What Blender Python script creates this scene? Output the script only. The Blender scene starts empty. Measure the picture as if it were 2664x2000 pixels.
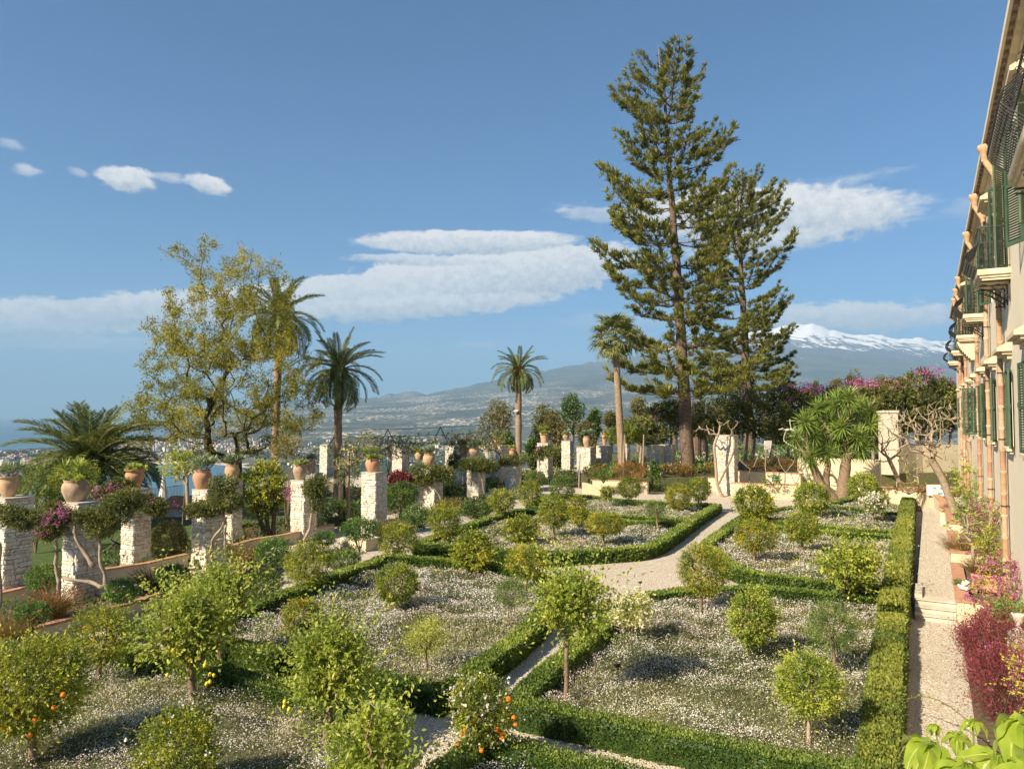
import bpy, bmesh, math, random
import numpy as np
from mathutils import Vector, Matrix
from mathutils.geometry import tessellate_polygon

S = bpy.context.scene
C = S.collection
rad = math.radians

# ------------------------------------------------------------------ camera
FPX, CX, CY = 1900.0, 1332.0, 1000.0          # focal length and centre of the 2664x2000 picture, in its pixels
PITCH = math.atan(80 / FPX)
EYE = 6.0
cam_data = bpy.data.cameras.new('camera')
cam_data.sensor_width = 36
cam_data.lens = 36 * FPX / 2664
cam_data.clip_start = 0.05
cam_data.clip_end = 120000
cam = bpy.data.objects.new('camera', cam_data)
C.objects.link(cam)
cam.location = (0, 0, EYE)
cam.rotation_euler = (rad(90) + PITCH, 0, 0)
S.camera = cam

# ------------------------------------------------------------------ sun, sky, exposure
SUN_EL = rad(35)
SUN_TRAVEL = Vector((0.80, 0.60, 0)).normalized()     # horizontal heading of the sunlight
SUN_STRENGTH, SKY_STRENGTH = 4.9, 0.056
EXPOSURE = 1.28
sl = bpy.data.lights.new('sun', 'SUN')
sl.energy = SUN_STRENGTH
sl.angle = rad(0.55)
sl.color = (1.0, 0.85, 0.62)
sun = bpy.data.objects.new('sun', sl)
C.objects.link(sun)
ldir = Vector((SUN_TRAVEL.x * math.cos(SUN_EL), SUN_TRAVEL.y * math.cos(SUN_EL), -math.sin(SUN_EL)))
sun.rotation_euler = ldir.to_track_quat('-Z', 'Y').to_euler()

S.view_settings.view_transform = 'Standard'
S.view_settings.look = 'None'
S.view_settings.gamma = 1
S.view_settings.exposure = EXPOSURE
S.view_settings.use_curve_mapping = False
cy = S.cycles
cy.max_bounces = 6
cy.diffuse_bounces = 3
cy.glossy_bounces = 2
cy.transmission_bounces = 3
cy.transparent_max_bounces = 6
cy.volume_bounces = 0
cy.use_adaptive_sampling = True
cy.adaptive_threshold = 0.02
cy.use_denoising = True
cy.sample_clamp_indirect = 6
cy.caustics_reflective = False
cy.caustics_refractive = False

world = bpy.data.worlds.new('World')
S.world = world
world.use_nodes = True


class NT:
    """small node-tree writer: every method returns a socket"""
    def __init__(s, tree):
        s.t = tree
        s.t.nodes.clear()

    def n(s, kind, **kw):
        nd = s.t.nodes.new(kind)
        for k, v in kw.items():
            setattr(nd, k, v)
        return nd

    def put(s, sock, v):
        if isinstance(v, bpy.types.NodeSocket):
            s.t.links.new(v, sock)
        elif v is not None:
            if hasattr(sock.default_value, '__len__') and not hasattr(v, '__len__'):
                v = (v,) * len(sock.default_value)
            if hasattr(v, '__len__') and len(v) == 3 and len(sock.default_value) == 4:
                v = (*v, 1)
            sock.default_value = v

    def m(s, op, a, b=None, c=None, clamp=False):
        nd = s.n('ShaderNodeMath', operation=op, use_clamp=clamp)
        s.put(nd.inputs[0], a)
        s.put(nd.inputs[1], b)
        s.put(nd.inputs[2], c)
        return nd.outputs[0]

    def noise(s, vec, scale, detail=4, rough=.55, dist=0, col=False):
        nd = s.n('ShaderNodeTexNoise')
        s.put(nd.inputs['Vector'], vec)
        s.put(nd.inputs['Scale'], scale)
        s.put(nd.inputs['Detail'], detail)
        s.put(nd.inputs['Roughness'], rough)
        s.put(nd.inputs['Distortion'], dist)
        return nd.outputs['Color' if col else 'Fac']

    def vor(s, vec, scale, out='Distance', feat='F1'):
        nd = s.n('ShaderNodeTexVoronoi', feature=feat)
        s.put(nd.inputs['Vector'], vec)
        s.put(nd.inputs['Scale'], scale)
        return nd.outputs[out]

    def mix(s, f, a, b):
        nd = s.n('ShaderNodeMix', data_type='RGBA')
        s.put(nd.inputs[0], f)
        s.put(nd.inputs[6], a)
        s.put(nd.inputs[7], b)
        return nd.outputs[2]

    def ramp(s, f, stops):
        nd = s.n('ShaderNodeValToRGB')
        e = nd.color_ramp.elements
        while len(e) < len(stops):
            e.new(.5)
        for i, (p, c) in enumerate(stops):
            e[i].position = p
            e[i].color = (*c, 1) if hasattr(c, '__len__') else (c, c, c, 1)
        s.put(nd.inputs[0], f)
        return nd.outputs[0]

    def smooth(s, v, lo, hi):
        nd = s.n('ShaderNodeMapRange', interpolation_type='SMOOTHSTEP')
        s.put(nd.inputs[0], v)
        nd.inputs[1].default_value = lo
        nd.inputs[2].default_value = hi
        return nd.outputs[0]

    def comb(s, x, y, z):
        nd = s.n('ShaderNodeCombineXYZ')
        s.put(nd.inputs[0], x)
        s.put(nd.inputs[1], y)
        s.put(nd.inputs[2], z)
        return nd.outputs[0]


def ray(x, y):
    dx, du = x - CX, CY - y
    return Vector((dx, FPX * math.cos(PITCH) - du * math.sin(PITCH), FPX * math.sin(PITCH) + du * math.cos(PITCH)))


def ae(x, y):
    r = ray(x, y).normalized()
    return math.degrees(math.atan2(r.x, r.y)), math.degrees(math.asin(r.z))


def build_world():
    t = NT(world.node_tree)
    sky = t.n('ShaderNodeTexSky', sky_type='NISHITA', sun_disc=False)
    sky.sun_elevation = SUN_EL
    sky.sun_rotation = math.atan2(-SUN_TRAVEL.x, -SUN_TRAVEL.y)
    sky.altitude = 1200
    sky.air_density = 1.0
    sky.dust_density = 0.25
    sky.ozone_density = 3.0
    tc = t.n('ShaderNodeTexCoord')
    sep = t.n('ShaderNodeSeparateXYZ')
    t.put(sep.inputs[0], tc.outputs['Generated'])
    x, y, z = sep.outputs
    az = t.m('MULTIPLY', t.m('ARCTAN2', x, y), 57.2958)
    el = t.m('MULTIPLY', t.m('ARCSINE', z), 57.2958)
    p = t.comb(az, t.m('MULTIPLY', el, 2.4), 0)
    w1 = t.noise(p, .5, 5, .6)
    w2 = t.noise(t.comb(az, t.m('MULTIPLY', el, 1.3), 7.7), .9, 6, .62)
    fine = t.noise(t.comb(az, t.m('MULTIPLY', el, 3.5), 3.1), .8, 6, .58)
    puff = t.noise(t.comb(az, t.m('MULTIPLY', el, 1.2), 9.1), 1.6, 6, .6)
    tn_ = t.n('ShaderNodeVectorMath', operation='MULTIPLY')
    t.put(tn_.inputs[0], sky.outputs[0])
    tn_.inputs[1].default_value = (.30, .64, .88)
    col = tn_.outputs[0]
    K = 1 / (SKY_STRENGTH * 2 ** EXPOSURE)
    white = (1.12 * K, 1.05 * K, 0.98 * K)
    grey = (0.44 * K, 0.50 * K, 0.58 * K)
    # x, y, half width, half height, tilt (deg, up to the right), warp, softness, opacity, streakiness
    clouds = [
        (2000, 1010, 700, 30, 0, 1.0, .9, .35, .6),
        (200, 890, 560, 30, 3, 1.2, .9, .55, .9),
        (140, 828, 520, 60, 3, .9, .35, 1.0, .45),
        (520, 800, 440, 54, 5, .8, .30, 1.0, .28),
        (840, 772, 330, 58, 7, .8, .22, 1.0, .20),
        (1220, 736, 470, 84, 8, .9, .16, .98, .16),
        (1050, 800, 470, 36, 4, 1.1, .4, .85, .5),
        (1220, 630, 300, 34, 1, .5, .20, 1.0, .22),
        (1100, 676, 200, 18, 0, .7, .4, .8, .6),
        (1560, 560, 140, 26, -8, 1.3, .6, .5, .8),
        (1980, 560, 420, 84, -3, .8, .30, 1.0, .22),
        (1960, 640, 260, 40, 4, 1.2, .5, .7, .7),
        (2180, 478, 230, 22, 4, 1.4, .9, .35, 1.2),
        (2210, 826, 320, 48, -2, 1.0, .40, .95, .45),
        (1620, 835, 220, 30, 0, 1.2, .9, .35, .9),
        (330, 466, 86, 34, 0, 1.1, .30, .95, .2),
        (545, 480, 66, 28, -8, 1.0, .35, .95, .3),
        (440, 462, 60, 16, 0, 1.0, .6, .6, .5),
        (205, 450, 36, 14, -4, 1.0, .7, .5, .5),
        (70, 443, 48, 18, 0, 1.1, .6, .6, .5),
        (25, 376, 50, 16, -6, 1.1, .8, .4, .6),
        (1260, 898, 110, 12, 0, 1.0, .8, .3, .8),
        (1460, 548, 20, 8, 5, 1.0, .8, .4, .3),
        (2620, 520, 260, 40, 5, 1.3, .8, .3, .8),
    ]
    ppd = FPX * math.pi / 180
    for (cx, cyy, hw, hh, tilt, warp, soft, op, st) in clouds:
        a0, e0 = ae(cx, cyy)
        k = math.cos(rad(a0))
        ra, rb = hw / ppd * k * k * 1.05, hh / ppd * k
        wa = t.m('ADD', az, t.m('MULTIPLY', t.m('SUBTRACT', w1, .5), warp * min(ra, 4) * .8))
        we = t.m('ADD', el, t.m('MULTIPLY', t.m('SUBTRACT', w2, .5), warp * rb * 1.1))
        da, de = t.m('SUBTRACT', wa, a0), t.m('SUBTRACT', we, e0)
        c, s_ = math.cos(rad(tilt)), math.sin(rad(tilt))
        u = t.m('DIVIDE', t.m('ADD', t.m('MULTIPLY', da, c), t.m('MULTIPLY', de, s_)), ra)
        v = t.m('DIVIDE', t.m('SUBTRACT', t.m('MULTIPLY', de, c), t.m('MULTIPLY', da, s_)), rb)
        r = t.m('SQRT', t.m('ADD', t.m('MULTIPLY', u, u), t.m('MULTIPLY', v, v)))
        d = t.m('SUBTRACT', 1, r)
        d = t.m('ADD', d, t.m('MULTIPLY', t.m('SUBTRACT', fine, .5), st * 1.5))
        mask = t.m('MULTIPLY', t.smooth(d, 0, soft), op)
        sh = t.m('ADD', t.m('ADD', t.m('MULTIPLY', v, .60), .66), t.m('MULTIPLY', t.m('SUBTRACT', puff, .5), 1.5), clamp=True)  # cloud self-shading painted into the colour: white lit tops, grey undersides
        col = t.mix(mask, col, t.mix(sh, grey, white))
    bg = t.n('ShaderNodeBackground')
    t.put(bg.inputs[0], col)
    bg.inputs[1].default_value = SKY_STRENGTH
    out = t.n('ShaderNodeOutputWorld')
    t.t.links.new(bg.outputs[0], out.inputs[0])
    world.cycles.sampling_method = 'MANUAL'
    world.cycles.sample_map_resolution = 512


build_world()

# ------------------------------------------------------------------ helpers
def G(x, y, z=0.0):
    """world point where the line of sight of picture pixel (x, y) meets height z"""
    r = ray(x, y)
    k = (z - EYE) / r.z
    return Vector((r.x * k, r.y * k, z))


def K(x, y, d):
    """world point at forward distance d seen at pixel (x, y)"""
    r = ray(x, y)
    k = d / r.y
    return Vector((r.x * k, d, EYE + r.z * k))


def px(d):
    return FPX / d


def rs(seed):
    return np.random.default_rng(seed)


class MB:
    def __init__(s):
        s.V, s.Q, s.QM, s.T3, s.TM, s.A, s.n = [], [], [], [], [], [], 0

    def add(s, v, q=None, t=None, mat=0, tint=0.5):
        v = np.asarray(v, dtype=np.float64).reshape(-1, 3)
        if q is not None and len(q):
            q = np.asarray(q, dtype=np.int64).reshape(-1, 4) + s.n
            s.Q.append(q)
            s.QM.append(np.full(len(q), mat) if np.isscalar(mat) else np.asarray(mat))
        if t is not None and len(t):
            t = np.asarray(t, dtype=np.int64).reshape(-1, 3) + s.n
            s.T3.append(t)
            s.TM.append(np.full(len(t), mat if np.isscalar(mat) else 0))
        s.V.append(v)
        s.A.append(np.full(len(v), tint) if np.isscalar(tint) else np.asarray(tint, dtype=np.float64))
        s.n += len(v)

    def box(s, lo, hi, mat=0, tint=.5, M=None):
        x0, y0, z0 = lo
        x1, y1, z1 = hi
        v = np.array([(x0, y0, z0), (x1, y0, z0), (x1, y1, z0), (x0, y1, z0), (x0, y0, z1), (x1, y0, z1), (x1, y1, z1), (x0, y1, z1)], float)
        if M is not None:
            v = v @ np.array(M.to_3x3()).T + np.array(M.translation)
        s.add(v, [(0, 3, 2, 1), (4, 5, 6, 7), (0, 1, 5, 4), (1, 2, 6, 5), (2, 3, 7, 6), (3, 0, 4, 7)], mat=mat, tint=tint)

    def tube(s, pts, rr, sides=8, mat=0, tint=.5, cap=True):
        pts = np.asarray([tuple(p) for p in pts], float)
        n = len(pts)
        rr = np.full(n, rr) if np.isscalar(rr) else np.asarray(rr, float)
        d = np.gradient(pts, axis=0)
        d /= np.linalg.norm(d, axis=1, keepdims=True) + 1e-9
        ref = np.array([0.3, 0.95, 0.1]) if abs(d[0][2]) > .7 else np.array([0, 0, 1.0])
        a = np.cross(d, ref)
        a /= np.linalg.norm(a, axis=1, keepdims=True) + 1e-9
        b = np.cross(d, a)
        th = np.linspace(0, 2 * math.pi, sides, endpoint=False)
        v = pts[:, None, :] + rr[:, None, None] * (np.cos(th)[None, :, None] * a[:, None, :] + np.sin(th)[None, :, None] * b[:, None, :])
        q = []
        for i in range(n - 1):
            for j in range(sides):
                k = (j + 1) % sides
                q.append((i * sides + j, i * sides + k, (i + 1) * sides + k, (i + 1) * sides + j))
        s.add(v.reshape(-1, 3), q, mat=mat, tint=tint)
        if cap:
            m_ = s.n
            s.add([pts[-1]], mat=mat, tint=tint)
            base = m_ - sides
            tri = np.array([(base + j, base + (j + 1) % sides, m_) for j in range(sides)])
            s.T3.append(tri)
            s.TM.append(np.full(len(tri), mat))

    def lathe(s, prof, c=(0, 0, 0), sides=20, mat=0, tint=.5):
        th = np.linspace(0, 2 * math.pi, sides, endpoint=False)
        v = np.array([[(c[0] + r * math.cos(a), c[1] + r * math.sin(a), c[2] + z) for a in th] for r, z in prof])
        q = []
        for i in range(len(prof) - 1):
            for j in range(sides):
                k = (j + 1) % sides
                q.append((i * sides + j, i * sides + k, (i + 1) * sides + k, (i + 1) * sides + j))
        s.add(v.reshape(-1, 3), q, mat=mat, tint=tint)

    def leaves(s, P, D, W, L, wid, fold=.18, mat=0, tint=.5, mid=.45):
        """P base, D direction, W side (unit arrays); one folded four-cornered blade each"""
        n = len(P)
        if not n:
            return
        L = np.broadcast_to(np.asarray(L, float), (n,))[:, None]
        wid = np.broadcast_to(np.asarray(wid, float), (n,))[:, None]
        N = np.cross(D, W)
        m_ = P + D * L * mid - N * wid * fold
        v = np.stack([P, m_ + W * wid / 2, P + D * L, m_ - W * wid / 2], 1).reshape(-1, 3)
        q = np.arange(n * 4).reshape(n, 4)
        tt = np.repeat(np.broadcast_to(np.asarray(tint, float), (n,)), 4)
        mm = mat if np.isscalar(mat) else np.asarray(mat)
        s.add(v, q, mat=mm, tint=tt)

    def edges(s, P0, P1, r0, r1, sides=5, mat=0, tint=.5):
        n = len(P0)
        if not n:
            return
        D = P1 - P0
        D = D / (np.linalg.norm(D, axis=1, keepdims=True) + 1e-9)
        ref = np.where(np.abs(D[:, 2:3]) > .9, np.array([[1.0, 0, 0]]), np.array([[0, 0, 1.0]]))
        a = np.cross(D, ref)
        a /= np.linalg.norm(a, axis=1, keepdims=True) + 1e-9
        b = np.cross(D, a)
        th = np.linspace(0, 2 * math.pi, sides, endpoint=False)
        ring = np.cos(th)[None, :, None] * a[:, None, :] + np.sin(th)[None, :, None] * b[:, None, :]
        v0 = P0[:, None, :] + ring * r0[:, None, None]
        v1 = P1[:, None, :] + ring * r1[:, None, None]
        v = np.concatenate([v0, v1], 1).reshape(-1, 3)
        q = []
        for j in range(sides):
            k = (j + 1) % sides
            q.append((j, k, sides + k, sides + j))
        q = (np.arange(n)[:, None, None] * 2 * sides + np.array(q)[None]).reshape(-1, 4)
        s.add(v, q, mat=mat, tint=tint)

    def mesh(s, name, mats, smooth=False):
        me = bpy.data.meshes.new(name)
        V = np.concatenate(s.V)
        me.vertices.add(len(V))
        me.vertices.foreach_set('co', V.astype(np.float32).ravel())
        Q = np.concatenate(s.Q) if s.Q else np.zeros((0, 4), int)
        T = np.concatenate(s.T3) if s.T3 else np.zeros((0, 3), int)
        me.loops.add(Q.size + T.size)
        me.loops.foreach_set('vertex_index', np.concatenate([Q.ravel(), T.ravel()]).astype(np.int32))
        me.polygons.add(len(Q) + len(T))
        st = np.concatenate([np.arange(len(Q)) * 4, Q.size + np.arange(len(T)) * 3])
        me.polygons.foreach_set('loop_start', st.astype(np.int32))
        mi = np.concatenate(([np.concatenate(s.QM)] if s.QM else []) + ([np.concatenate(s.TM)] if s.TM else []))
        me.polygons.foreach_set('material_index', mi.astype(np.int32))
        me.polygons.foreach_set('use_smooth', np.full(len(mi), smooth))
        at = me.attributes.new('tint', 'FLOAT', 'POINT')
        at.data.foreach_set('value', np.concatenate(s.A).astype(np.float32))
        for m_ in (mats if isinstance(mats, (list, tuple)) else [mats]):
            me.materials.append(m_)
        me.update(calc_edges=True)
        me.validate()
        return me


def put(name, me, parent=None, loc=None, rot=None, scl=None, label=None, cat=None, group=None, kind=None):
    o = bpy.data.objects.new(name, me)
    C.objects.link(o)
    if parent is not None:
        o.parent = parent
    if loc is not None:
        o.location = loc
    if rot is not None:
        o.rotation_euler = rot if hasattr(rot, '__len__') else (0, 0, rot)
    if scl is not None:
        o.scale = scl if hasattr(scl, '__len__') else (scl,) * 3
    for k, v in (('label', label), ('category', cat), ('group', group), ('kind', kind)):
        if v:
            o[k] = v
    return o


def thing(name, label, cat, loc=(0, 0, 0), rz=0.0, group=None):
    return put(name, None, None, loc, (0, 0, rz), None, label, cat, group)


def unit(a):
    return a / (np.linalg.norm(a, axis=-1, keepdims=True) + 1e-9)


def rdir(rng, n):
    return unit(rng.normal(size=(n, 3)))


def side(rng, D):
    return unit(np.cross(D, rdir(rng, len(D))))


def inpoly(x, y, poly):
    c = np.zeros(len(x), bool)
    j = len(poly) - 1
    for i in range(len(poly)):
        xi, yi = poly[i]
        xj, yj = poly[j]
        hit = ((yi > y) != (yj > y)) & (x < (xj - xi) * (y - yi) / (yj - yi + 1e-12) + xi)
        c ^= hit
        j = i
    return c


_prm = rs(99).random((64, 64))


def vnoise(x, y):
    xi, yi = np.floor(x).astype(int), np.floor(y).astype(int)
    fx, fy = x - xi, y - yi
    fx, fy = fx * fx * (3 - 2 * fx), fy * fy * (3 - 2 * fy)
    g = lambda a, b: _prm[a % 64, b % 64]
    return (g(xi, yi) * (1 - fx) + g(xi + 1, yi) * fx) * (1 - fy) + (g(xi, yi + 1) * (1 - fx) + g(xi + 1, yi + 1) * fx) * fy


def fbm(x, y, o=4):
    r, a, t_ = 0, .5, 0
    for i in range(o):
        r = r + a * vnoise(x * 2 ** i + i * 17.3, y * 2 ** i + i * 9.1)
        t_ += a
        a *= .5
    return r / t_


# ------------------------------------------------------------------ materials
def finish(t, mat, base, rough=.8, bump=None, bstr=.3, bdist=.02, spec=.5, transl=None, tcol=None, metal=0):
    b = t.n('ShaderNodeBsdfPrincipled')
    t.put(b.inputs['Base Color'], base)
    t.put(b.inputs['Roughness'], rough)
    b.inputs['Specular IOR Level'].default_value = spec
    b.inputs['Metallic'].default_value = metal
    if bump is not None:
        bn = t.n('ShaderNodeBump')
        bn.inputs['Strength'].default_value = bstr
        bn.inputs['Distance'].default_value = bdist
        t.put(bn.inputs['Height'], bump)
        t.put(b.inputs['Normal'], bn.outputs[0])
    o = t.n('ShaderNodeOutputMaterial')
    if transl:
        tr = t.n('ShaderNodeBsdfTranslucent')
        t.put(tr.inputs[0], tcol if tcol is not None else base)
        mx = t.n('ShaderNodeMixShader')
        mx.inputs[0].default_value = transl
        t.t.links.new(b.outputs[0], mx.inputs[1])
        t.t.links.new(tr.outputs[0], mx.inputs[2])
        t.t.links.new(mx.outputs[0], o.inputs[0])
    else:
        t.t.links.new(b.outputs[0], o.inputs[0])
    return mat


def newmat(name):
    m_ = bpy.data.materials.new(name)
    m_.use_nodes = True
    return m_, NT(m_.node_tree)


def obc(t):
    return t.n('ShaderNodeTexCoord').outputs['Object']


def wpos(t):
    return t.n('ShaderNodeNewGeometry').outputs['Position']


def tint(t):
    return t.n('ShaderNodeAttribute', attribute_name='tint').outputs['Fac']


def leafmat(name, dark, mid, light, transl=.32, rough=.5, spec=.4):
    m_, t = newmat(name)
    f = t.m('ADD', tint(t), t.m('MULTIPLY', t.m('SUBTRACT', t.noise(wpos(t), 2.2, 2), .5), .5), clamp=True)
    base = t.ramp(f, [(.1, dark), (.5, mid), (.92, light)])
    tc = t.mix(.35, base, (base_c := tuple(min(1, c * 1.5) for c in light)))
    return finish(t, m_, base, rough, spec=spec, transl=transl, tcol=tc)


def flat(name, c1, c2=None, scale=6, rough=.85, bump=0, detail=5, spec=.3, bscale=None, space='obj', metal=0, contrast=1.0):
    m_, t = newmat(name)
    v = obc(t) if space == 'obj' else wpos(t)
    c2 = c2 or tuple(c * .75 for c in c1)
    f = t.noise(v, scale, detail, .6)
    f = t.smooth(f, .5 - .22 / contrast, .5 + .22 / contrast)
    base = t.mix(f, c2, c1)
    bp = t.noise(v, bscale or scale * 4, 4, .6) if bump else None
    return finish(t, m_, base, rough, bp, bump, .02, spec, metal=metal)


M = {}
M['citrus'] = leafmat('citrus_leaves', (.050, .090, .012), (.165, .225, .024), (.50, .48, .05))
M['lemon_leaf'] = leafmat('lemon_leaves', (.080, .135, .018), (.235, .315, .042), (.56, .57, .11), .42)
M['deep'] = leafmat('deep_green_leaves', (.024, .055, .014), (.070, .130, .024), (.22, .30, .05), .22)
M['box'] = leafmat('box_leaves', (.036, .078, .015), (.100, .170, .030), (.29, .35, .065), .28)
M['box_yellow'] = leafmat('privet_leaves', (.038, .070, .013), (.105, .150, .027), (.29, .31, .055), .3)
M['gold'] = leafmat('feathery_gold_leaves', (.13, .15, .02), (.30, .29, .035), (.52, .44, .07), .45)
M['pine'] = leafmat('pine_needles', (.038, .054, .013), (.135, .150, .030), (.33, .32, .06), .28)
M['palm'] = leafmat('palm_leaflets', (.05, .080, .020), (.15, .185, .050), (.36, .37, .11), .22)
M['palm_fan'] = leafmat('fan_palm_leaves', (.05, .07, .02), (.16, .19, .06), (.38, .38, .14), .3)
M['yucca'] = leafmat('yucca_blades', (.045, .085, .016), (.16, .25, .042), (.40, .48, .11), .25)
M['agave'] = leafmat('agave_blades', (.07, .11, .055), (.20, .27, .13), (.46, .50, .28), .2)
M['sedum'] = leafmat('fresh_succulent_leaves', (.08, .13, .02), (.26, .34, .05), (.55, .58, .14), .3)
M['bronze'] = leafmat('bronze_grass', (.07, .065, .018), (.20, .13, .035), (.42, .26, .08), .35)
M['dusty'] = leafmat('brownish_leaves', (.065, .062, .02), (.17, .15, .042), (.33, .28, .085), .3)
M['geranium'] = leafmat('geranium_leaves', (.03, .075, .014), (.085, .18, .03), (.24, .36, .07), .3)
M['meadow'] = leafmat('daisy_foliage', (.060, .090, .030), (.180, .205, .080), (.40, .39, .17), .3)
M['burgundy'] = leafmat('burgundy_leaves', (.035, .03, .012), (.13, .028, .032), (.30, .065, .075), .3)
M['bougain_leaf'] = leafmat('vine_leaves', (.035, .052, .014), (.105, .130, .028), (.26, .26, .06), .25)
M['petal_white'] = leafmat('white_petals', (.66, .62, .55), (.75, .72, .65), (.80, .78, .73), .3)
M['petal_pink'] = leafmat('pinkish_daisy_petals', (.54, .42, .38), (.66, .56, .51), (.76, .68, .63), .3)
M['petal_magenta'] = leafmat('magenta_bracts', (.34, .04, .20), (.52, .09, .34), (.68, .26, .52), .4)
M['petal_red'] = leafmat('red_petals', (.5, .02, .03), (.70, .06, .07), (.75, .16, .14), .35)
M['petal_cream'] = leafmat('cream_blossom', (.68, .60, .32), (.80, .74, .50), (.84, .80, .66), .35)
M['orange'] = flat('orange_peel', (.80, .22, .015), (.62, .15, .012), 8, .45, .15, bscale=60)
M['kumquat'] = flat('kumquat_peel', (.66, .32, .03), (.52, .22, .02), 8, .45)
M['lemon'] = flat('lemon_peel', (.80, .60, .05), (.62, .50, .05), 8, .42, .15, bscale=60)
M['bark'] = flat('grey_brown_bark', (.30, .22, .145), (.15, .105, .07), 14, .9, .7)
M['bark_dark'] = flat('dark_bark', (.10, .075, .055), (.045, .033, .026), 10, .9, .6)
M['bark_pale'] = flat('pale_bark', (.42, .34, .25), (.26, .20, .14), 9, .9, .4)
M['palm_bark'] = flat('palm_trunk_bark', (.36, .26, .175), (.19, .135, .09), 7, .9, .8, bscale=20)
M['pine_bark'] = flat('pine_trunk_bark', (.19, .135, .10), (.085, .06, .045), 5, .9, .9, bscale=22)
M['soil'] = flat('soil', (.16, .12, .075), (.075, .06, .036), 9, .95, .6, space='w')
M['moss_soil'] = flat('bed_undergrowth', (.12, .12, .055), (.065, .07, .032), 5, .95, space='w')
M['lawn'] = flat('lawn_grass', (.085, .125, .030), (.045, .075, .018), 3, .9, .5, space='w')
M['terracotta'] = flat('terracotta', (.54, .31, .18), (.42, .22, .12), 5, .75, .25)
M['clay_pale'] = flat('weathered_clay', (.58, .41, .26), (.42, .25, .14), 5, .85, .3)
M['clay_stained'] = flat('stained_clay', (.50, .36, .25), (.30, .21, .14), 3, .9, .4, contrast=1.6)
M['brick_red'] = flat('red_clay_tiles', (.50, .28, .18), (.38, .19, .12), 6, .8, .3)
M['plaster'] = flat('cream_plaster', (.70, .60, .42), (.60, .50, .34), 1.3, .9, .25, space='w', contrast=.7)
M['facade'] = flat('facade_plaster', (.76, .68, .54), (.70, .61, .475), .7, .92, .12, space='w', contrast=.7, bscale=30)
M['stone_trim'] = flat('carved_limestone', (.66, .57, .42), (.52, .43, .30), 4, .85, .3)
M['marble'] = flat('pale_stone_steps', (.60, .55, .46), (.46, .41, .33), 3, .7, .3)
M['soffit'] = flat('brown_eaves_boards', (.34, .24, .15), (.24, .16, .10), 4, .8, .3)
M['mortar'] = flat('lime_mortar', (.58, .53, .44), (.40, .35, .28), 9, .95, .8)
M['iron'] = flat('black_iron', (.022, .022, .024), (.012, .012, .013), 10, .5, .1, spec=.5)
M['grey_metal'] = flat('grey_metal', (.12, .12, .125), (.08, .08, .08), 10, .5, metal=.4)
M['green_paint'] = flat('green_shutter_paint', (.065, .115, .065), (.045, .085, .05), 3, .55, .1)
M['white_paint'] = flat('white_paint', (.78, .76, .72), (.70, .68, .64), 4, .6)
M['canvas'] = flat('white_canvas', (.70, .66, .64), (.60, .55, .55), 3, .9, .2)
M['glass'] = flat('dark_window_glass', (.03, .04, .045), (.02, .03, .03), 2, .08, spec=.8)
M['teal'] = flat('teal_glaze', (.10, .28, .23), (.07, .20, .17), 5, .3)
M['blue_label'] = flat('blue_plastic', (.16, .40, .65), (.12, .32, .55), 5, .5)
M['trunk_white'] = flat('white_statue_stone', (.66, .62, .55), (.50, .46, .40), 6, .8, .3)


def stonemat(name, use_tint):
    m_, t = newmat(name)
    if use_tint:
        f = tint(t)
    else:
        f = t.n('ShaderNodeObjectInfo').outputs['Random']
    w = wpos(t)
    base = t.ramp(f, [(0, (.44, .38, .30)), (.15, (.64, .58, .49)), (.45, (.73, .69, .62)), (.74, (.64, .55, .42)), (.90, (.56, .39, .23)), (.98, (.50, .47, .43))])
    n1 = t.noise(w, 9, 6, .65)
    base = t.mix(t.smooth(n1, .47, .62), base, (.74, .71, .64))
    n2 = t.noise(w, 26, 4, .6)
    base = t.mix(t.smooth(n2, .60, .74), base, (.25, .20, .15))
    return finish(t, m_, base, .9, t.noise(w, 22, 5, .65), .9, .03)


M['stone'] = stonemat('rubble_stone', False)
M['stone_far'] = stonemat('rubble_stone_joined', True)


def gravelmat():
    m_, t = newmat('gravel')
    w = wpos(t)
    sep = t.n('ShaderNodeSeparateColor')
    t.put(sep.inputs[0], t.vor(w, 34, 'Color'))
    f = sep.outputs[0]
    base = t.ramp(f, [(0, (.30, .25, .18)), (.3, (.54, .47, .36)), (.6, (.66, .59, .48)), (.85, (.74, .69, .60)), (1, (.42, .36, .28))])
    big = t.noise(w, .7, 5, .6)
    base = t.mix(t.m('MULTIPLY', t.smooth(big, .35, .7), .35), base, (.44, .36, .26))
    return finish(t, m_, base, .9, t.vor(w, 34), .9, -.03)


M['gravel'] = gravelmat()

# ------------------------------------------------------------------ distant land, sea, haze
SEA = -194.0


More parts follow.
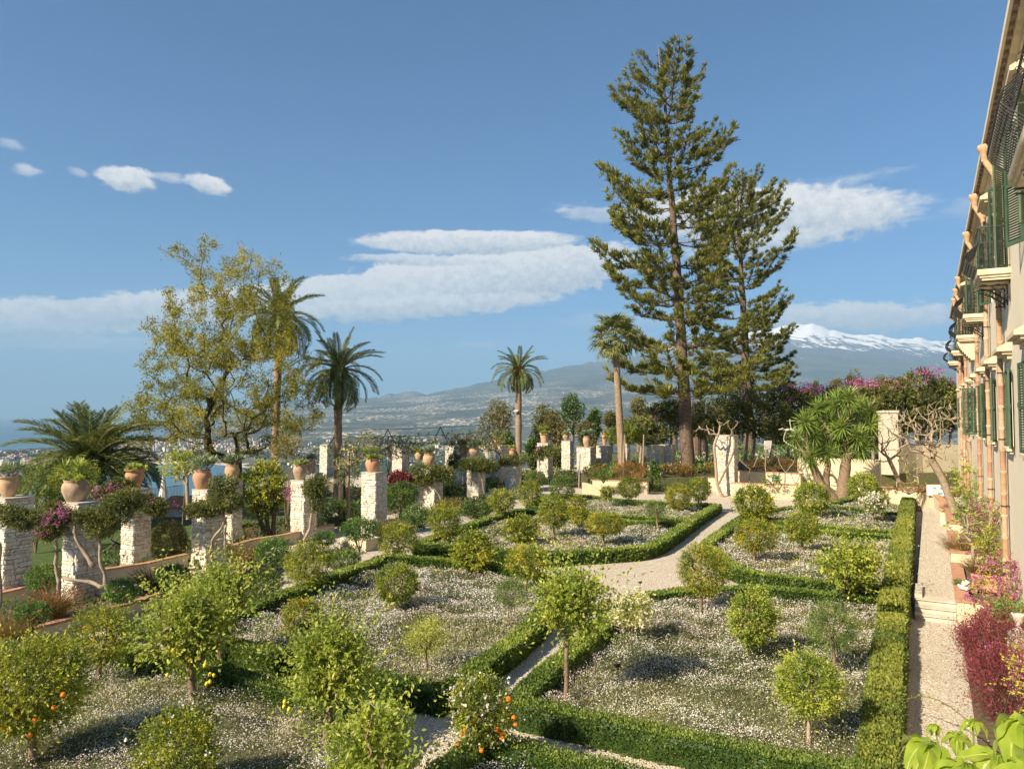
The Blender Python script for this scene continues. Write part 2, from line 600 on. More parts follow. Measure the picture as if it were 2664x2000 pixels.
def build_far():
    m_, t = newmat('land')
    w = wpos(t)
    sep = t.n('ShaderNodeSeparateXYZ')
    t.put(sep.inputs[0], w)
    f = t.noise(w, .0012, 8, .62)
    g = t.noise(w, .006, 6, .6)
    base = t.ramp(f, [(.3, (.026, .044, .034)), (.48, (.052, .070, .052)), (.58, (.12, .115, .085)), (.72, (.045, .062, .045))])
    base = t.mix(t.smooth(g, .5, .62), base, (.05, .065, .03))
    sp = t.vor(w, .018)
    town = t.noise(w, .0009, 5, .65)
    mask = t.m('MULTIPLY', t.m('LESS_THAN', sp, .36), t.smooth(town, .46, .58))
    low = t.m('SUBTRACT', 1, t.smooth(sep.outputs[2], 250, 900))
    base = t.mix(t.m('MULTIPLY', mask, low), base, (.80, .70, .60))
    sn = t.noise(t.comb(t.m('MULTIPLY', sep.outputs[0], 1.0), t.m('MULTIPLY', sep.outputs[1], .25), t.m('MULTIPLY', sep.outputs[2], .5)), .0016, 8, .7)
    sn2 = t.noise(t.comb(sep.outputs[0], t.m('MULTIPLY', sep.outputs[1], .12), t.m('MULTIPLY', sep.outputs[2], 2.0)), .0022, 8, .72, 1.0)
    line = t.m('ADD', sep.outputs[2], t.m('ADD', t.m('MULTIPLY', t.m('SUBTRACT', sn, .5), 2200), t.m('MULTIPLY', t.m('SUBTRACT', sn2, .5), 4200)))
    base = t.mix(t.smooth(sep.outputs[2], 1200, 2000), base, (.07, .075, .085))
    base = t.mix(t.smooth(line, 2100, 2450), base, (.93, .94, .97))
    finish(t, m_, base, .95, spec=.1)

    xs = np.concatenate([np.linspace(-1500, -250, 20), np.linspace(-240, 2700, 500), np.linspace(2720, 4200, 20)])
    ds = np.concatenate([np.array([20, 35, 45, 52, 58, 66, 75, 85, 100, 115, 130, 150, 180, 220, 270, 340, 420, 520, 650, 800]),
                         np.geomspace(950, 36000, 170)])
    X, D = np.meshgrid(xs, ds)
    wx, wy = (X - CX) / FPX * D, D
    ridx = [-1500, 0, 200, 450, 700, 780, 860, 905, 925, 945, 985, 1000, 1012, 1030, 1055, 1075, 1110, 1200, 1300, 1400, 1500, 1560, 1650, 1800, 1950, 2040, 2080, 2101, 2118, 2160, 2230, 2300, 2330, 2400, 2460, 2700, 4200]
    ridy = [1086, 1086, 1084, 1074, 1056, 1050, 1041, 1038, 1029, 1036, 1034, 1027, 1021, 1027, 1018, 1019, 1025, 1006, 985, 966, 947, 940, 925, 893, 862, 846, 838, 839, 837, 856, 870, 868, 880, 878, 888, 905, 960]
    ry = np.interp(xs, ridx, ridy) + (fbm(xs * .045, xs * 0 + 3, 4) - .5) * np.interp(xs, [900, 1200, 2000, 2500], [3, 7, 9, 14])
    R = np.interp(xs, [0, 800, 1600, 2000, 2400, 4000], [15000, 16000, 22000, 26000, 26000, 26000])
    top = (1080 - ry) / FPX * R + EYE
    s_ = np.clip((D - 5200) / (R - 5200), 0, 1)
    prof = s_ ** np.interp(xs, [900, 1500, 2000], [1.15, 1.3, 1.6])
    ny0 = np.interp(xs, [-400, 0, 200, 262, 560, 700, 760], [1210, 1207, 1207, 1203, 1205, 1220, 1500])
    land = np.minimum(6 + 14 * fbm(wx / 900, wy / 900, 4), 1.5 + np.clip(D - 200 * FPX / (ny0 - 1080), 0, 1e9) * .035)
    base_y = np.interp(xs, [-1500, 200, 700, 860, 1075, 1200, 1400, 1650, 1800, 1950, 2101, 2300, 2460, 2700, 4200], [1086, 1084, 1056, 1043, 1026, 1006, 967, 926, 893, 862, 842, 868, 888, 905, 960])
    btop = (1080 - base_y) / FPX * R + EYE
    h = SEA + land + (btop - SEA - land) * prof + (top - btop) * s_ ** 9
    fall = np.clip((D - R) / 9000, 0, 1)
    h = h - fall * (top - SEA) * .9
    h += (fbm(wx / 1600, wy / 2600, 4) - .5) * 120 * np.clip(s_ * 1.3, 0, 1) * np.clip(1 - s_, 0, 1) ** .6
    # coast
    fy = np.interp(xs, [-400, 0, 60, 140, 240, 290, 400, 500, 560, 600, 640, 700, 720], [1184, 1178, 1174, 1168, 1171, 1152, 1143, 1138, 1128, 1111, 1097, 1089, 1081])
    ny = np.interp(xs, [-400, 0, 200, 262, 560, 700, 760], [1210, 1207, 1207, 1203, 1205, 1220, 1500])
    far = np.where(xs > 715, 1e9, 200 * FPX / np.maximum(fy - 1080, 1))
    near = 200 * FPX / (ny - 1080)
    sea = np.clip((near - D) / 60, 0, 1) + np.clip((D - far) / 120, 0, 1)
    h = np.where(sea > 0, SEA + 2 - 11 * np.clip(sea, 0, 1), h)
    # hillside from the garden terrace down to the plain
    edge = np.interp(xs, [-1500, 0, 560, 700, 1250, 1600, 2000, 4200], [46, 50, 54, 68, 80, 95, 135, 140])
    hill = SEA - 4 + 191.6 * np.exp(-np.clip(D - edge, 0, None) / 300)
    hill += (fbm(wx / 40, wy / 40, 4) - .5) * np.clip((D - edge) / 10, 0, 8)
    h = np.where(D < 1500, np.maximum(h, hill) if False else np.where(hill > h, hill, h), h)
    v = np.stack([wx, wy, h], -1).reshape(-1, 3)
    nx = len(xs)
    i, j = np.meshgrid(np.arange(len(ds) - 1), np.arange(nx - 1), indexing='ij')
    a = (i * nx + j).ravel()
    mb = MB()
    mb.add(v, np.stack([a, a + 1, a + nx + 1, a + nx], 1))
    put('land', mb.mesh('land', m_, smooth=True), kind='structure')

    m_, t = newmat('sea_water')
    w = wpos(t)
    n = t.noise(w, .0011, 5, .6)
    base = t.mix(t.smooth(n, .4, .6), (.028, .095, .135), (.045, .13, .17))
    finish(t, m_, base, .30, t.noise(w, .05, 5, .6), .35, 1.5, .5)
    mb = MB()
    e = 39000
    mb.add([(-e, -4000, SEA), (e, -4000, SEA), (e, e, SEA), (-e, e, SEA)], [(0, 1, 2, 3)])
    put('sea', mb.mesh('sea', m_), kind='structure')

    sand = flat('beach_sand', (.58, .50, .38), (.50, .42, .31), .01, space='w')
    mb = MB()
    xb = np.linspace(255, 700, 40)
    a = np.array([tuple(G(x, np.interp(x, [255, 560, 700], [1206.5, 1208, 1223]), SEA + .5)) for x in xb])
    b = np.array([tuple(G(x, np.interp(x, [255, 560, 700], [1200.5, 1200, 1212]), SEA + 4)) for x in xb])
    v = np.concatenate([a, b])
    n = len(xb)
    mb.add(v, [(i, i + 1, n + i + 1, n + i) for i in range(n - 1)])
    put('beach', mb.mesh('beach', sand), kind='structure')

    # coastal town: too many small far houses to count, one mass
    mw, t = newmat('town_walls')
    base = t.ramp(tint(t), [(0, (.58, .44, .34)), (.35, (.72, .64, .54)), (.7, (.80, .76, .70)), (.9, (.70, .52, .38))])
    finish(t, mw, base, .9)
    mr, t = newmat('town_roofs')
    base = t.ramp(tint(t), [(0, (.40, .20, .13)), (.6, (.48, .28, .20)), (.8, (.55, .50, .45))])
    finish(t, mr, base, .9)
    mg = leafmat('town_greenery', (.02, .04, .015), (.045, .07, .025), (.09, .11, .04), .1)
    rng = rs(5)
    mb, gb = MB(), MB()
    for k in range(3300):
        y = 1096 + 120 * rng.random() ** .55
        if rng.random() < .45:
            x = rng.uniform(-30, 262)
            if not (1172 < y < 1203):
                continue
        else:
            x = rng.uniform(270, 1330)
            if y < np.interp(x, [270, 290, 400, 500, 560, 600, 700], [1160, 1154, 1145, 1140, 1131, 1114, 1092]) + 2:
                continue
            if x < 700 and y > 1197:
                continue
            if x > 700 and rng.random() < .72:
                continue
        if fbm(np.array([x / 38]), np.array([y / 9]), 3)[0] < (.50 if x < 262 else .40):
            continue
        p = G(x, y, SEA + 14)
        d = p.y
        rise = np.interp(x, [270, 420, 560], [0, 16, 10]) if y < 1180 else 0
        a = rng.uniform(0, 1.6)
        wdt, dp, hh = rng.uniform(6, 15), rng.uniform(6, 11), rng.choice([3, 5, 7.5, 10], p=[.35, .4, .2, .05])
        Mx = Matrix.Translation((p.x, p.y, SEA + 14 + rise)) @ Matrix.Rotation(a, 4, 'Z')
        mb.box((-wdt / 2, -dp / 2, -16), (wdt / 2, dp / 2, hh), tint=rng.random(), M=Mx)
        if rng.random() < .6:
            e, tv = .5, rng.random()
            v = np.array([(-wdt / 2 - e, -dp / 2 - e, hh), (wdt / 2 + e, -dp / 2 - e, hh), (wdt / 2 + e, dp / 2 + e, hh), (-wdt / 2 - e, dp / 2 + e, hh), (-wdt / 2 - e, 0, hh + 2.2), (wdt / 2 + e, 0, hh + 2.2)]) @ np.array(Mx.to_3x3()).T + np.array(Mx.translation)
            mb.add(v, [(0, 1, 5, 4), (2, 3, 4, 5)], [(1, 2, 5), (3, 0, 4)], mat=1, tint=tv)
    put('coastal_town', mb.mesh('coastal_town', [mw, mr]), kind='stuff', label='pale houses with red roofs of the far town behind the beach', cat='town')
    # tree masses between the houses
    n = 6000
    x, y = rng.uniform(-60, 1330, n), 1100 + 118 * rng.random(n) ** .6
    lim = np.interp(x, [-60, 60, 140, 240, 270, 290, 400, 500, 560, 600, 700], [1178, 1174, 1168, 1171, 1160, 1154, 1145, 1140, 1131, 1114, 1094]) + 2
    ok = (y > lim) & ~((x < 700) & (y > 1198)) & (fbm(x / 30 + 9, y / 8, 3) > .46)
    P = np.array([tuple(G(a, b, SEA + 10)) for a, b in zip(x[ok], y[ok])])
    for k in range(4):
        D = unit(np.stack([rng.normal(size=len(P)), rng.normal(size=len(P)), np.abs(rng.normal(size=len(P))) + .6], 1))
        Wd = side(rng, D)
        gb.leaves(P + rng.normal(size=P.shape) * 4, D, Wd, rng.uniform(8, 16, len(P)), rng.uniform(8, 16, len(P)), tint=rng.random(len(P)))
    put('coastal_trees', gb.mesh('coastal_trees', mg), kind='stuff', label='dark green trees scattered between the far town houses', cat='trees')

    # haze
    hm, t = newmat('haze_air')
    pv = t.n('ShaderNodeVolumePrincipled')
    pv.inputs['Color'].default_value = (.40, .67, 1.0, 1)
    pv.inputs['Density'].default_value = HAZE
    pv.inputs['Anisotropy'].default_value = 0.0
    o = t.n('ShaderNodeOutputMaterial')
    t.t.links.new(pv.outputs[0], o.inputs['Volume'])
    mb = MB()
    mb.box((-41000, -5000, -212), (41000, 42000, 3650))
    put('haze', mb.mesh('haze', hm), kind='stuff')


HAZE = 4.8e-5
build_far()


# ------------------------------------------------------------------ garden ground
def poly_mesh(name, pts, mat, z=0.0, kind='structure', div=0, parent=None, **kw):
    bm = bmesh.new()
    vs = [bm.verts.new((p[0], p[1], z)) for p in pts]
    for tr in tessellate_polygon([[Vector((p[0], p[1], 0)) for p in pts]]):
        bm.faces.new([vs[i] for i in tr])
    me = bpy.data.meshes.new(name)
    bm.normal_update()
    for f in bm.faces:
        if f.normal.z < 0:
            f.normal_flip()
    bm.to_mesh(me)
    bm.free()
    me.materials.append(mat)
    return put(name, me, parent, kind=kind, **kw)


U = Vector((0.4970, 0.8678, 0))      # along the villa
NV = Vector((0.8678, -0.4970, 0))    # into the villa
FW = 1.9                             # distance of the facade from the camera line


def wt(w, t_, z=0.0):
    return Vector((NV.x * w + U.x * t_, NV.y * w + U.y * t_, z))


def at_depth(x, d):
    return ((x - CX) / FPX * d, d)


poly_mesh('gravel_ground', [(-60, -10), (-60, 30), at_depth(-300, 48), at_depth(560, 53), at_depth(700, 66), at_depth(1250, 78), at_depth(1560, 92), at_depth(1650, 96), (95, 96), (95, -10)], M['gravel'])
poly_mesh('lawn', [at_depth(-250, 30), (-18.5, 24), (-15.8, 30), (-13.2, 36), (-12.3, 40), at_depth(900, 56), at_depth(700, 63), at_depth(560, 51), at_depth(-250, 46)], M['lawn'], .006)

# raised rear garden behind the end wall
REAR = 1.05
rear_pts = [at_depth(1516, 57.6), at_depth(1684, 57.6), at_depth(1760, 57.9), at_depth(1900, 59), at_depth(2075, 58.4), at_depth(2260, 62), at_depth(2330, 62), at_depth(2600, 62), at_depth(2600, 132), at_depth(1560, 96), at_depth(1500, 70)]
mbx = MB()
n_ = len(rear_pts)
mbx.add([(x, y, REAR) for x, y in rear_pts] + [(x, y, -.2) for x, y in rear_pts], [(i, (i + 1) % n_, n_ + (i + 1) % n_, n_ + i) for i in range(n_)])
rt = bmesh.new()
rt.from_mesh(mbx.mesh('rear_terrace', M['plaster']))
rt.verts.ensure_lookup_table()
for tr in tessellate_polygon([[Vector((x, y, 0)) for x, y in rear_pts]]):
    rt.faces.new([rt.verts[i] for i in tr])
bmesh.ops.recalc_face_normals(rt, faces=rt.faces)
rme = bpy.data.meshes.new('rear_terrace')
rt.to_mesh(rme)
rt.free()
rme.materials.append(M['moss_soil'])
put('rear_terrace', rme, kind='structure')

# ------------------------------------------------------------------ hedges
HH = .5


def P5(x, y, z=HH):
    p = G(x, y, z)
    return np.array([p.x, p.y])


def resample(pts, step):
    pts = np.asarray(pts, float)
    seg = np.linalg.norm(np.diff(pts, axis=0), axis=1)
    s_ = np.concatenate([[0], np.cumsum(seg)])
    n = max(2, int(s_[-1] / step) + 1)
    q = np.linspace(0, s_[-1], n)
    return np.stack([np.interp(q, s_, pts[:, k]) for k in range(pts.shape[1])], 1)


def chaikin(p, n=2):
    p = np.asarray(p, float)
    for _ in range(n):
        a = p[:-1] * .75 + p[1:] * .25
        b = p[:-1] * .25 + p[1:] * .75
        p = np.concatenate([p[:1], np.stack([a, b], 1).reshape(-1, p.shape[1]), p[-1:]])
    return p


hedge_lines = []


def hedge(px_pts, label, mat='box', w=.47, h=HH, z0=0.0, seed=0, world=None, dens=1.0):
    pts = np.array([P5(x, y, z0 + h) for x, y in px_pts]) if world is None else np.asarray(world, float)
    pts = chaikin(pts, 1) if len(pts) > 2 else pts
    c = resample(pts, .18)
    hedge_lines.append((c, w))
    rng = rs(1000 + seed)
    d = unit(np.gradient(c, axis=0))
    nn = np.stack([-d[:, 1], d[:, 0]], 1)
    wob = (fbm(c[:, 0] * 1.3, c[:, 1] * 1.3, 3) - .5)
    # body: rounded box section
    prof = np.array([(-.46, 0), (-.47, .55), (-.43, .80), (-.30, .90), (0, .92), (.30, .90), (.43, .80), (.47, .55), (.46, 0)])
    V = []
    for k in range(len(c)):
        o = nn[k]
        for a, b in prof:
            jit = rng.normal() * .018
            V.append((c[k, 0] + o[0] * a * w * (1 + .10 * wob[k]) + o[0] * jit, c[k, 1] + o[1] * a * w * (1 + .10 * wob[k]) + o[1] * jit, z0 + b * h * (1 + .30 * wob[k]) + rng.normal() * .012 * (b > .5)))
    m_ = len(prof)
    q = [(i * m_ + j, i * m_ + j + 1, (i + 1) * m_ + j + 1, (i + 1) * m_ + j) for i in range(len(c) - 1) for j in range(m_ - 1)]
    mb = MB()
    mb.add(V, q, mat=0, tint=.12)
    for e in (0, len(c) - 1):
        b0 = e * m_
        mb.add([V[b0 + j] for j in range(m_)], [(0, 1, 7, 8), (1, 2, 6, 7), (2, 3, 5, 6)], mat=0, tint=.12)
    # leaves, more where the hedge is near
    length = len(c) * .18
    dist = np.linalg.norm(c, axis=1)
    per_m = np.clip(36000 / dist ** 1.15, 330, 1500) * dens
    idx = np.repeat(np.arange(len(c)), np.maximum(1, (per_m * .18 * (2 * h + w) * .9).astype(int)))
    n = len(idx)
    u = rng.random(n) * (2 * h + w)
    sd = np.where(u < h, -1, np.where(u < 2 * h, 1, 0))
    off = np.where(sd == 0, (rng.random(n) - .5) * w, sd * w * (.5 + .04 * rng.normal(size=n)))
    lump = fbm(c[idx, 0] * 3 + off, c[idx, 1] * 3, 3) - .5
    z = np.where(sd == 0, h * (1 + .30 * wob[idx]) * (1 + .13 * lump) - .02, np.minimum(rng.random(n) ** .8, 1) * h)
    rounding = np.where(sd != 0, np.clip((z / h - .75) * 4, 0, 1) ** 2 * .045, 0)
    off = off - np.sign(off) * rounding + lump * .07 * np.sign(off) * (sd != 0)
    jl = rng.normal(size=n) * .06
    P = np.stack([c[idx, 0] + nn[idx, 0] * off * (1 + .10 * wob[idx]) + d[idx, 0] * jl, c[idx, 1] + nn[idx, 1] * off * (1 + .10 * wob[idx]) + d[idx, 1] * jl, z0 + z + rng.normal(size=n) * .012], 1)
    N = np.stack([nn[idx, 0] * np.sign(off) * (sd != 0), nn[idx, 1] * np.sign(off) * (sd != 0), (sd == 0) * 1.0 + .35], 1)
    D = unit(N * .9 + rng.normal(size=(n, 3)) * .7 + np.array([0, 0, .25]))
    size = np.clip(dist[idx] * .0024, .032, .07) * rng.uniform(.75, 1.35, n) * (1.25 if mat == 'box_yellow' else 1)
    big = fbm(c[idx, 0] * .55 + 5, c[idx, 1] * .55, 3)
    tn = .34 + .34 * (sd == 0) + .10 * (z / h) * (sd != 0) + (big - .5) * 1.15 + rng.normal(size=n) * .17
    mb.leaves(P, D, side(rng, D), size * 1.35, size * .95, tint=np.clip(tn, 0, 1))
    for e, sg in ((0, -1), (len(c) - 1, 1)):
        m2 = int(per_m[e] * w * h * 1.6)
        P = np.stack([c[e, 0] + nn[e, 0] * (u2 := (rng.random(m2) - .5) * w * .95) + d[e, 0] * sg * .03, c[e, 1] + nn[e, 1] * u2 + d[e, 1] * sg * .03, z0 + rng.random(m2) * h], 1)
        D = unit(np.array([d[e, 0] * sg, d[e, 1] * sg, .3]) + rng.normal(size=(m2, 3)) * .7)
        mb.leaves(P, D, side(rng, D), size[0] * 1.35, size[0] * .95, tint=np.clip(.4 + rng.normal(size=m2) * .17, 0, 1))
    # stray shoots
    ns = int(length * 5)
    k = rng.integers(0, len(c), ns)
    P0 = np.stack([c[k, 0] + nn[k, 0] * rng.uniform(-.5, .5, ns) * w, c[k, 1] + nn[k, 1] * rng.uniform(-.5, .5, ns) * w, np.full(ns, z0 + h * .92)], 1)
    D0 = unit(rng.normal(size=(ns, 3)) * .35 + np.array([0, 0, 1]))
    for s_ in range(6):
        Ps = P0 + D0 * (s_ * .022)
        Dl = unit(D0 * .6 + rng.normal(size=(ns, 3)) * .7)
        mb.leaves(Ps, Dl, side(rng, Dl), .036, .022, tint=np.clip(.75 + rng.normal(size=ns) * .15, 0, 1))
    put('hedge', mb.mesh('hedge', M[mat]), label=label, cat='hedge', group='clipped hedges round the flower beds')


A_left = [(1612, 1578), (1587, 1605), (1345, 1806)]
A_front = [(1330, 1815), (1581, 1866), (1761, 1903), (1972, 1942), (2290, 2000)]
A_back = [(1640, 1560), (1690, 1543), (1880, 1527), (2015, 1533), (2141, 1543), (2312, 1556)]
H1_low = [(2266, 2150), (2286, 1963), (2304, 1770), (2322, 1598)]
H1_up = [(2322, 1568), (2340, 1460), (2350, 1385), (2358, 1330), (2363, 1296)]
B_right = [(1436, 1560), (1382, 1630), (1165, 1784)]
B_front = [(1160, 1790), (960, 1750), (710, 1687), (620, 1672), (540, 1652)]
B_left = [(545, 1628), (620, 1590), (687, 1558), (771, 1530), (861, 1497), (940, 1470), (1012, 1447)]
B_back = [(1020, 1447), (1081, 1449), (1190, 1458), (1325, 1472), (1405, 1492), (1436, 1530)]
C_front = [(1085, 1412), (1190, 1419), (1352, 1437), (1434, 1440), (1500, 1434), (1608, 1429), (1690, 1421), (1735, 1397), (1785, 1363)]
C_left = [(1090, 1410), (1198, 1376), (1244, 1355), (1298, 1338), (1345, 1328)]
C_back = [(1350, 1326), (1393, 1331), (1527, 1346), (1608, 1354), (1690, 1358), (1765, 1358)]
D_front = [(1380, 1318), (1440, 1322), (1527, 1333), (1608, 1341), (1690, 1346), (1790, 1352)]
D_right = [(1785, 1361), (1825, 1336), (1866, 1312)]
D_back = [(1858, 1311), (1744, 1308), (1636, 1302), (1554, 1292), (1480, 1286), (1425, 1288), (1380, 1312)]
E_left = [(1838, 1412), (1880, 1382), (1907, 1360), (1945, 1338)]
E_front = [(1850, 1425), (1893, 1464), (1960, 1491), (2050, 1501), (2135, 1511), (2318, 1533)]
E_back = [(1935, 1356), (2030, 1372), (2135, 1383), (2201, 1387), (2318, 1393)]
F_front = [(1960, 1344), (2040, 1357), (2135, 1367), (2231, 1375), (2320, 1381)]
F_back = [(1945, 1336), (2008, 1324), (2080, 1320), (2150, 1318), (2250, 1325), (2335, 1335)]
G_back = [(2170, 1305), (2220, 1292), (2291, 1287), (2362, 1293)]
H_back = [(300, 1682), (390, 1696), (480, 1716), (590, 1744), (680, 1769), (756, 1784), (900, 1828), (1005, 1866)]
H_right = [(1012, 1872), (900, 1990), (800, 2110)]
I_back = [(1250, 1920), (1400, 1944), (1550, 1981), (1800, 2045)]
I_left = [(1240, 1925), (1130, 2015), (990, 2150)]
hs = [
    (A_left, 'hedge along the right side of the narrow gravel path to the round gravel clearing', 'box'),
    (A_front, 'long wide hedge across the front of the large right flower bed', 'box'),
    (A_back, 'curved hedge between the near side of the gravel clearing and the large right bed', 'box'),
    (B_right, 'hedge along the left side of the narrow gravel path to the clearing', 'box'),
    (B_front, 'hedge across the front of the middle flower bed, cornering at the path junction', 'box'),
    (B_left, 'long low hedge beside the shaded path in front of the pillars', 'box'),
    (B_back, 'hedge closing the back of the middle flower bed, bending at the clearing', 'box'),
    (C_front, 'sunlit hedge curving round the far side of the gravel clearing', 'box'),
    (C_left, 'short hedge rising diagonally beside the far left gravel strip', 'box'),
    (C_back, 'rear hedge of the bed beyond the clearing, nearer of two close parallel hedges', 'box'),
    (D_front, 'front hedge of the farthest left bed, farther of two close parallel hedges', 'box'),
    (D_right, 'short hedge end beside the gravel alley leading to the pine trees', 'box'),
    (D_back, 'farthest curved hedge in front of the low cream end wall', 'box'),
    (E_left, 'short hedge along the right of the gravel alley to the pine trees', 'box'),
    (E_front, 'hedge in front of the orange-fruited tree bed right of the clearing', 'box'),
    (E_back, 'cross hedge behind the wide yellow-green tree, nearer of a pair', 'box'),
    (F_front, 'cross hedge behind the wide yellow-green tree, farther of a pair', 'box'),
    (F_back, 'dark hedge in front of the trunks of the blade-leaved tree', 'box'),
    (G_back, 'hedge at the far right corner beside the curved cream wall', 'box'),
    (H_back, 'shaded hedge on the near side of the lower left gravel path', 'box'),
    (H_right, 'hedge at the bottom edge hidden behind the bright lemon shoots', 'box'),
    (I_back, 'hedge at the bottom edge right of the tree with oranges and white blossom', 'box'),
    (I_left, 'hedge at the bottom edge left of the tree with oranges and white blossom', 'box'),
]
for i, (pts, lab, mt) in enumerate(hs):
    hedge(pts, lab, mt, seed=i)
hedge(H1_low, 'broad yellow-green hedge beside the villa path below the stone steps', 'box_yellow', w=.58, seed=40)
hedge(H1_up, 'broad yellow-green hedge beside the villa path above the stone steps', 'box_yellow', w=.60, h=.74, seed=41)

# ------------------------------------------------------------------ flower beds
def rev(a):
    return list(reversed(a))


beds = [
    ('A', A_left + A_front[1:] + [(2320, 1625)] + rev(A_back), 1.0, 'daisy'),
    ('B', [B_right[1]] + [B_right[2]] + B_front[1:] + B_left[1:] + B_back[1:], 1.15, 'daisy'),
    ('C', C_left[1:] + C_back[1:] + rev(C_front), 1.2, 'daisy'),
    ('D', D_front + D_right[1:] + D_back[1:], 1.2, 'daisy'),
    ('E', E_left[:1] + E_left[1:3] + E_back + [(2340, 1440)] + rev(E_front), 1.2, 'daisy'),
    ('F', F_front + [(2345, 1350)] + rev(F_back), 1.1, 'daisy'),
    ('G', [(2150, 1312)] + G_back + [(2345, 1330), (2250, 1320)], 1.1, 'daisy'),
    ('H', [(-80, 1640)] + [(240, 1672)] + H_back + H_right[1:] + [(-80, 2140)], 1.0, 'daisy'),
    ('I', I_back + [(1800, 2150)] + rev(I_left), 1.0, 'daisy'),
]
bed_labels = {
    'A': 'white daisies and wiry foliage filling the large right bed', 'B': 'white daisies filling the middle bed round the dark green ball tree',
    'C': 'white daisies in the bed beyond the gravel clearing', 'D': 'white daisies in the farthest left bed before the cream end wall',
    'E': 'white daisies under the orange-fruited trees right of the clearing', 'F': 'white daisies in front of the blade-leaved tree',
    'G': 'white daisies in the far right corner bed', 'H': 'white daisies in the lower left bed round the lemon trees', 'I': 'low daisies at the bottom edge'}


def ground_h(x, y):
    return .03 + .30 * np.clip(fbm(x * 1.3, y * 1.3, 3) * 1.7 - .35, 0, 1.2) * (.5 + fbm(x * .35 + 8, y * .35, 2))


trunk_spots = []


def build_bed(key, pts, dens, seed):
    poly = [tuple(P5(x, y)) for x, y in pts]
    xs, ys = [p[0] for p in poly], [p[1] for p in poly]
    cx, cyy = np.mean(xs), np.mean(ys)
    rng = rs(300 + seed)
    st = .30
    gx, gy = np.meshgrid(np.arange(min(xs) - st, max(xs) + st, st), np.arange(min(ys) - st, max(ys) + st, st))
    ins = inpoly(gx.ravel(), gy.ravel(), poly).reshape(gx.shape)
    cell = ins[:-1, :-1] & ins[1:, :-1] & ins[:-1, 1:] & ins[1:, 1:]
    z = np.where(ins, ground_h(gx, gy) * .6 + .02, .008)
    nx = gx.shape[1]
    i, j = np.nonzero(cell | ins[:-1, :-1] | ins[1:, 1:])
    a = i * nx + j
    mb = MB()
    mb.add(np.stack([gx, gy, z], -1).reshape(-1, 3), np.stack([a, a + 1, a + nx + 1, a + nx], 1))
    put('bed_soil', mb.mesh('bed_soil', M['moss_soil'], smooth=True), kind='structure')
    area = cell.sum() * st * st
    dist = math.hypot(cx, cyy)

    def sample(n):
        x, y = rng.uniform(min(xs), max(xs), n), rng.uniform(min(ys), max(ys), n)
        ok = inpoly(x, y, poly)
        return x[ok], y[ok]
    box_area = (max(xs) - min(xs)) * (max(ys) - min(ys))
    mb = MB()
    # stems and foliage
    x, y = sample(int(box_area * np.clip(14000 / dist, 330, 950) * .95))
    dd = np.hypot(x, y)
    n = len(x)
    sz = np.clip(dd * .0042, .05, .16)
    z = ground_h(x, y) * rng.uniform(.35, 1.05, n) + .02
    D = unit(np.stack([rng.normal(size=n) * .55, rng.normal(size=n) * .55, np.full(n, .9)], 1))
    green = fbm(x * .5 + 3, y * .5 + 7, 3)
    mb.leaves(np.stack([x, y, z], 1), D, side(rng, D), sz * rng.uniform(.7, 1.5, n), sz * .30, mat=0, tint=np.clip(.45 + (green - .5) * 1.1 + rng.normal(size=n) * .2, 0, 1))
    # flower heads in loose drifts
    x, y = sample(int(box_area * np.clip(20000 / dist, 480, 1400) * dens * 1.25))
    drift = fbm(x * .8 + 1, y * .8 + 4, 4)
    patch = fbm(x * 2.6 + 5, y * 2.6, 2)
    keep = rng.random(len(x)) < np.clip((drift - .30) * 4.2, .24, 1) * np.clip((patch - .18) * 2.4, .22, 1)
    x, y = x[keep], y[keep]
    n = len(x)
    dd = np.hypot(x, y)
    z = ground_h(x, y) + rng.uniform(.02, .17, n) - .10 * (rng.random(n) < .3)
    N = unit(np.stack([rng.normal(size=n) * .6, rng.normal(size=n) * .6, np.full(n, 1.0)], 1))
    a = side(rng, N)
    b = np.cross(N, a)
    r = (np.clip(dd * .00078, .0125, .028) * rng.uniform(.65, 1.25, n))[:, None]
    Pc = np.stack([x, y, z], 1)
    v = np.stack([Pc + a * r, Pc + b * r, Pc - a * r, Pc - b * r], 1)
    pink = (fbm(x * .7 + 30, y * .7, 3) + rng.normal(size=n) * .12) > .53
    mb.add(v.reshape(-1, 3), np.arange(n * 4).reshape(n, 4), mat=np.where(pink, 2, 1), tint=np.repeat(rng.random(n), 4))
    put('daisies', mb.mesh('daisies', [M['meadow'], M['petal_white'], M['petal_pink']]), kind='stuff', label=bed_labels[key], cat='flowers')


for i, (k, pts, dn, _) in enumerate(beds):
    build_bed(k, pts, dn, i)

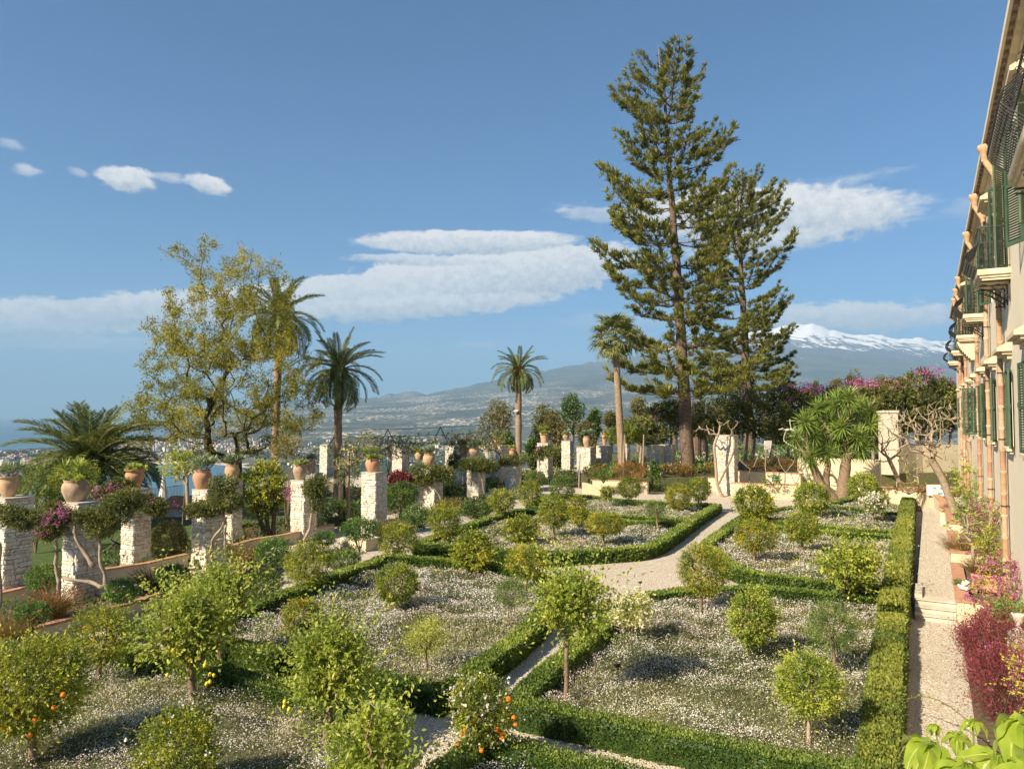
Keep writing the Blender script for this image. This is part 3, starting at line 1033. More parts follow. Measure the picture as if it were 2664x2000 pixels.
# ------------------------------------------------------------------ plants
def grow(trunk, targets, step, seed, rt=.012, jit=.12, expo=.42, sag=0.0, pull=.35, bendy=.12):
    """skeleton: trunk polyline, then every target is joined to the nearest node below it"""
    rng = rs(seed)
    N = [np.array(p, float) for p in trunk]
    par = [-1] + list(range(len(trunk) - 1))
    T = np.asarray(targets, float)
    order = np.argsort(np.linalg.norm(T - N[-1], axis=1))
    tips = []
    buf = np.zeros((len(T) * 60 + len(N) + 10, 3))
    buf[:len(N)] = N
    cnt = len(N)
    depth = [0.0]
    for i in range(1, cnt):
        depth.append(depth[-1] + np.linalg.norm(buf[i] - buf[i - 1]))
    lo = max(1, cnt - 2)
    for k in order:
        t_ = T[k]
        dd = np.linalg.norm(buf[lo - 1:cnt] - t_, axis=1) + np.array(depth[lo - 1:cnt]) * pull
        a = int(np.argmin(dd)) + lo - 1
        L = np.linalg.norm(t_ - buf[a])
        m_ = min(50, max(1, int(L / step)))
        p = buf[a].copy()
        prev = a
        bend = rng.normal(size=3) * L * bendy
        for s_ in range(1, m_ + 1):
            f = s_ / m_
            q = buf[a] * (1 - f) + t_ * f + bend * math.sin(f * math.pi) + rng.normal(size=3) * step * jit + np.array([0, 0, sag * L * math.sin(f * math.pi)])
            if s_ == m_:
                q = t_
            buf[cnt] = q
            depth.append(depth[prev] + np.linalg.norm(q - buf[prev]))
            par.append(prev)
            prev = cnt
            cnt += 1
            if cnt >= len(buf) - 2:
                break
        tips.append(prev)
        if cnt >= len(buf) - 2:
            break
    load = np.zeros(cnt)
    for t_ in tips:
        load[t_] += 1
    for i in range(cnt - 1, 0, -1):
        load[par[i]] += load[i]
    R = rt * np.maximum(load, 1) ** expo
    idx = np.arange(1, cnt)
    pa = np.array(par)[1:]
    tp = np.array(tips)
    td = unit(buf[tp] - buf[np.array(par)[tp]])
    return buf[pa], buf[idx], np.minimum(R[pa], R[idx] * 1.35), R[idx], buf[tp], td


def lobes(rng, n, k=10, amp=.3):
    L = rdir(rng, k)
    L[:, 2] *= .8
    A = rng.uniform(-.5, 1, k)
    def f(D):
        c = np.clip(D @ L.T, 0, 1) ** 5
        return 1 + amp * (c * A).sum(1) - amp * .25
    return f


def crown(mb, seed, c, r, shoots, nl, leaf, ratio=.5, up=.35, shell=.55, lump=.28, shoot=.16, mat=0, tbase=.32, spiky=0.0, sunny=.0, wild=.5, vert=0.0):
    rng = rs(seed)
    D = rdir(rng, shoots)
    f = lobes(rng, shoots, 11, lump)(D)
    fr = (1 - shell * rng.random(shoots) ** 1.6) * f
    r = np.array(r, float)
    # clumps: gather shoots towards clump centres so gaps show
    P = np.array(c) + D * r * fr[:, None]
    cent = np.array(c) + rdir(rng, max(6, shoots // 28)) * r * .86
    near = np.argmin(((P[:, None] - cent[None]) ** 2).sum(2), 1)
    P = P + (cent[near] - P) * rng.uniform(0, .32, shoots)[:, None]
    SD = unit(D + np.array([0, 0, up + vert]) + rng.normal(size=(shoots, 3)) * wild)
    sl_ = shoot * rng.uniform(.5, 1.3, shoots) * (1 + spiky * (rng.random(shoots) < .22) * 2.2)
    ct = rng.normal(size=len(cent)) * .15
    for k in range(nl):
        t_ = (k + .5) / nl
        pos = P + SD * (sl_ * t_)[:, None]
        LD = unit(SD * (.35 + .4 * t_) + rng.normal(size=(shoots, 3)) * .62 + np.array([0, 0, -.12]))
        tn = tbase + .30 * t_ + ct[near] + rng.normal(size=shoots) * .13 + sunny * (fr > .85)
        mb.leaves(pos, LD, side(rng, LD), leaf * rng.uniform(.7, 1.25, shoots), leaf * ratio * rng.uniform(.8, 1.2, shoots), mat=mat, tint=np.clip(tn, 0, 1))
    return P, SD


_ico = None


def fruit_mesh(name, mat, r, squash=1.0, nub=0.0):
    bm = bmesh.new()
    bmesh.ops.create_icosphere(bm, subdivisions=2, radius=r)
    for v in bm.verts:
        v.co.z *= squash
        if nub and abs(v.co.z) > r * squash * .8:
            v.co.z *= 1 + nub
    for f in bm.faces:
        f.smooth = True
    me = bpy.data.meshes.new(name)
    bm.to_mesh(me)
    bm.free()
    me.materials.append(mat)
    return me


FR = {'orange': fruit_mesh('orange', M['orange'], .042), 'lemon': fruit_mesh('lemon', M['lemon'], .036, 1.25, .12)}
_o = np.array([(1, 0, 0), (-1, 0, 0), (0, 1, 0), (0, -1, 0), (0, 0, 1), (0, 0, -1)], float)
_of = np.array([(0, 2, 4), (2, 1, 4), (1, 3, 4), (3, 0, 4), (2, 0, 5), (1, 2, 5), (3, 1, 5), (0, 3, 5)])


def small_fruit(mb, P, r, mat=0):
    n = len(P)
    r = np.broadcast_to(r, (n,))
    v = (P[:, None] + _o[None] * r[:, None, None]).reshape(-1, 3)
    t_ = (_of[None] + np.arange(n)[:, None, None] * 6).reshape(-1, 3)
    mb.add(v, None, t_, mat=mat)


def petals(mb, rng, P, r, mat=0, k=2):
    for _ in range(k):
        n = len(P)
        D = unit(rng.normal(size=(n, 3)) + np.array([0, 0, .5]))
        mb.leaves(P + rng.normal(size=(n, 3)) * r * .5, D, side(rng, D), r * 1.6, r * 1.3, mat=mat, tint=rng.random(n))


STY = {
    #          mat       leaf ratio shoots/m2 nl shell lump shoot spiky up  tbase wild
    'ball':   ('citrus', .062, .46, 175, 6, .42, .12, .13, .2, .15, .26, .45),
    'dball':  ('deep', .050, .50, 190, 6, .35, .06, .09, .0, .15, .38, .45),
    'mandarin': ('citrus', .058, .48, 170, 6, .55, .34, .16, .5, .25, .38, .5),
    'kumquat': ('citrus', .050, .45, 230, 6, .55, .24, .13, .3, .2, .40, .55),
    'lemon':  ('lemon_leaf', .110, .52, 50, 8, .85, .50, .34, 1.1, .65, .36, .5),
    'bright': ('citrus', .088, .45, 120, 6, .60, .30, .19, .5, .15, .44, .5),
    'round':  ('lemon_leaf', .070, .55, 150, 6, .45, .20, .17, .45, .45, .38, .4),
    'fine':   ('deep', .036, .42, 235, 7, .55, .24, .15, .4, .3, .44, .55),
    'pale':   ('lemon_leaf', .060, .42, 95, 6, .75, .26, .17, .4, .3, .52, .6),
    'blossom': ('citrus', .065, .50, 150, 6, .62, .22, .16, .4, .3, .34, .5),
    'shoots': ('lemon_leaf', .110, .50, 26, 12, .90, .40, .50, 1.0, 1.3, .44, .32),
}


def tree(name, label, cat, style, base, crown_px, seed, trunk_r=.045, trunks=1, bark='bark', fruits=(), tiny=None, blossom=0, group='citrus trees planted in the flower beds', z0=0.0, lean=0.0, stakes=0, bcol='petal_white', depth=None):
    """base: picture pixel of the trunk foot; crown_px: x0, x1, top, bottom of the crown in the picture"""
    b = G(base[0], base[1], z0)
    d = b.y
    x0, x1, yt, yb = crown_px
    ct, cb = K((x0 + x1) / 2, yt, d), K((x0 + x1) / 2, yb, d)
    rx = (x1 - x0) / 2 / FPX * d
    ry = rx * .85
    zc = (ct.z + cb.z) / 2
    dl = math.atan2(EYE - zc, d)
    hv = (ct.z - cb.z) / 2 * math.cos(dl)
    rz = math.sqrt(max(hv ** 2 - (ry * math.sin(dl)) ** 2, (hv * .62) ** 2)) / math.cos(dl)
    c = np.array([ct.x - b.x, 0, zc - b.z])
    mat, leaf, ratio, dens, nl, shell, lump, shoot, spiky, up, tb, wild = STY[style]
    rng = rs(seed)
    th = thing(name, label, cat, b, 0, group)
    area = 4 * math.pi * ((rx * ry) ** .8 + (rx * rz) ** .8 + (ry * rz) ** .8) ** 1 / 3
    scale = np.clip(d / 20, .72, 1.7)
    leaf_s = leaf * (1 + (scale - 1) * .55)
    shoots = int(area * dens * 1.25 / scale ** 1.1)
    kk_ = .66 if style in ('lemon', 'shoots') else .95
    mb = MB()
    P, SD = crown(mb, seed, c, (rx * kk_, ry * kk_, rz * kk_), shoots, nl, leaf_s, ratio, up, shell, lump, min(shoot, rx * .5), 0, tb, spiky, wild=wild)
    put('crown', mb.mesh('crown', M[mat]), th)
    # wood
    tb_ = MB()
    hbot = c[2] - rz
    fork = max(.15, hbot + rz * .25)
    tg = c + rdir(rng, 46) * np.array([rx, ry, rz]) * rng.uniform(.45, .85, 46)[:, None]
    tg[:, 2] = np.maximum(tg[:, 2], fork + .05)
    for k in range(trunks):
        ox = (k - (trunks - 1) / 2) * .16
        tr = [(ox * .6, 0, -.05)]
        for s_ in range(1, 6):
            f = s_ / 5
            tr.append((ox * (1 + 1.5 * f) + c[0] * f * .6 + lean * math.sin(f * 3) + rng.normal() * .012, rng.normal() * .012, fork * f))
        P0, P1, r0, r1, tips, td = grow(tr, tg[k::trunks], .16, seed + 7 + k, rt=.006, expo=.45, jit=.10)
        sc_ = trunk_r / max(r0.max(), 1e-3)
        tb_.edges(P0, P1, np.maximum(r0 * sc_, .004), np.maximum(r1 * sc_, .003), 6)
        tb_.tube(tr, np.linspace(trunk_r * 1.12, trunk_r * .92, len(tr)), 9)
    for k in range(stakes):
        a = k * 2.1 + .4
        tb_.tube([(math.cos(a) * .16, math.sin(a) * .16, 0), (math.cos(a) * .05, math.sin(a) * .05, fork + .25)], .012, 6)
    put('trunk', tb_.mesh('trunk', M[bark], smooth=True), th)
    if tiny:
        fm, n, r = tiny
        fb = MB()
        k = rng.integers(0, len(P), n)
        out = unit(P[k] - c)
        small_fruit(fb, P[k] + out * rng.uniform(.03, .12, n)[:, None] + rng.normal(size=(n, 3)) * .03, r * rng.uniform(.8, 1.2, n))
        put('fruit', fb.mesh('fruit', M[fm], smooth=True), th, kind='stuff')
    for kind, fx, fy in fruits:
        q = K(fx, fy, d - rx * .55)
        put(kind, FR[kind], th, (q.x - b.x, q.y - b.y, q.z - b.z), (rng.uniform(0, .5), rng.uniform(0, .5), rng.uniform(0, 3)), rng.uniform(.9, 1.15))
    if blossom:
        fb = MB()
        k = rng.integers(0, len(P), blossom)
        petals(fb, rng, P[k] + (SD[k] * .4 + unit(P[k] - c)) * rng.uniform(.06, .20, blossom)[:, None], .044 * scale, k=3)
        put('blossom', fb.mesh('blossom', M[bcol]), th, kind='stuff')
    return th


def zp(ox, oy, s_, *pts):
    return [(k, ox + x / s_, oy + y / s_) for k, x, y in pts]


L7 = lambda *p: zp(400, 1600, 3.687, *p)
R5 = lambda *p: zp(900, 1500, 3.322, *p)
Z8 = lambda *p: zp(0, 1350, 2.555, *p)
T = tree
T('lemon_tree', 'open lemon tree with forked trunk and yellow lemons, in the lower left bed', 'lemon tree', 'lemon', (503, 1842), (366, 622, 1502, 1772), 11, .075,
  fruits=L7(('lemon', 130, 572), ('lemon', 540, 566), ('lemon', 577, 573), ('lemon', 508, 655), ('lemon', 540, 636), ('lemon', 186, 336), ('lemon', 236, 380), ('lemon', 490, 478), ('lemon', 352, 432)))
T('lemon_tree', 'light green leafy tree just behind the lemon tree with the forked trunk', 'lemon tree', 'lemon', (572, 1735), (478, 672, 1462, 1640), 12, .06)
T('orange_tree', 'dense orange tree with glossy leaves and a few deep orange fruits, bottom left corner', 'orange tree', 'bright', (88, 2000), (-60, 214, 1662, 1915), 13, .065,
  fruits=Z8(('orange', 358, 1250), ('orange', 420, 1165), ('orange', 122, 1312), ('orange', 233, 1332), ('orange', 197, 1435), ('orange', 10, 1385), ('orange', 60, 1396)))
T('orange_tree', 'shaded orange tree beside the tan planter wall at the left', 'orange tree', 'mandarin', (256, 1790), (185, 345, 1578, 1728), 14, .055, tiny=('orange', 12, .03))
T('citrus_bush', 'bush with clusters of white blossom at the bottom edge of the lower left bed', 'citrus bush', 'blossom', (462, 2085), (366, 562, 1838, 2090), 15, .05, blossom=90)
T('lemon_tree', 'tall light green lemon tree with yellow lemons low on its left, beside the lower path', 'lemon tree', 'lemon', (852, 1945), (736, 986, 1582, 1872), 16, .075,
  fruits=L7(('lemon', 1250, 872), ('lemon', 1298, 900), ('lemon', 1422, 912), ('lemon', 1648, 846), ('lemon', 1255, 828)))
T('lemon_shrub', 'bright lemon shrub with long leafy shoots at the bottom edge', 'lemon shrub', 'shoots', (968, 2170), (862, 1090, 1800, 2170), 17, .05, z0=0)
T('orange_tree', 'tree carrying white blossom and hanging oranges beside the path junction', 'orange tree', 'blossom', (1256, 2012), (1172, 1334, 1752, 1930), 18, .06, blossom=170,
  fruits=R5(('orange', 1310, 1320), ('orange', 1350, 1345), ('orange', 1348, 1390), ('orange', 1450, 1215), ('orange', 1465, 1280), ('orange', 1035, 1320), ('orange', 1010, 1355), ('orange', 965, 1445), ('orange', 1172, 1500), ('orange', 1405, 1055)))
T('topiary_tree', 'dark green ball tree on a pale stem in the middle of the left daisy bed', 'topiary tree', 'ball', (1026, 1600), (978, 1090, 1466, 1568), 19, .035, bark='bark_pale', group='')
T('citrus_tree', 'small pale yellow-green tree on a slim trunk near the corner of the middle bed', 'citrus tree', 'pale', (1109, 1762), (1060, 1160, 1606, 1700), 20, .035)
T('young_tree', 'small dark tree tied to stakes at the inner edge of the middle bed', 'young tree', 'fine', (1330, 1645), (1290, 1368, 1506, 1582), 21, .02, stakes=3)
T('lemon_tree', 'large light green tree on a tall bare trunk, left side of the big right bed', 'lemon tree', 'lemon', (1476, 1836), (1380, 1584, 1452, 1688), 22, .045, lean=-.05)
T('kumquat_tree', 'slim tree full of small orange fruits left of the gravel clearing', 'kumquat tree', 'kumquat', (1367, 1556), (1315, 1432, 1412, 1508), 23, .04, tiny=('kumquat', 190, .018))
T('citrus_tree', 'bright glossy round tree with drooping leaves left of the kumquat tree by the clearing', 'citrus tree', 'bright', (1237, 1508), (1184, 1284, 1379, 1488), 24, .045)
T('citrus_tree', 'low bright glossy bush-like tree in the bed beyond the clearing', 'citrus tree', 'bright', (1354, 1428), (1309, 1403, 1341, 1414), 25, .045)
T('citrus_tree', 'olive green tree with a visible straight trunk in the bed beyond the clearing', 'citrus tree', 'mandarin', (1441, 1412), (1399, 1480, 1290, 1378), 26, .055)
T('orange_tree', 'tree with hanging oranges on its right side behind the olive green tree', 'orange tree', 'mandarin', (1502, 1388), (1476, 1528, 1290, 1368), 27, .05, tiny=('orange', 40, .036))
T('citrus_tree', 'round yellow-green tree beside the short diagonal hedge', 'citrus tree', 'mandarin', (1309, 1362), (1277, 1340, 1270, 1336), 28, .06)
T('citrus_tree', 'round yellow-green tree just right of the short diagonal hedge, farther back', 'citrus tree', 'mandarin', (1378, 1330), (1347, 1410, 1246, 1318), 29, .06)
T('topiary_tree', 'large dark green globe shrub before the stone pillars at the far side', 'topiary tree', 'dball', (1462, 1316), (1427, 1497, 1235, 1306), 30, .07, group='')
T('topiary_tree', 'dark green dome shrub half hidden behind the far yellow-green tree', 'topiary tree', 'dball', (1393, 1292), (1364, 1420, 1222, 1270), 31, .06, group='')
T('citrus_tree', 'tall oval yellow-green tree beside the gravel strip by the planter wall', 'citrus tree', 'mandarin', (1155, 1428), (1117, 1200, 1308, 1410), 32, .06)
T('citrus_tree', 'yellow-green tree at the back left corner of the middle bed', 'citrus tree', 'mandarin', (1035, 1466), (984, 1082, 1358, 1446), 33, .05)
T('citrus_tree', 'round yellow-green tree in front of the long hedge of the middle bed', 'citrus tree', 'mandarin', (804, 1557), (742, 856, 1402, 1524), 34, .045)
T('kumquat_tree', 'low kumquat bush dotted with orange fruit behind the tall lemon tree', 'kumquat bush', 'kumquat', (788, 1662), (738, 832, 1556, 1652), 35, .035, tiny=('orange', 55, .034))
T('topiary_tree', 'clipped ball tree in front of the cream end wall, on a thin stem', 'topiary tree', 'ball', (1636, 1322), (1607, 1667, 1241, 1296), 36, .045, bark='bark_pale', group='')
T('young_tree', 'sparse little tree on a thin leaning trunk before the cream end wall', 'young tree', 'blossom', (1573, 1329), (1562, 1600, 1265, 1296), 37, .035)
T('kumquat_tree', 'spreading golden kumquat tree at the far side of the clearing', 'kumquat tree', 'kumquat', (1568, 1428), (1521, 1627, 1332, 1394), 38, .06, tiny=('kumquat', 260, .023))
T('young_tree', 'small dark round tree on a forked trunk beside the gravel alley', 'young tree', 'fine', (1714, 1390), (1679, 1731, 1300, 1347), 39, .05)
T('kumquat_tree', 'golden kumquat tree in front of the tall pine trunk', 'kumquat tree', 'kumquat', (1768, 1343), (1727, 1800, 1256, 1324), 40, .06, tiny=('kumquat', 240, .024))
T('topiary_tree', 'clipped ball tree right of the tall pine trunk, at the start of the alley', 'topiary tree', 'ball', (1816, 1335), (1786, 1850, 1242, 1304), 41, .045, bark='bark_pale', group='')
T('citrus_tree', 'tall bushy tree with narrow bright leaves right of the gravel alley', 'citrus tree', 'bright', (1952, 1376), (1909, 2012, 1260, 1352), 42, .05, tiny=('orange', 12, .035))
T('citrus_tree', 'round yellow-green tree at the left foot of the blade-leaved tree', 'citrus tree', 'round', (2112, 1362), (2067, 2156, 1253, 1342), 43, .06)
T('citrus_tree', 'round yellow-green tree at the right foot of the blade-leaved tree', 'citrus tree', 'round', (2245, 1322), (2207, 2284, 1230, 1302), 44, .06)
T('citrus_tree', 'round yellow-green tree between the fruit-laden kumquat and the wide tree', 'citrus tree', 'mandarin', (2088, 1456), (2041, 2132, 1327, 1418), 45, .05, tiny=('kumquat', 30, .03))
T('kumquat_tree', 'kumquat tree loaded with orange fruit right of the gravel alley', 'kumquat tree', 'kumquat', (1963, 1480), (1908, 2022, 1349, 1436), 46, .055, tiny=('kumquat', 330, .022))
T('kumquat_tree', 'large tree full of small orange fruit at the near right edge of the clearing', 'kumquat tree', 'kumquat', (1821, 1616), (1762, 1892, 1406, 1552), 47, .05, tiny=('kumquat', 330, .018))
T('citrus_tree', 'egg-shaped yellow-green tree with dense rounded leaves in the big right bed', 'citrus tree', 'round', (1948, 1732), (1897, 2014, 1531, 1682), 48, .055)
T('citrus_tree', 'wide yellow-green tree with two leaning trunks beside the broad hedge', 'citrus tree', 'lemon', (2200, 1592), (2128, 2300, 1402, 1558), 49, .045, trunks=2, fruits=[('lemon', 2207, 1555)])
T('young_tree', 'dark fine-leaved tree behind the one with drooping leaves in the big right bed', 'young tree', 'fine', (2172, 1767), (2100, 2226, 1562, 1692), 50, .035, stakes=1)
T('citrus_tree', 'yellow-green tree with drooping leaves on a straight trunk, nearest the broad hedge', 'citrus tree', 'round', (2106, 1962), (2026, 2172, 1706, 1862), 51, .035, bark='bark_pale')
T('blossoming_tree', 'small tree covered in cream blossom at the near left of the clearing', 'blossoming tree', 'pale', (1641, 1682), (1600, 1696, 1542, 1634), 52, .035, blossom=420, bcol='petal_cream')
T('blossoming_tree', 'small standard tree with white blossom at the far right corner', 'blossoming tree', 'blossom', (2271, 1374), (2246, 2300, 1287, 1332), 53, .045, blossom=150)
T('young_tree', 'small standard tree just right of the white-blossomed one at the far corner', 'young tree', 'blossom', (2288, 1363), (2276, 2310, 1284, 1326), 54, .035)


# ------------------------------------------------------------------ bushes and grasses
def bush(name, label, cat, mat, box_px, base_y, seed, z0=0.0, dens=260, leaf=.05, lump=.22, flowers=None, group=None, ratio=.6, up=.3, depth=None, stretch=1.0, flat_=1.0, shell=.5, tb=.32, d_scale=.8):
    x0, x1, yt, yb = box_px
    b = G((x0 + x1) / 2, base_y, z0) if depth is None else K((x0 + x1) / 2, yb, depth)
    if depth is not None:
        b.z = z0
    d = b.y
    top, bot = K((x0 + x1) / 2, yt, d), K((x0 + x1) / 2, yb, d)
    rx, rz = (x1 - x0) / 2 / FPX * d, (top.z - bot.z) / 2
    ry = rx * d_scale
    dl = math.atan2(max(EYE - (top.z + bot.z) / 2, 0), d)
    rz = math.sqrt(max((rz * math.cos(dl)) ** 2 - (ry * math.sin(dl)) ** 2, (rz * .6) ** 2)) / math.cos(dl)
    c = np.array([top.x - b.x, 0, (top.z + bot.z) / 2 - b.z])
    th = thing(name, label, cat, b, 0, group)
    scale = np.clip(d / 22, .7, 2.6)
    area = 4 * math.pi * ((rx * ry) ** .8 + (rx * rz) ** .8 + (ry * rz) ** .8) / 3
    n = int(area * dens / scale ** 1.35)
    mb = MB()
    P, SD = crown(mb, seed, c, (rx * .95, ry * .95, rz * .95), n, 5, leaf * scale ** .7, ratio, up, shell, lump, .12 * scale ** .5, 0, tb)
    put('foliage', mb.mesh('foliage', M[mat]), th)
    rng = rs(seed + 1)
    sb = MB()
    for k in range(5):
        a = rng.uniform(0, 6.28)
        sb.tube([(0, 0, -.02), tuple(c * np.array([.5, 0, .5]) + np.array([math.cos(a) * rx * .2, math.sin(a) * ry * .2, 0])), tuple(c + np.array([math.cos(a) * rx * .5, math.sin(a) * ry * .5, 0]))], [.02 * scale, .014 * scale, .006], 5)
    put('stems', sb.mesh('stems', M['bark']), th)
    if flowers:
        fm, n, r = flowers[:3]
        fb = MB()
        k = rng.integers(0, len(P), n)
        petals(fb, rng, P[k] + SD[k] * .1 * scale, r, k=3)
        put('flowers', fb.mesh('flowers', M[fm]), th, kind='stuff')
    return th


def grass(label, cx, cyy, depth, r, h, n, seed, mat='bronze', z0=0.0, plume=None, name='ornamental_grass', bow=.5, w=.010):
    c = K(cx, cyy, depth)
    th = thing(name, label, 'grass', (c.x, c.y, z0))
    rng = rs(seed)
    mb = MB()
    a = rng.uniform(0, 6.283, n)
    rr = r * np.sqrt(rng.random(n)) * .5
    P = np.stack([np.cos(a) * rr, np.sin(a) * rr, np.zeros(n)], 1)
    out = np.stack([np.cos(a), np.sin(a), np.zeros(n)], 1)
    tilt = rng.random(n) * bow * 1.6
    D = unit(out * tilt[:, None] + rng.normal(size=(n, 3)) * .15 + np.array([0, 0, 1]))
    L = h * rng.uniform(.5, 1.1, n)
    tn = np.clip(.4 + rng.normal(size=n) * .25, 0, 1)
    for s_ in range(3):
        Wd = side(rng, D)
        mb.leaves(P, D, Wd, L / 3 * 1.05, w, fold=.1, tint=tn, mid=.3)
        P = P + D * (L / 3)[:, None]
        D = unit(D + out * .35 * bow + np.array([0, 0, -.35 * bow]))
    put('blades', mb.mesh('blades', M[mat]), th)
    if plume:
        fb = MB()
        k = rng.integers(0, n, int(n * .05))
        petals(fb, rng, P[k], plume[1], k=3)
        put('flowers', fb.mesh('flowers', M[plume[0]]), th, kind='stuff')
    return th


gar = 'geraniums along the planter walls'
bush('geranium', 'red and pink flowering geranium on the front planter wall, far left', 'geranium', 'geranium', (42, 130, 1566, 1626), 1650, 60, .4, flowers=('petal_red', 14, .035), group=gar)
bush('geranium', 'dark green geranium mass between the first and second pillar from the left', 'geranium', 'geranium', (70, 160, 1468, 1540), 1560, 61, .3, flowers=('petal_red', 12, .03), group=gar)
bush('geranium', 'dark green geranium right of the vine-clad second pillar', 'geranium', 'geranium', (274, 358, 1505, 1570), 1585, 62, .4, flowers=('petal_pink', 8, .03), group=gar)
bush('geranium', 'lit green geranium on the planter wall left of the fourth pillar', 'geranium', 'geranium', (412, 492, 1468, 1528), 1542, 63, .4, flowers=('petal_pink', 14, .025), group=gar)
bush('geranium', 'leafy geranium on the planter wall right of the twisted vine stems', 'geranium', 'geranium', (662, 756, 1396, 1466), 1482, 64, .4, flowers=('petal_pink', 16, .03), group=gar)
bush('geranium', 'small dark geranium beside the gap in the planter wall', 'geranium', 'geranium', (812, 872, 1385, 1420), 1428, 65, .35, flowers=('petal_pink', 10, .03), group=gar)
bush('geranium', 'bright green geranium with pale flowers filling the stone planter box', 'geranium', 'geranium', (884, 986, 1346, 1406), 1438, 66, .45, flowers=('petal_pink', 30, .035), group=gar)
bush('geranium', 'bright green geranium right of the tall bare pillar', 'geranium', 'geranium', (1046, 1116, 1312, 1364), 1385, 67, .3, flowers=('petal_pink', 16, .035), group=gar)
bush('border_shrub', 'low dark shrubs along the shaded path below the planter wall', 'shrub', 'box', (600, 742, 1478, 1552), 1560, 68, 0, d_scale=.5)
bush('border_shrub', 'low shrubs beside the pale stone planter box', 'shrub', 'box', (846, 940, 1430, 1482), 1486, 69, 0, flowers=('petal_pink', 20, .03))
bush('border_shrub', 'low shrubs right of the tall oval tree, by the far gravel strip', 'shrub', 'deep', (1190, 1290, 1300, 1344), 1348, 70, 0, flowers=('petal_white', 20, .03))
bush('border_shrub', 'dark shrubs between the fork-trunked lemon tree and the shaded path', 'shrub', 'deep', (316, 420, 1612, 1662), 1668, 71, 0)
bush('border_shrub', 'dark shrubs filling the corner behind the shaded orange tree', 'shrub', 'deep', (60, 200, 1660, 1712), 1720, 72, 0)
bush('border_shrub', 'low green shrubs between the lemon trees and the long low hedge', 'shrub', 'box', (470, 610, 1500, 1590), 1600, 73, 0, d_scale=.5)
bush('shrub', 'dark shrub behind the fourth pillar from the left, before the lawn', 'shrub', 'dusty', (392, 492, 1350, 1462), 1470, 74, 0, group='shrubs between the pillar rows')
bush('shrub', 'dark shrub right of the fifth pillar, behind the tall bare one', 'shrub', 'deep', (832, 936, 1296, 1372), 1378, 75, 0, group='shrubs between the pillar rows')
bush('shrub', 'dark green shrub between the tall bare pillar and the vine-topped one', 'shrub', 'deep', (1000, 1090, 1250, 1318), 1352, 76, 0, group='shrubs between the pillar rows')
bush('shrub', 'dark shrub behind the leaning stone buttress', 'shrub', 'deep', (1150, 1200, 1262, 1290), 1300, 77, 0, group='shrubs between the pillar rows')
bush('shrub', 'reddish succulent shrub right of the tall bare pillar', 'shrub', 'burgundy', (1010, 1068, 1226, 1268), 1330, 78, 0, leaf=.08, group='shrubs between the pillar rows', tb=.6)
bush('shrub', 'yellowish shrub below the reddish one by the tall bare pillar', 'shrub', 'citrus', (1030, 1070, 1262, 1290), 1330, 79, 0, group='shrubs between the pillar rows')
bush('shrub', 'dark bush left of the arch between two vine-topped pillars', 'shrub', 'bougain_leaf', (1262, 1300, 1240, 1262), 1268, 80, 0, group='shrubs between the pillar rows')
bush('orange_bush', 'broad shaded citrus bush behind the first two pillars', 'citrus bush', 'citrus', (24, 160, 1202, 1400), 1440, 81, 0, dens=150, leaf=.06, lump=.3, tb=.12)
bush('orange_bush', 'dark citrus bush behind the pot on the second pillar', 'citrus bush', 'citrus', (140, 262, 1196, 1300), 1440, 82, 0, dens=150, leaf=.06, lump=.3, tb=.2)

# bright leafy tree between pillars, on the lawn
T('citrus_tree', 'leafy bright green tree with dark forked trunks on the lawn between the pillars', 'tree', 'bright', (702, 1402), (622, 748, 1190, 1350), 84, .10, trunks=3, bark='bark_dark', group='')

for i, (cx, cyy, d, r, h, z, lab, pl) in enumerate([
    (20, 1640, 18.6, .9, .7, .42, 'bronze grass spilling over the front planter wall at the left edge', None),
    (140, 1592, 20.5, .5, .9, .42, 'thin grass with red flower sprays left of the second pillar', ('petal_red', .03)),
    (190, 1505, 24, .6, .6, .4, 'bronze grass beside the third pillar foot, with red flowers', ('petal_red', .025)),
    (395, 1515, 23.8, .6, .8, .42, 'bronze grass between the third and fourth pillars', None),
    (635, 1450, 28, .9, .9, .42, 'tall bronze grass around the foot of the twisted vine stems', None),
    (1015, 1370, 35, 1.0, .9, .3, 'bronze grass mound right of the tall bare pillar', None),
    (1170, 1312, 44, 1.0, .9, .3, 'reddish grass beside the vine-topped stone buttress', None),
    (2512, 1440, 27, .9, .9, .8, 'golden brown grass fountain in the right-hand planter', ('petal_red', .02)),
    (2470, 1310, 46, 1.2, .9, .9, 'brown grass at the foot of the bare branched tree', None),
    (2506, 1345, 36, 1.1, .9, .9, 'brown grass trailing over the upper right-hand planter', ('petal_red', .03)),
    (2555, 1520, 22.4, .5, .65, 1.1, 'fine golden grass growing out of the terracotta trough', None)]):
    grass(lab, cx, cyy, d, r, h, 900, 400 + i, z0=z, plume=pl)


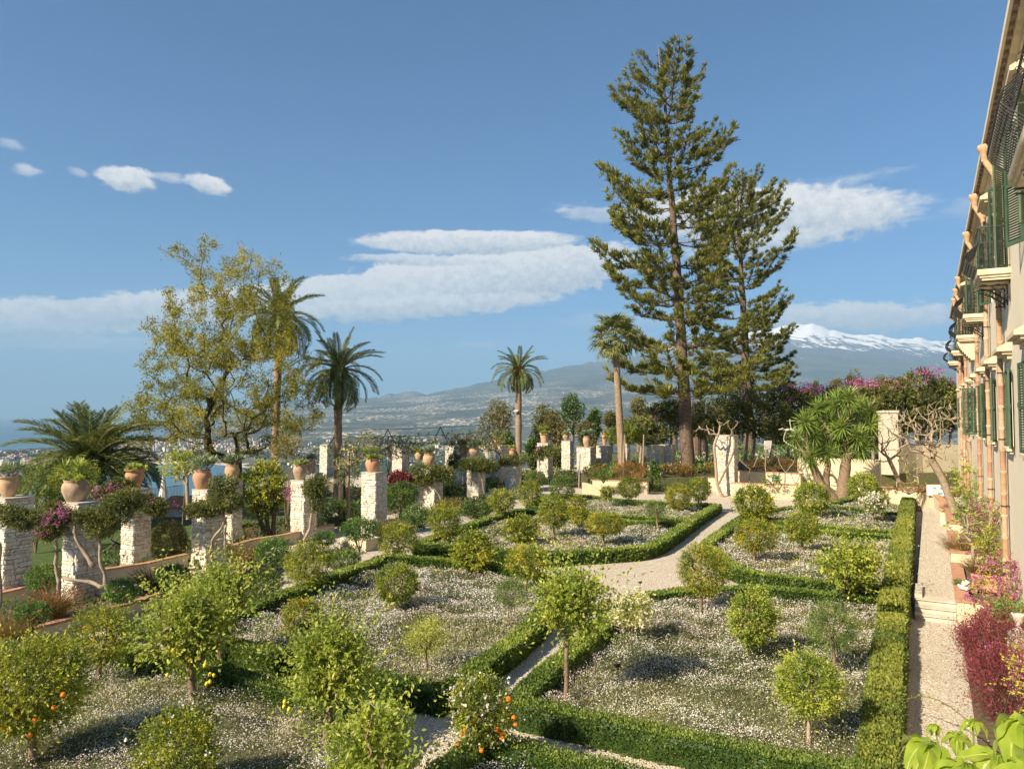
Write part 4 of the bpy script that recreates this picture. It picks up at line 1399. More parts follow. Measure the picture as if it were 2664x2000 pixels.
# ------------------------------------------------------------------ tall evergreens
def pine_branch(seed, L=4.2, dens=1.0):
    rng = rs(seed)
    mb = MB()
    n = 12
    pts = []
    for i in range(n + 1):
        f = i / n
        pts.append((L * f, rng.normal() * .03, L * (.02 * f - .10 * math.sin(f * 3.1) + .24 * f ** 3)))
    pts = np.array(pts)
    mb.tube(pts, np.linspace(.055, .014, n + 1) * L / 4, 5, mat=1)
    P0, P1, r0, tips, tdir = [], [], [], [], []
    m_ = int(L * 5.2)
    for k in range(m_):
        f = .24 + .76 * (k + .5) / m_
        p = np.array([np.interp(f, np.linspace(0, 1, n + 1), pts[:, j]) for j in range(3)])
        s_ = 1 if k % 2 else -1
        bl = L * (.25 * math.sin(min(1, f * 1.1) * 2.6) + .05) * rng.uniform(.6, 1.2)
        d = np.array([.55 + .3 * rng.random(), s_ * (.9 - .35 * f), .10 + rng.normal() * .12])
        d /= np.linalg.norm(d)
        q = p + d * bl + np.array([0, 0, .14 * bl])
        P0.append(p)
        P1.append(q)
        kk = max(1, int(bl / .42))
        for j in range(kk):
            g = .62 + .38 * (j + 1) / kk
            tips.append(p * (1 - g) + q * g)
            tdir.append(d)
    for f in np.linspace(.55, 1, 6):
        tips.append(np.array([np.interp(f, np.linspace(0, 1, n + 1), pts[:, j]) for j in range(3)]))
        tdir.append(np.array([1, 0, .3]))
    P0, P1 = np.array(P0), np.array(P1)
    mb.edges(P0, P1, np.full(len(P0), .018), np.full(len(P0), .008), 4, mat=1)
    tips, tdir = np.array(tips), np.array(tdir)
    k = 26
    idx = np.repeat(np.arange(len(tips)), k)
    D = unit(tdir[idx] * rng.uniform(.2, .8, len(idx))[:, None] + rng.normal(size=(len(idx), 3)) * .38 + np.array([0, 0, .75]))
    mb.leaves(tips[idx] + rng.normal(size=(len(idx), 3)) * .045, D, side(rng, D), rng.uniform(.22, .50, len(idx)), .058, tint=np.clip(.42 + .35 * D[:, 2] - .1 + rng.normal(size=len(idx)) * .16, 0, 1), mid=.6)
    return mb.mesh('branch', [M['pine'], M['pine_bark']])


branch_meshes = [pine_branch(700 + i) for i in range(5)]


def araucaria(label, foot, z0, top_px, lean_top_px, prof, y_low, seed, trunk_r, step, spike=True):
    """prof: list of (picture y, left half width, right half width) of the crown"""
    b = G(foot[0], foot[1], z0)
    d = b.y
    top = K(lean_top_px, top_px, d)
    th = thing('norfolk_pine', label, 'pine tree', b, 0, 'tall tiered pines')
    rng = rs(seed)
    H = top.z - b.z
    dx = top.x - b.x
    tp = [(dx * f ** 1.2, 0, H * f) for f in np.linspace(0, 1, 26)]
    mb = MB()
    mb.tube([(x + rng.normal() * .03, y + rng.normal() * .03, z) for x, y, z in tp], [trunk_r * (1.18 if i == 0 else 1) * (1 - .93 * (i / 25) ** 1.1) + .02 for i in range(26)], 14)
    put('trunk', mb.mesh('trunk', M['pine_bark'], smooth=True), th)
    ys = [p[0] for p in prof]
    y = y_low
    k = 0
    while y > top_px + 22:
        z = K(CX, y, d).z - b.z
        f = z / H
        lw, rw = np.interp(y, ys, [p[1] for p in prof]), np.interp(y, ys, [p[2] for p in prof])
        nb = 5
        ph = rng.uniform(0, 6.28)
        for j in range(nb):
            a = ph + j * 6.283 / nb + rng.normal() * .16
            ca = math.cos(a)
            wpx = lw * (1 - ca) / 2 + rw * (1 + ca) / 2
            L = wpx / FPX * d * rng.uniform(.68, 1.15)
            if rng.random() < .05:
                L *= .5
            elev = np.interp(y, [top_px, top_px + 120, y_low - 150, y_low], [.42, .24, .02, -.12]) + rng.normal() * .06
            s_ = L / 4.2 / math.cos(elev)
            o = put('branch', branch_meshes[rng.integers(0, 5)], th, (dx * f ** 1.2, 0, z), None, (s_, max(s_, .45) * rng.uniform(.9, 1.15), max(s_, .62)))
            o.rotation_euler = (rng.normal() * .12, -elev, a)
            k += 1
        y -= step * rng.uniform(.75, 1.25)
    if spike:
        mb = MB()
        mb.tube([(dx - .1, 0, H - 1.4), (dx - .35, 0, H + 1.9)], [.06, .012], 5)
        put('dead_leader', mb.mesh('dead_leader', M['bark_pale']), th, label='bare pale leader sticking out of the top')
        for q in ((.35, 0, .3), (-.1, .3, -.2), (.75, .2, -.5)):
            o = put('branch', branch_meshes[0], th, (dx + q[0] * .3, q[1], H + q[2] - .4), None, (.30, .55, .60))
            o.rotation_euler = (0, -1.15, rng.uniform(-1, 1))
    return th


araucaria('tallest tiered pine with a bare leader tip and thick straight trunk', (1792, 1262), 0, 168, 1722,
          [(150, 40, 60), (200, 100, 105), (250, 150, 125), (300, 165, 130), (350, 120, 110), (385, 90, 120), (410, 150, 190), (430, 170, 150), (500, 180, 120), (540, 150, 140), (600, 175, 150), (700, 185, 150), (800, 172, 140), (880, 150, 150), (930, 200, 190), (1010, 170, 200)], 1008, 3, .60, 52)
araucaria('second tiered pine, shorter and standing behind and right of the tallest', (1950, 1172), REAR, 476, 1916,
          [(470, 20, 40), (520, 80, 90), (570, 110, 125), (640, 120, 110), (700, 110, 125), (760, 110, 80), (820, 120, 110), (880, 120, 120), (930, 130, 130), (1000, 150, 130)], 1000, 4, .75, 33, spike=False)


# ------------------------------------------------------------------ palms
def frond_mesh(seed, droop, L=3.6, n=66, w=.66, nm='frond'):
    rng = rs(seed)
    mb = MB()
    pts = []
    p = np.array([0, 0, 0.0])
    e = .0
    m_ = 14
    for i in range(m_ + 1):
        pts.append(p.copy())
        e_ = -droop * (i / m_) ** 1.3
        p = p + np.array([math.cos(e_), 0, math.sin(e_)]) * L / m_
    pts = np.array(pts)
    mb.tube(pts, np.linspace(.045, .008, m_ + 1), 5, tint=.9)
    f = np.linspace(.12, 1, n)
    base = np.stack([np.interp(f, np.linspace(0, 1, m_ + 1), pts[:, j]) for j in range(3)], 1)
    tan = unit(np.gradient(base, axis=0))
    upv = unit(np.cross(np.array([[0, 1.0, 0]]), tan)) * -1
    upv *= np.sign(upv[:, 2:3] + 1e-6)
    for s_ in (1, -1):
        ln = w * (np.sin(np.clip(f * 1.05, 0, 1) * 2.75) ** .7) * rng.uniform(.85, 1.1, n) + .08
        D = unit(tan * .75 + np.array([[0, s_, 0]]) * .95 + upv * (.42 + rng.normal(size=(n, 1)) * .15) - np.array([[0, 0, .10]]))
        Wd = unit(np.cross(D, upv + rng.normal(size=(n, 3)) * .3))
        tn = np.clip(.38 + rng.normal(size=n) * .18, 0, 1)
        mid_ = base + D * (ln * .55)[:, None]
        mb.leaves(base, D, Wd, ln * .6, .062, tint=tn, mid=.7)
        D2 = unit(D - np.array([[0, 0, .28]]))
        mb.leaves(mid_, D2, Wd, ln * .5, .052, tint=tn, mid=.2)
    return mb.mesh(nm, M['palm'])


fronds = [frond_mesh(801, .35, w=.5), frond_mesh(802, .9, w=.5), frond_mesh(803, 1.5, w=.5), frond_mesh(804, 2.0, w=.5)]
full_fronds = [frond_mesh(811, .45, w=.72), frond_mesh(812, 1.1, w=.72), frond_mesh(813, 1.6, w=.72), frond_mesh(814, 2.0, w=.72)]


def palm(label, head, depth, foot_z, L, n, seed, trunk_r, short=False, lean=0.0, rng_el=(-.75, 1.35)):
    h = K(head[0], head[1], depth)
    th = thing('date_palm', label, 'palm tree', (h.x + lean, h.y, foot_z), 0, 'date palms')
    rng = rs(seed)
    H = h.z - foot_z
    mb = MB()
    m_ = 40
    zz = np.linspace(0, H, m_)
    rr = trunk_r * (1 + .15 * np.exp(-zz / .8)) * (1 + .05 * np.sin(zz * 21))
    mb.tube([(-lean * (z / H) ** 1.3, 0, z) for z in zz], rr, 14)
    put('trunk', mb.mesh('trunk', M['palm_bark'], smooth=True), th)
    # boss of cut frond bases
    bb = MB()
    k = 150
    a, hh = rng.uniform(0, 6.283, k), rng.uniform(-1.0, .25, k) * L * .28
    rb = trunk_r * (1.15 + .75 * np.exp(-((hh / (L * .28) + .35) / .35) ** 2))
    P = np.stack([np.cos(a) * rb * .85 - lean, np.sin(a) * rb * .85, H + hh], 1)
    D = unit(np.stack([np.cos(a), np.sin(a), np.full(k, 1.1)], 1))
    for s_ in range(2):
        bb.leaves(P, D, side(rng, D), .34, .17, fold=.3, tint=rng.random(k))
    bb.lathe([(trunk_r, -L * .3), (trunk_r * 1.5, -L * .18), (trunk_r * 1.6, 0), (trunk_r * .8, L * .1), (.01, L * .14)], (-lean, 0, H), 12)
    put('frond_bases', bb.mesh('frond_bases', flat_mats['boss']), th)
    for i in range(n):
        f = i / n
        a = i * 2.39996 + rng.normal() * .12
        el = rng_el[1] + (rng_el[0] - rng_el[1]) * f ** .85 + rng.normal() * .09
        dr = 0 if el > 1.1 else (1 if el > .65 else (2 if el > .1 else rng.integers(2, 4)))
        s_ = L / 3.6 * rng.uniform(.85, 1.08) * (.85 if el > 1.1 else 1)
        o = put('frond', (full_fronds if depth < 45 else fronds)[dr], th, (math.cos(a) * trunk_r * .5 - lean, math.sin(a) * trunk_r * .5, H + .1 * math.sin(el)), None, s_)
        o.rotation_euler = (rng.normal() * .15, -el, a)
    return th


flat_mats = {'boss': leafmat('cut_frond_bases', (.12, .07, .03), (.26, .17, .08), (.42, .30, .15), .05)}
palm('low wide date palm behind the left pillars, against the sea', (232, 1205), 40, .0, 3.9, 78, 21, .34, lean=.1, rng_el=(-.35, 1.3))
palm('tallest date palm, half hidden behind the golden feathery tree', (728, 822), 52, 0, 3.5, 46, 22, .27, lean=-.25)
palm('date palm right of the golden feathery tree, with a bulging crown base', (881, 962), 50, 0, 3.2, 46, 23, .27)
palm('small date palm in the middle distance above the pergola frame', (1349, 962), 65, 0, 2.55, 44, 24, .28)


def fan_palm(label, head, depth, foot, seed):
    h = K(head[0], head[1], depth)
    b = K(foot[0], foot[1], depth)
    th = thing('fan_palm', label, 'palm tree', (b.x, b.y, 0))
    rng = rs(seed)
    H, dx = h.z, h.x - b.x
    mb = MB()
    mb.tube([(dx * f, 0, H * f) for f in np.linspace(0, 1, 30)], [.34 - .10 * f for f in np.linspace(0, 1, 30)], 12)
    put('trunk', mb.mesh('trunk', M['palm_bark'], smooth=True), th)
    fm = MB()
    for k in range(26):
        a = (k / 25 - .5) * 4.2
        D = np.array([[math.cos(a), math.sin(a), .12 * rng.normal() - .1]])
        D = unit(D)
        Lf = .95 * (1 - .12 * abs(a))
        base = np.array([[1.0, 0, 0.0]])
        Wd = unit(np.cross(D, np.array([[0, 0, 1.0]])))
        fm.leaves(base, D, Wd, Lf * .65, .13, tint=.5 + .12 * rng.normal(), mid=.8, fold=.12)
        D2 = unit(D + np.array([[0, 0, -.8]]))
        fm.leaves(base + D * Lf * .6, D2, Wd, Lf * .45, .07, tint=.7, mid=.2)
    fm.tube([(0, 0, 0), (1.0, 0, 0)], .02, 4)
    me = fm.mesh('fan_leaf', M['palm_fan'])
    for i in range(34):
        el = 1.3 - 2.3 * (i / 34) ** .9
        o = put('fan_leaf', me, th, (dx, 0, H + .1), None, rng.uniform(1.1, 1.45))
        o.rotation_euler = (rng.normal() * .2, -el, i * 2.4)
    return th


fan_palm('fan palm with a bare leaning trunk left of the tallest pine', (1600, 880), 59, (1622, 1205), 31)


# ------------------------------------------------------------------ feathery golden tree
def feathery():
    b = G(612, 1336)
    d = b.y
    th = thing('feathery_tree', 'large spreading tree with feathery golden green leaves behind the pots', 'tree', b)
    rng = rs(77)
    s_ = d / FPX
    tg = []
    # lobes of the crown in picture offsets from the foot: (x, y, radius x, radius y, count)
    for (x, y, rx, ry, n) in [(560, 860, 120, 90, 66), (660, 850, 100, 90, 56), (500, 960, 110, 80, 42), (620, 980, 140, 80, 80), (740, 960, 80, 90, 26), (450, 1060, 110, 60, 52),
                              (560, 1080, 130, 60, 64), (720, 1080, 90, 70, 26), (380, 1130, 70, 40, 16), (580, 760, 70, 60, 18), (500, 730, 90, 70, 14), (690, 740, 50, 60, 12), (560, 670, 90, 30, 10), (780, 1060, 40, 70, 10), (420, 900, 60, 60, 14), (600, 1160, 90, 30, 16)]:
        D = rdir(rng, n)
        tg.append(np.stack([(x - 612) * s_ + D[:, 0] * rx * s_, D[:, 1] * (rx + 40) * s_ + rng.normal(size=n) * .6, (1336 - y) * s_ + D[:, 2] * ry * s_], 1))
    tg = np.concatenate(tg)
    trunk = [(0, 0, -.1), (.05, 0, 1.2), (.1, 0, 2.2), (.0, .1, 3.2), (.05, 0, 4.0)]
    P0, P1, r0, r1, tips, td = grow(trunk, tg, .38, 78, rt=.018, expo=.62, pull=.22, jit=.14)
    mb = MB()
    k = .30 / r0.max()
    mb.edges(P0, P1, np.maximum(r0 * k, .016), np.maximum(r1 * k, .012), 6)
    put('trunk', mb.mesh('trunk', M['bark_dark'], smooth=True), th)
    lb = MB()
    # leaf sprays at the tips and along thin branches
    thin = np.nonzero(r1 * k < .022)[0]
    sel = rng.choice(thin, min(len(thin), 1500), replace=False)
    PP = np.concatenate([tips, tips + rng.normal(size=tips.shape) * .22, P1[sel]])
    for _ in range(26):
        D = unit(rng.normal(size=PP.shape) + np.array([0, 0, .25]))
        q = PP + rng.normal(size=PP.shape) * .16
        big = fbm(PP[:, 0] * .5 + 20, PP[:, 2] * .5, 3)
        tn = np.clip(.42 + (big - .5) * 1.1 + rng.normal(size=len(PP)) * .2, 0, 1)
        lb.leaves(q, D, side(rng, D), rng.uniform(.15, .30, len(PP)), .058, tint=tn)
    put('crown', lb.mesh('crown', M['gold']), th)


feathery()


# ------------------------------------------------------------------ generic broad trees in the distance
def far_tree(label, box_px, depth, seed, mat='dusty', z0=0.0, trunk='bark', n=2600, lobn=9, name='tree', group='trees beyond the garden', leaf=.30, clump=1.0):
    x0, x1, yt, yb = box_px
    top, bot = K((x0 + x1) / 2, yt, depth), K((x0 + x1) / 2, yb, depth)
    th = thing(name, label, 'tree', (top.x, depth, z0), 0, group)
    rng = rs(seed)
    rx, rz = (x1 - x0) / 2 / FPX * depth, (top.z - bot.z) / 2
    c = np.array([0, 0, (top.z + bot.z) / 2 - z0])
    mb, tb_ = MB(), MB()
    cents = []
    for k in range(lobn):
        dd = rdir(rng, 1)[0]
        cents.append(c + dd * np.array([rx, rx, rz]) * rng.uniform(.35, .66))
    cents.append(c + np.array([0, 0, rz * .55]))
    for cc in cents:
        rr = rng.uniform(.34, .52)
        m_ = n // len(cents)
        D = rdir(rng, m_)
        fr = 1 - .45 * rng.random(m_) ** 1.5
        P = cc + D * np.array([rx, rx, rz]) * rr * fr[:, None] * clump + rng.normal(size=(m_, 3)) * .12
        LD = unit(D * .6 + rng.normal(size=(m_, 3)) * .7 + np.array([0, 0, .3]))
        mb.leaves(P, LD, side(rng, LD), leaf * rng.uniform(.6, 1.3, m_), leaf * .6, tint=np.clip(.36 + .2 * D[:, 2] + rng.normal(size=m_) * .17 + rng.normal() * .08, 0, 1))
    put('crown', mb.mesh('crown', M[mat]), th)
    P0, P1, r0, r1, tips, td = grow([(0, 0, -.5), (0, 0, c[2] * .3), (.1, 0, max(.5, c[2] - rz * .7))], np.array(cents), .8, seed + 1, rt=.07, expo=.6)
    tb_.edges(P0, P1, r0, r1, 6)
    put('trunk', tb_.mesh('trunk', M[trunk], smooth=True), th)
    return th


ft = far_tree
ft('brownish eucalyptus left of the small date palm', (1238, 1352, 1028, 1200), 100, 501, 'dusty', -1)
ft('dark green rounded tree just right of the small date palm', (1372, 1452, 1054, 1180), 105, 502, 'pine', -1)
ft('dark umbrella-topped pine above the far row of pillars', (1444, 1532, 1022, 1150), 110, 503, 'deep', -1, leaf=.32)
ft('dark crown at the right shoulder of the umbrella-topped pine', (1524, 1568, 1062, 1140), 108, 504, 'deep', -1)
ft('golden brown bushy tree in front of the umbrella-topped pine', (1406, 1476, 1068, 1190), 96, 505, 'dusty', 0)
ft('brown feathery tree behind the right pergola frame', (1486, 1556, 1090, 1190), 94, 506, 'dusty', 0)
ft('yellowish tree behind the fan palm trunk', (1566, 1612, 1068, 1130), 112, 507, 'dusty', -1)
ft('pale green tree between the fan palm and the tallest pine', (1618, 1702, 1034, 1150), 104, 508, 'dusty', 0)
ft('green bank of shrubs left of the small date palm trunk', (1290, 1346, 1120, 1220), 84, 509, 'deep', 0)
ft('green shrubs right of the small date palm trunk', (1362, 1404, 1140, 1230), 76, 510, 'deep', 0)
ft('low mixed shrubs at the far terrace edge', (1420, 1500, 1160, 1225), 82, 511, 'bougain_leaf', 0)
ft('tall thin tree crown seen over the right bougainvillea', (2196, 2250, 962, 1030), 150, 512, 'dusty', -6)
ft('round pale crown over the middle of the bougainvillea bank', (2146, 2200, 984, 1040), 150, 513, 'dusty', -6)
ft('small dark cypress-like crown over the bougainvillea bank', (2110, 2134, 990, 1034), 150, 514, 'deep', -6)
ft('pale crown just right of the second pine', (2040, 2072, 992, 1034), 150, 515, 'dusty', -6)
ft('yellow-green crowns above the magenta flowers', (2250, 2330, 975, 1030), 150, 516, 'dusty', -6)
ft('dark pine foliage behind the second pine trunk', (1960, 2110, 1085, 1190), 112, 517, 'pine', REAR, leaf=.4)
ft('low green trees behind the tallest pine trunk', (1800, 1960, 1075, 1190), 120, 518, 'pine', REAR, leaf=.4)

# ------------------------------------------------------------------ stone pillars
PSI = rad(29)
PX, PY = Vector((math.cos(PSI), -math.sin(PSI), 0)), Vector((math.sin(PSI), math.cos(PSI), 0))
PROT = -PSI


def stone_variants():
    out = []
    for k in range(9):
        bm = bmesh.new()
        bmesh.ops.create_cube(bm, size=1)
        bmesh.ops.bevel(bm, geom=bm.edges[:], offset=.13, segments=1, affect='EDGES')
        r = random.Random(k)
        for v in bm.verts:
            v.co += Vector((r.uniform(-.07, .07), r.uniform(-.07, .07), r.uniform(-.09, .09)))
        me = bpy.data.meshes.new('stone')
        bm.to_mesh(me)
        me.materials.append(M['stone'])
        me['v'] = k
        vs = np.array([v.co[:] for v in bm.verts])
        q = [[v.index for v in f.verts] for f in bm.faces if len(f.verts) == 4]
        t_ = [[v.index for v in f.verts] for f in bm.faces if len(f.verts) == 3]
        out.append((me, vs, q, t_))
        bm.free()
    return out


STV = stone_variants()


def pillar(label, corner, base_y, top_y, a, seed, individual=False, z0=0.0, group='rough stone pillars of the old pergola', mossy=False):
    """corner: picture x of the near vertical edge; a: side length"""
    Cn = G(corner, base_y, z0)
    top = K(corner, top_y, Cn.y).z
    ctr = Cn - PX * (a / 2) + PY * (a / 2)
    H = top - z0
    th = thing('stone_pillar', label, 'pillar', (ctr.x, ctr.y, z0), PROT, group)
    rng = rs(seed)
    mb = MB()
    h = a / 2 - .035
    n = 10
    for i in range(n):
        w0, w1 = h + rng.normal() * .01, h
        mb.box((-w0, -w0, H * i / n - (.1 if i == 0 else 0)), (w0, w0, H * (i + 1) / n))
    put('core', mb.mesh('core', M['mortar']), th)
    cap = MB()
    cap.box((-a / 2 - .02, -a / 2 - .02, H), (a / 2 + .02, a / 2 + .02, H + .05))
    put('cap', cap.mesh('cap', M['mortar']), th)
    mj = MB()
    z = 0.0
    while z < H - .04:
        ch = min(rng.choice([.07, .10, .13, .17], p=[.25, .35, .25, .15]) * rng.uniform(.9, 1.15), H - z)
        for face in range(4):
            if face == 2 and individual:
                pass
            x = -a / 2
            while x < a / 2 - .03:
                wv = min(rng.uniform(.10, .36), a / 2 - x)
                if a / 2 - (x + wv) < .07:
                    wv = a / 2 - x
                ex = .012
                sz = (wv - ex, rng.uniform(.10, .14), ch - ex)
                c = np.array([x + wv / 2, -a / 2 + .045 + rng.normal() * .012, z + ch / 2])
                v_i = int(rng.integers(0, 9))
                tilt_ = rng.normal() * .05
                ang = face * math.pi / 2
                if individual and face in (0, 1):
                    ca, sa = math.cos(ang), math.sin(ang)
                    put('stone', STV[v_i][0], th, (c[0] * ca - c[1] * sa, c[0] * sa + c[1] * ca, c[2]), (0, tilt_, ang), sz)
                else:
                    vs = STV[v_i][1] * np.array(sz)
                    vs = np.stack([vs[:, 0] * math.cos(tilt_) + vs[:, 2] * math.sin(tilt_), vs[:, 1], -vs[:, 0] * math.sin(tilt_) + vs[:, 2] * math.cos(tilt_)], 1) + c
                    vs = np.stack([vs[:, 0] * math.cos(ang) - vs[:, 1] * math.sin(ang), vs[:, 0] * math.sin(ang) + vs[:, 1] * math.cos(ang), vs[:, 2]], 1)
                    mj.add(vs, STV[v_i][2], STV[v_i][3], tint=rng.random())
                x += wv
        z += ch
    put('stonework', mj.mesh('stonework', M['stone_far']), th, kind='stuff')
    th['topz'] = top
    return ctr, top, a, th


PL = {}
for key, lab, cx, by, ty, a, ind, z0 in [
    ('A', 'stone pillar cut by the left edge of the picture, with a potted plant', 6, 1585, 1301, .84, True, 0),
    ('B', 'stone pillar second from the left, wrapped by a gnarled vine with magenta flowers', 196, 1604, 1313, .76, True, 0),
    ('C', 'stone pillar of squarer blocks standing behind and right of the second pillar', 344, 1491, 1276, .74, True, 0),
    ('D', 'broad stone pillar half covered by the dark vine with twisted stems', 535, 1482, 1278, .86, True, 0),
    ('E', 'narrow stone pillar directly right of and behind the twisted vine stems', 602, 1415, 1253, .60, True, 0),
    ('F', 'pale stone pillar with a few pink flowers at its top, left of the planter box', 789, 1409, 1253, .86, True, 0),
    ('G', 'stone pillar mostly hidden behind the pale one with pink flowers', 817, 1376, 1234, .62, False, 0),
    ('I', 'tall bare stone pillar with no vine, behind the planter box', 976, 1398, 1232, .90, True, 0),
    ('J', 'small stone pillar in the back row, right of the tall bare pillar', 1045, 1232, 1167, 1.25, False, 0),
    ('K', 'stone pillar under a thick green vine top with a leaning buttress', 1129, 1330, 1217, .95, False, 0),
    ('N', 'shaded stone pillar left of the flat-topped vine', 1205, 1270, 1187, .95, False, 0),
    ('O', 'narrow lit stone pillar behind, above the shaded one', 1180, 1222, 1161, 1.1, False, 0),
    ('M', 'stone pillar under a flat green vine top', 1244, 1302, 1193, .95, False, 0),
    ('P', 'wide white stone pillar behind the flat vine top', 1303, 1262, 1161, 1.75, False, 0),
    ('Q', 'stone pillar with a small pot just left of the globe shrubs', 1342, 1278, 1191, .95, False, 0),
    ('R', 'stone pillar with vine and pink flowers below its terracotta pot', 1425, 1240, 1154, 1.05, False, .6),
    ('S', 'stone pillar in the back row topped by a small pale pot', 1483, 1219, 1148, .95, False, .6),
    ('T', 'broad stone pillar carrying the tall two-tier jar', 1536, 1238, 1166, 1.25, False, .9),
    ('Uu', 'stone pillar left of the green paddle, with a small urn', 1581, 1233, 1161, 1.05, False, .9),
    ('V', 'short white stone pillar half hidden behind bean poles', 1631, 1205, 1148, 1.0, False, .9),
    ('W', 'stone pillar with ivy climbing at its foot', 1717, 1238, 1161, 1.10, False, .9),
    ('X', 'stone pillar immediately left of the tallest pine trunk', 1748, 1236, 1159, 1.05, False, .9),
    ('Y', 'grey shaded stone pillar entwined by bare vine trunks right of the pine', 1911, 1290, 1134, 1.35, False, 0),
    ('H', 'far stone pillar of the back row behind the tall dead flower stalk', 850, 1240, 1158, .95, False, 0),
    ('L', 'far white stone pillar beyond the thorny shrub', 920, 1225, 1170, .9, False, 0),
]:
    PL[key] = pillar(lab, cx, by, ty, a, 900 + len(PL), ind, z0)

# leaning buttress stonework by pillar K
kc = PL['K'][0]
mb = MB()
rng = rs(55)
for i in range(130):
    f = rng.random()
    z = f * 1.7
    x = -1.25 + f * .55 + rng.uniform(0, .75)
    v_i = int(rng.integers(0, 9))
    mb.add(STV[v_i][1] * np.array([rng.uniform(.15, .32), .18, rng.uniform(.08, .17)]) + np.array([x, -.45 + rng.normal() * .02, z]), STV[v_i][2], STV[v_i][3], tint=rng.random())
v = [(-1.3, -.45, 0), (-.3, -.45, 0), (-.35, -.45, 1.8), (-.7, -.45, 1.8), (-1.3, .3, 0), (-.3, .3, 0), (-.35, .3, 1.8), (-.7, .3, 1.8)]
mb.add(v, [(0, 1, 2, 3), (5, 4, 7, 6), (0, 3, 7, 4), (1, 5, 6, 2), (3, 2, 6, 7)], tint=.3)
put('stone_buttress', mb.mesh('stone_buttress', M['stone_far']), None, (kc.x, kc.y, 0), PROT, label='leaning rough stone buttress beside the vine-topped pillar', cat='buttress')

# ------------------------------------------------------------------ pots with succulents
PROF = {
    'jar': [(.02, 0), (.62, 0), (.66, .05), (.80, .35), (.98, .85), (1.0, 1.15), (.92, 1.42), (.80, 1.55), (.84, 1.60), (.86, 1.70), (.78, 1.71), (.74, 1.60), (.70, 1.50)],
    'vase': [(.02, 0), (.50, 0), (.56, .08), (.78, .6), (.97, 1.15), (.95, 1.4), (.80, 1.62), (.84, 1.67), (.97, 1.72), (1.0, 1.82), (.88, 1.83), (.84, 1.68), (.7, 1.5)],
    'bucket': [(.02, 0), (.66, 0), (.70, .1), (.90, 1.15), (.90, 1.25), (1.02, 1.28), (1.04, 1.45), (.94, 1.46), (.90, 1.3)],
}


def rosette(mb, c, n, L, w, rng, el0=.15, el1=1.3, tb=.5, mat=0, tiltv=(0, 0, 1)):
    a = np.arange(n) * 2.39996 + rng.random() * 6
    el = np.linspace(el0, el1, n) + rng.normal(size=n) * .08
    D = np.stack([np.cos(a) * np.cos(el), np.sin(a) * np.cos(el), np.sin(el)], 1)
    D = unit(D + np.array(tiltv) * .0)
    Wd = unit(np.cross(D, np.array([[0, 0, 1.0]])))
    P = np.repeat(np.array(c)[None], n, 0)
    LL = L * rng.uniform(.8, 1.1, n)
    mb.leaves(P, D, Wd, LL * .62, w, fold=.25, mat=mat, tint=np.clip(tb + rng.normal(size=n) * .12, 0, 1), mid=.6)
    D2 = unit(D + np.array([[0, 0, -.18]]))
    mb.leaves(P + D * (LL * .45)[:, None], D2, Wd, LL * .58, w * .85, fold=.2, mat=mat, tint=np.clip(tb + .1 + rng.normal(size=n) * .1, 0, 1), mid=.25)


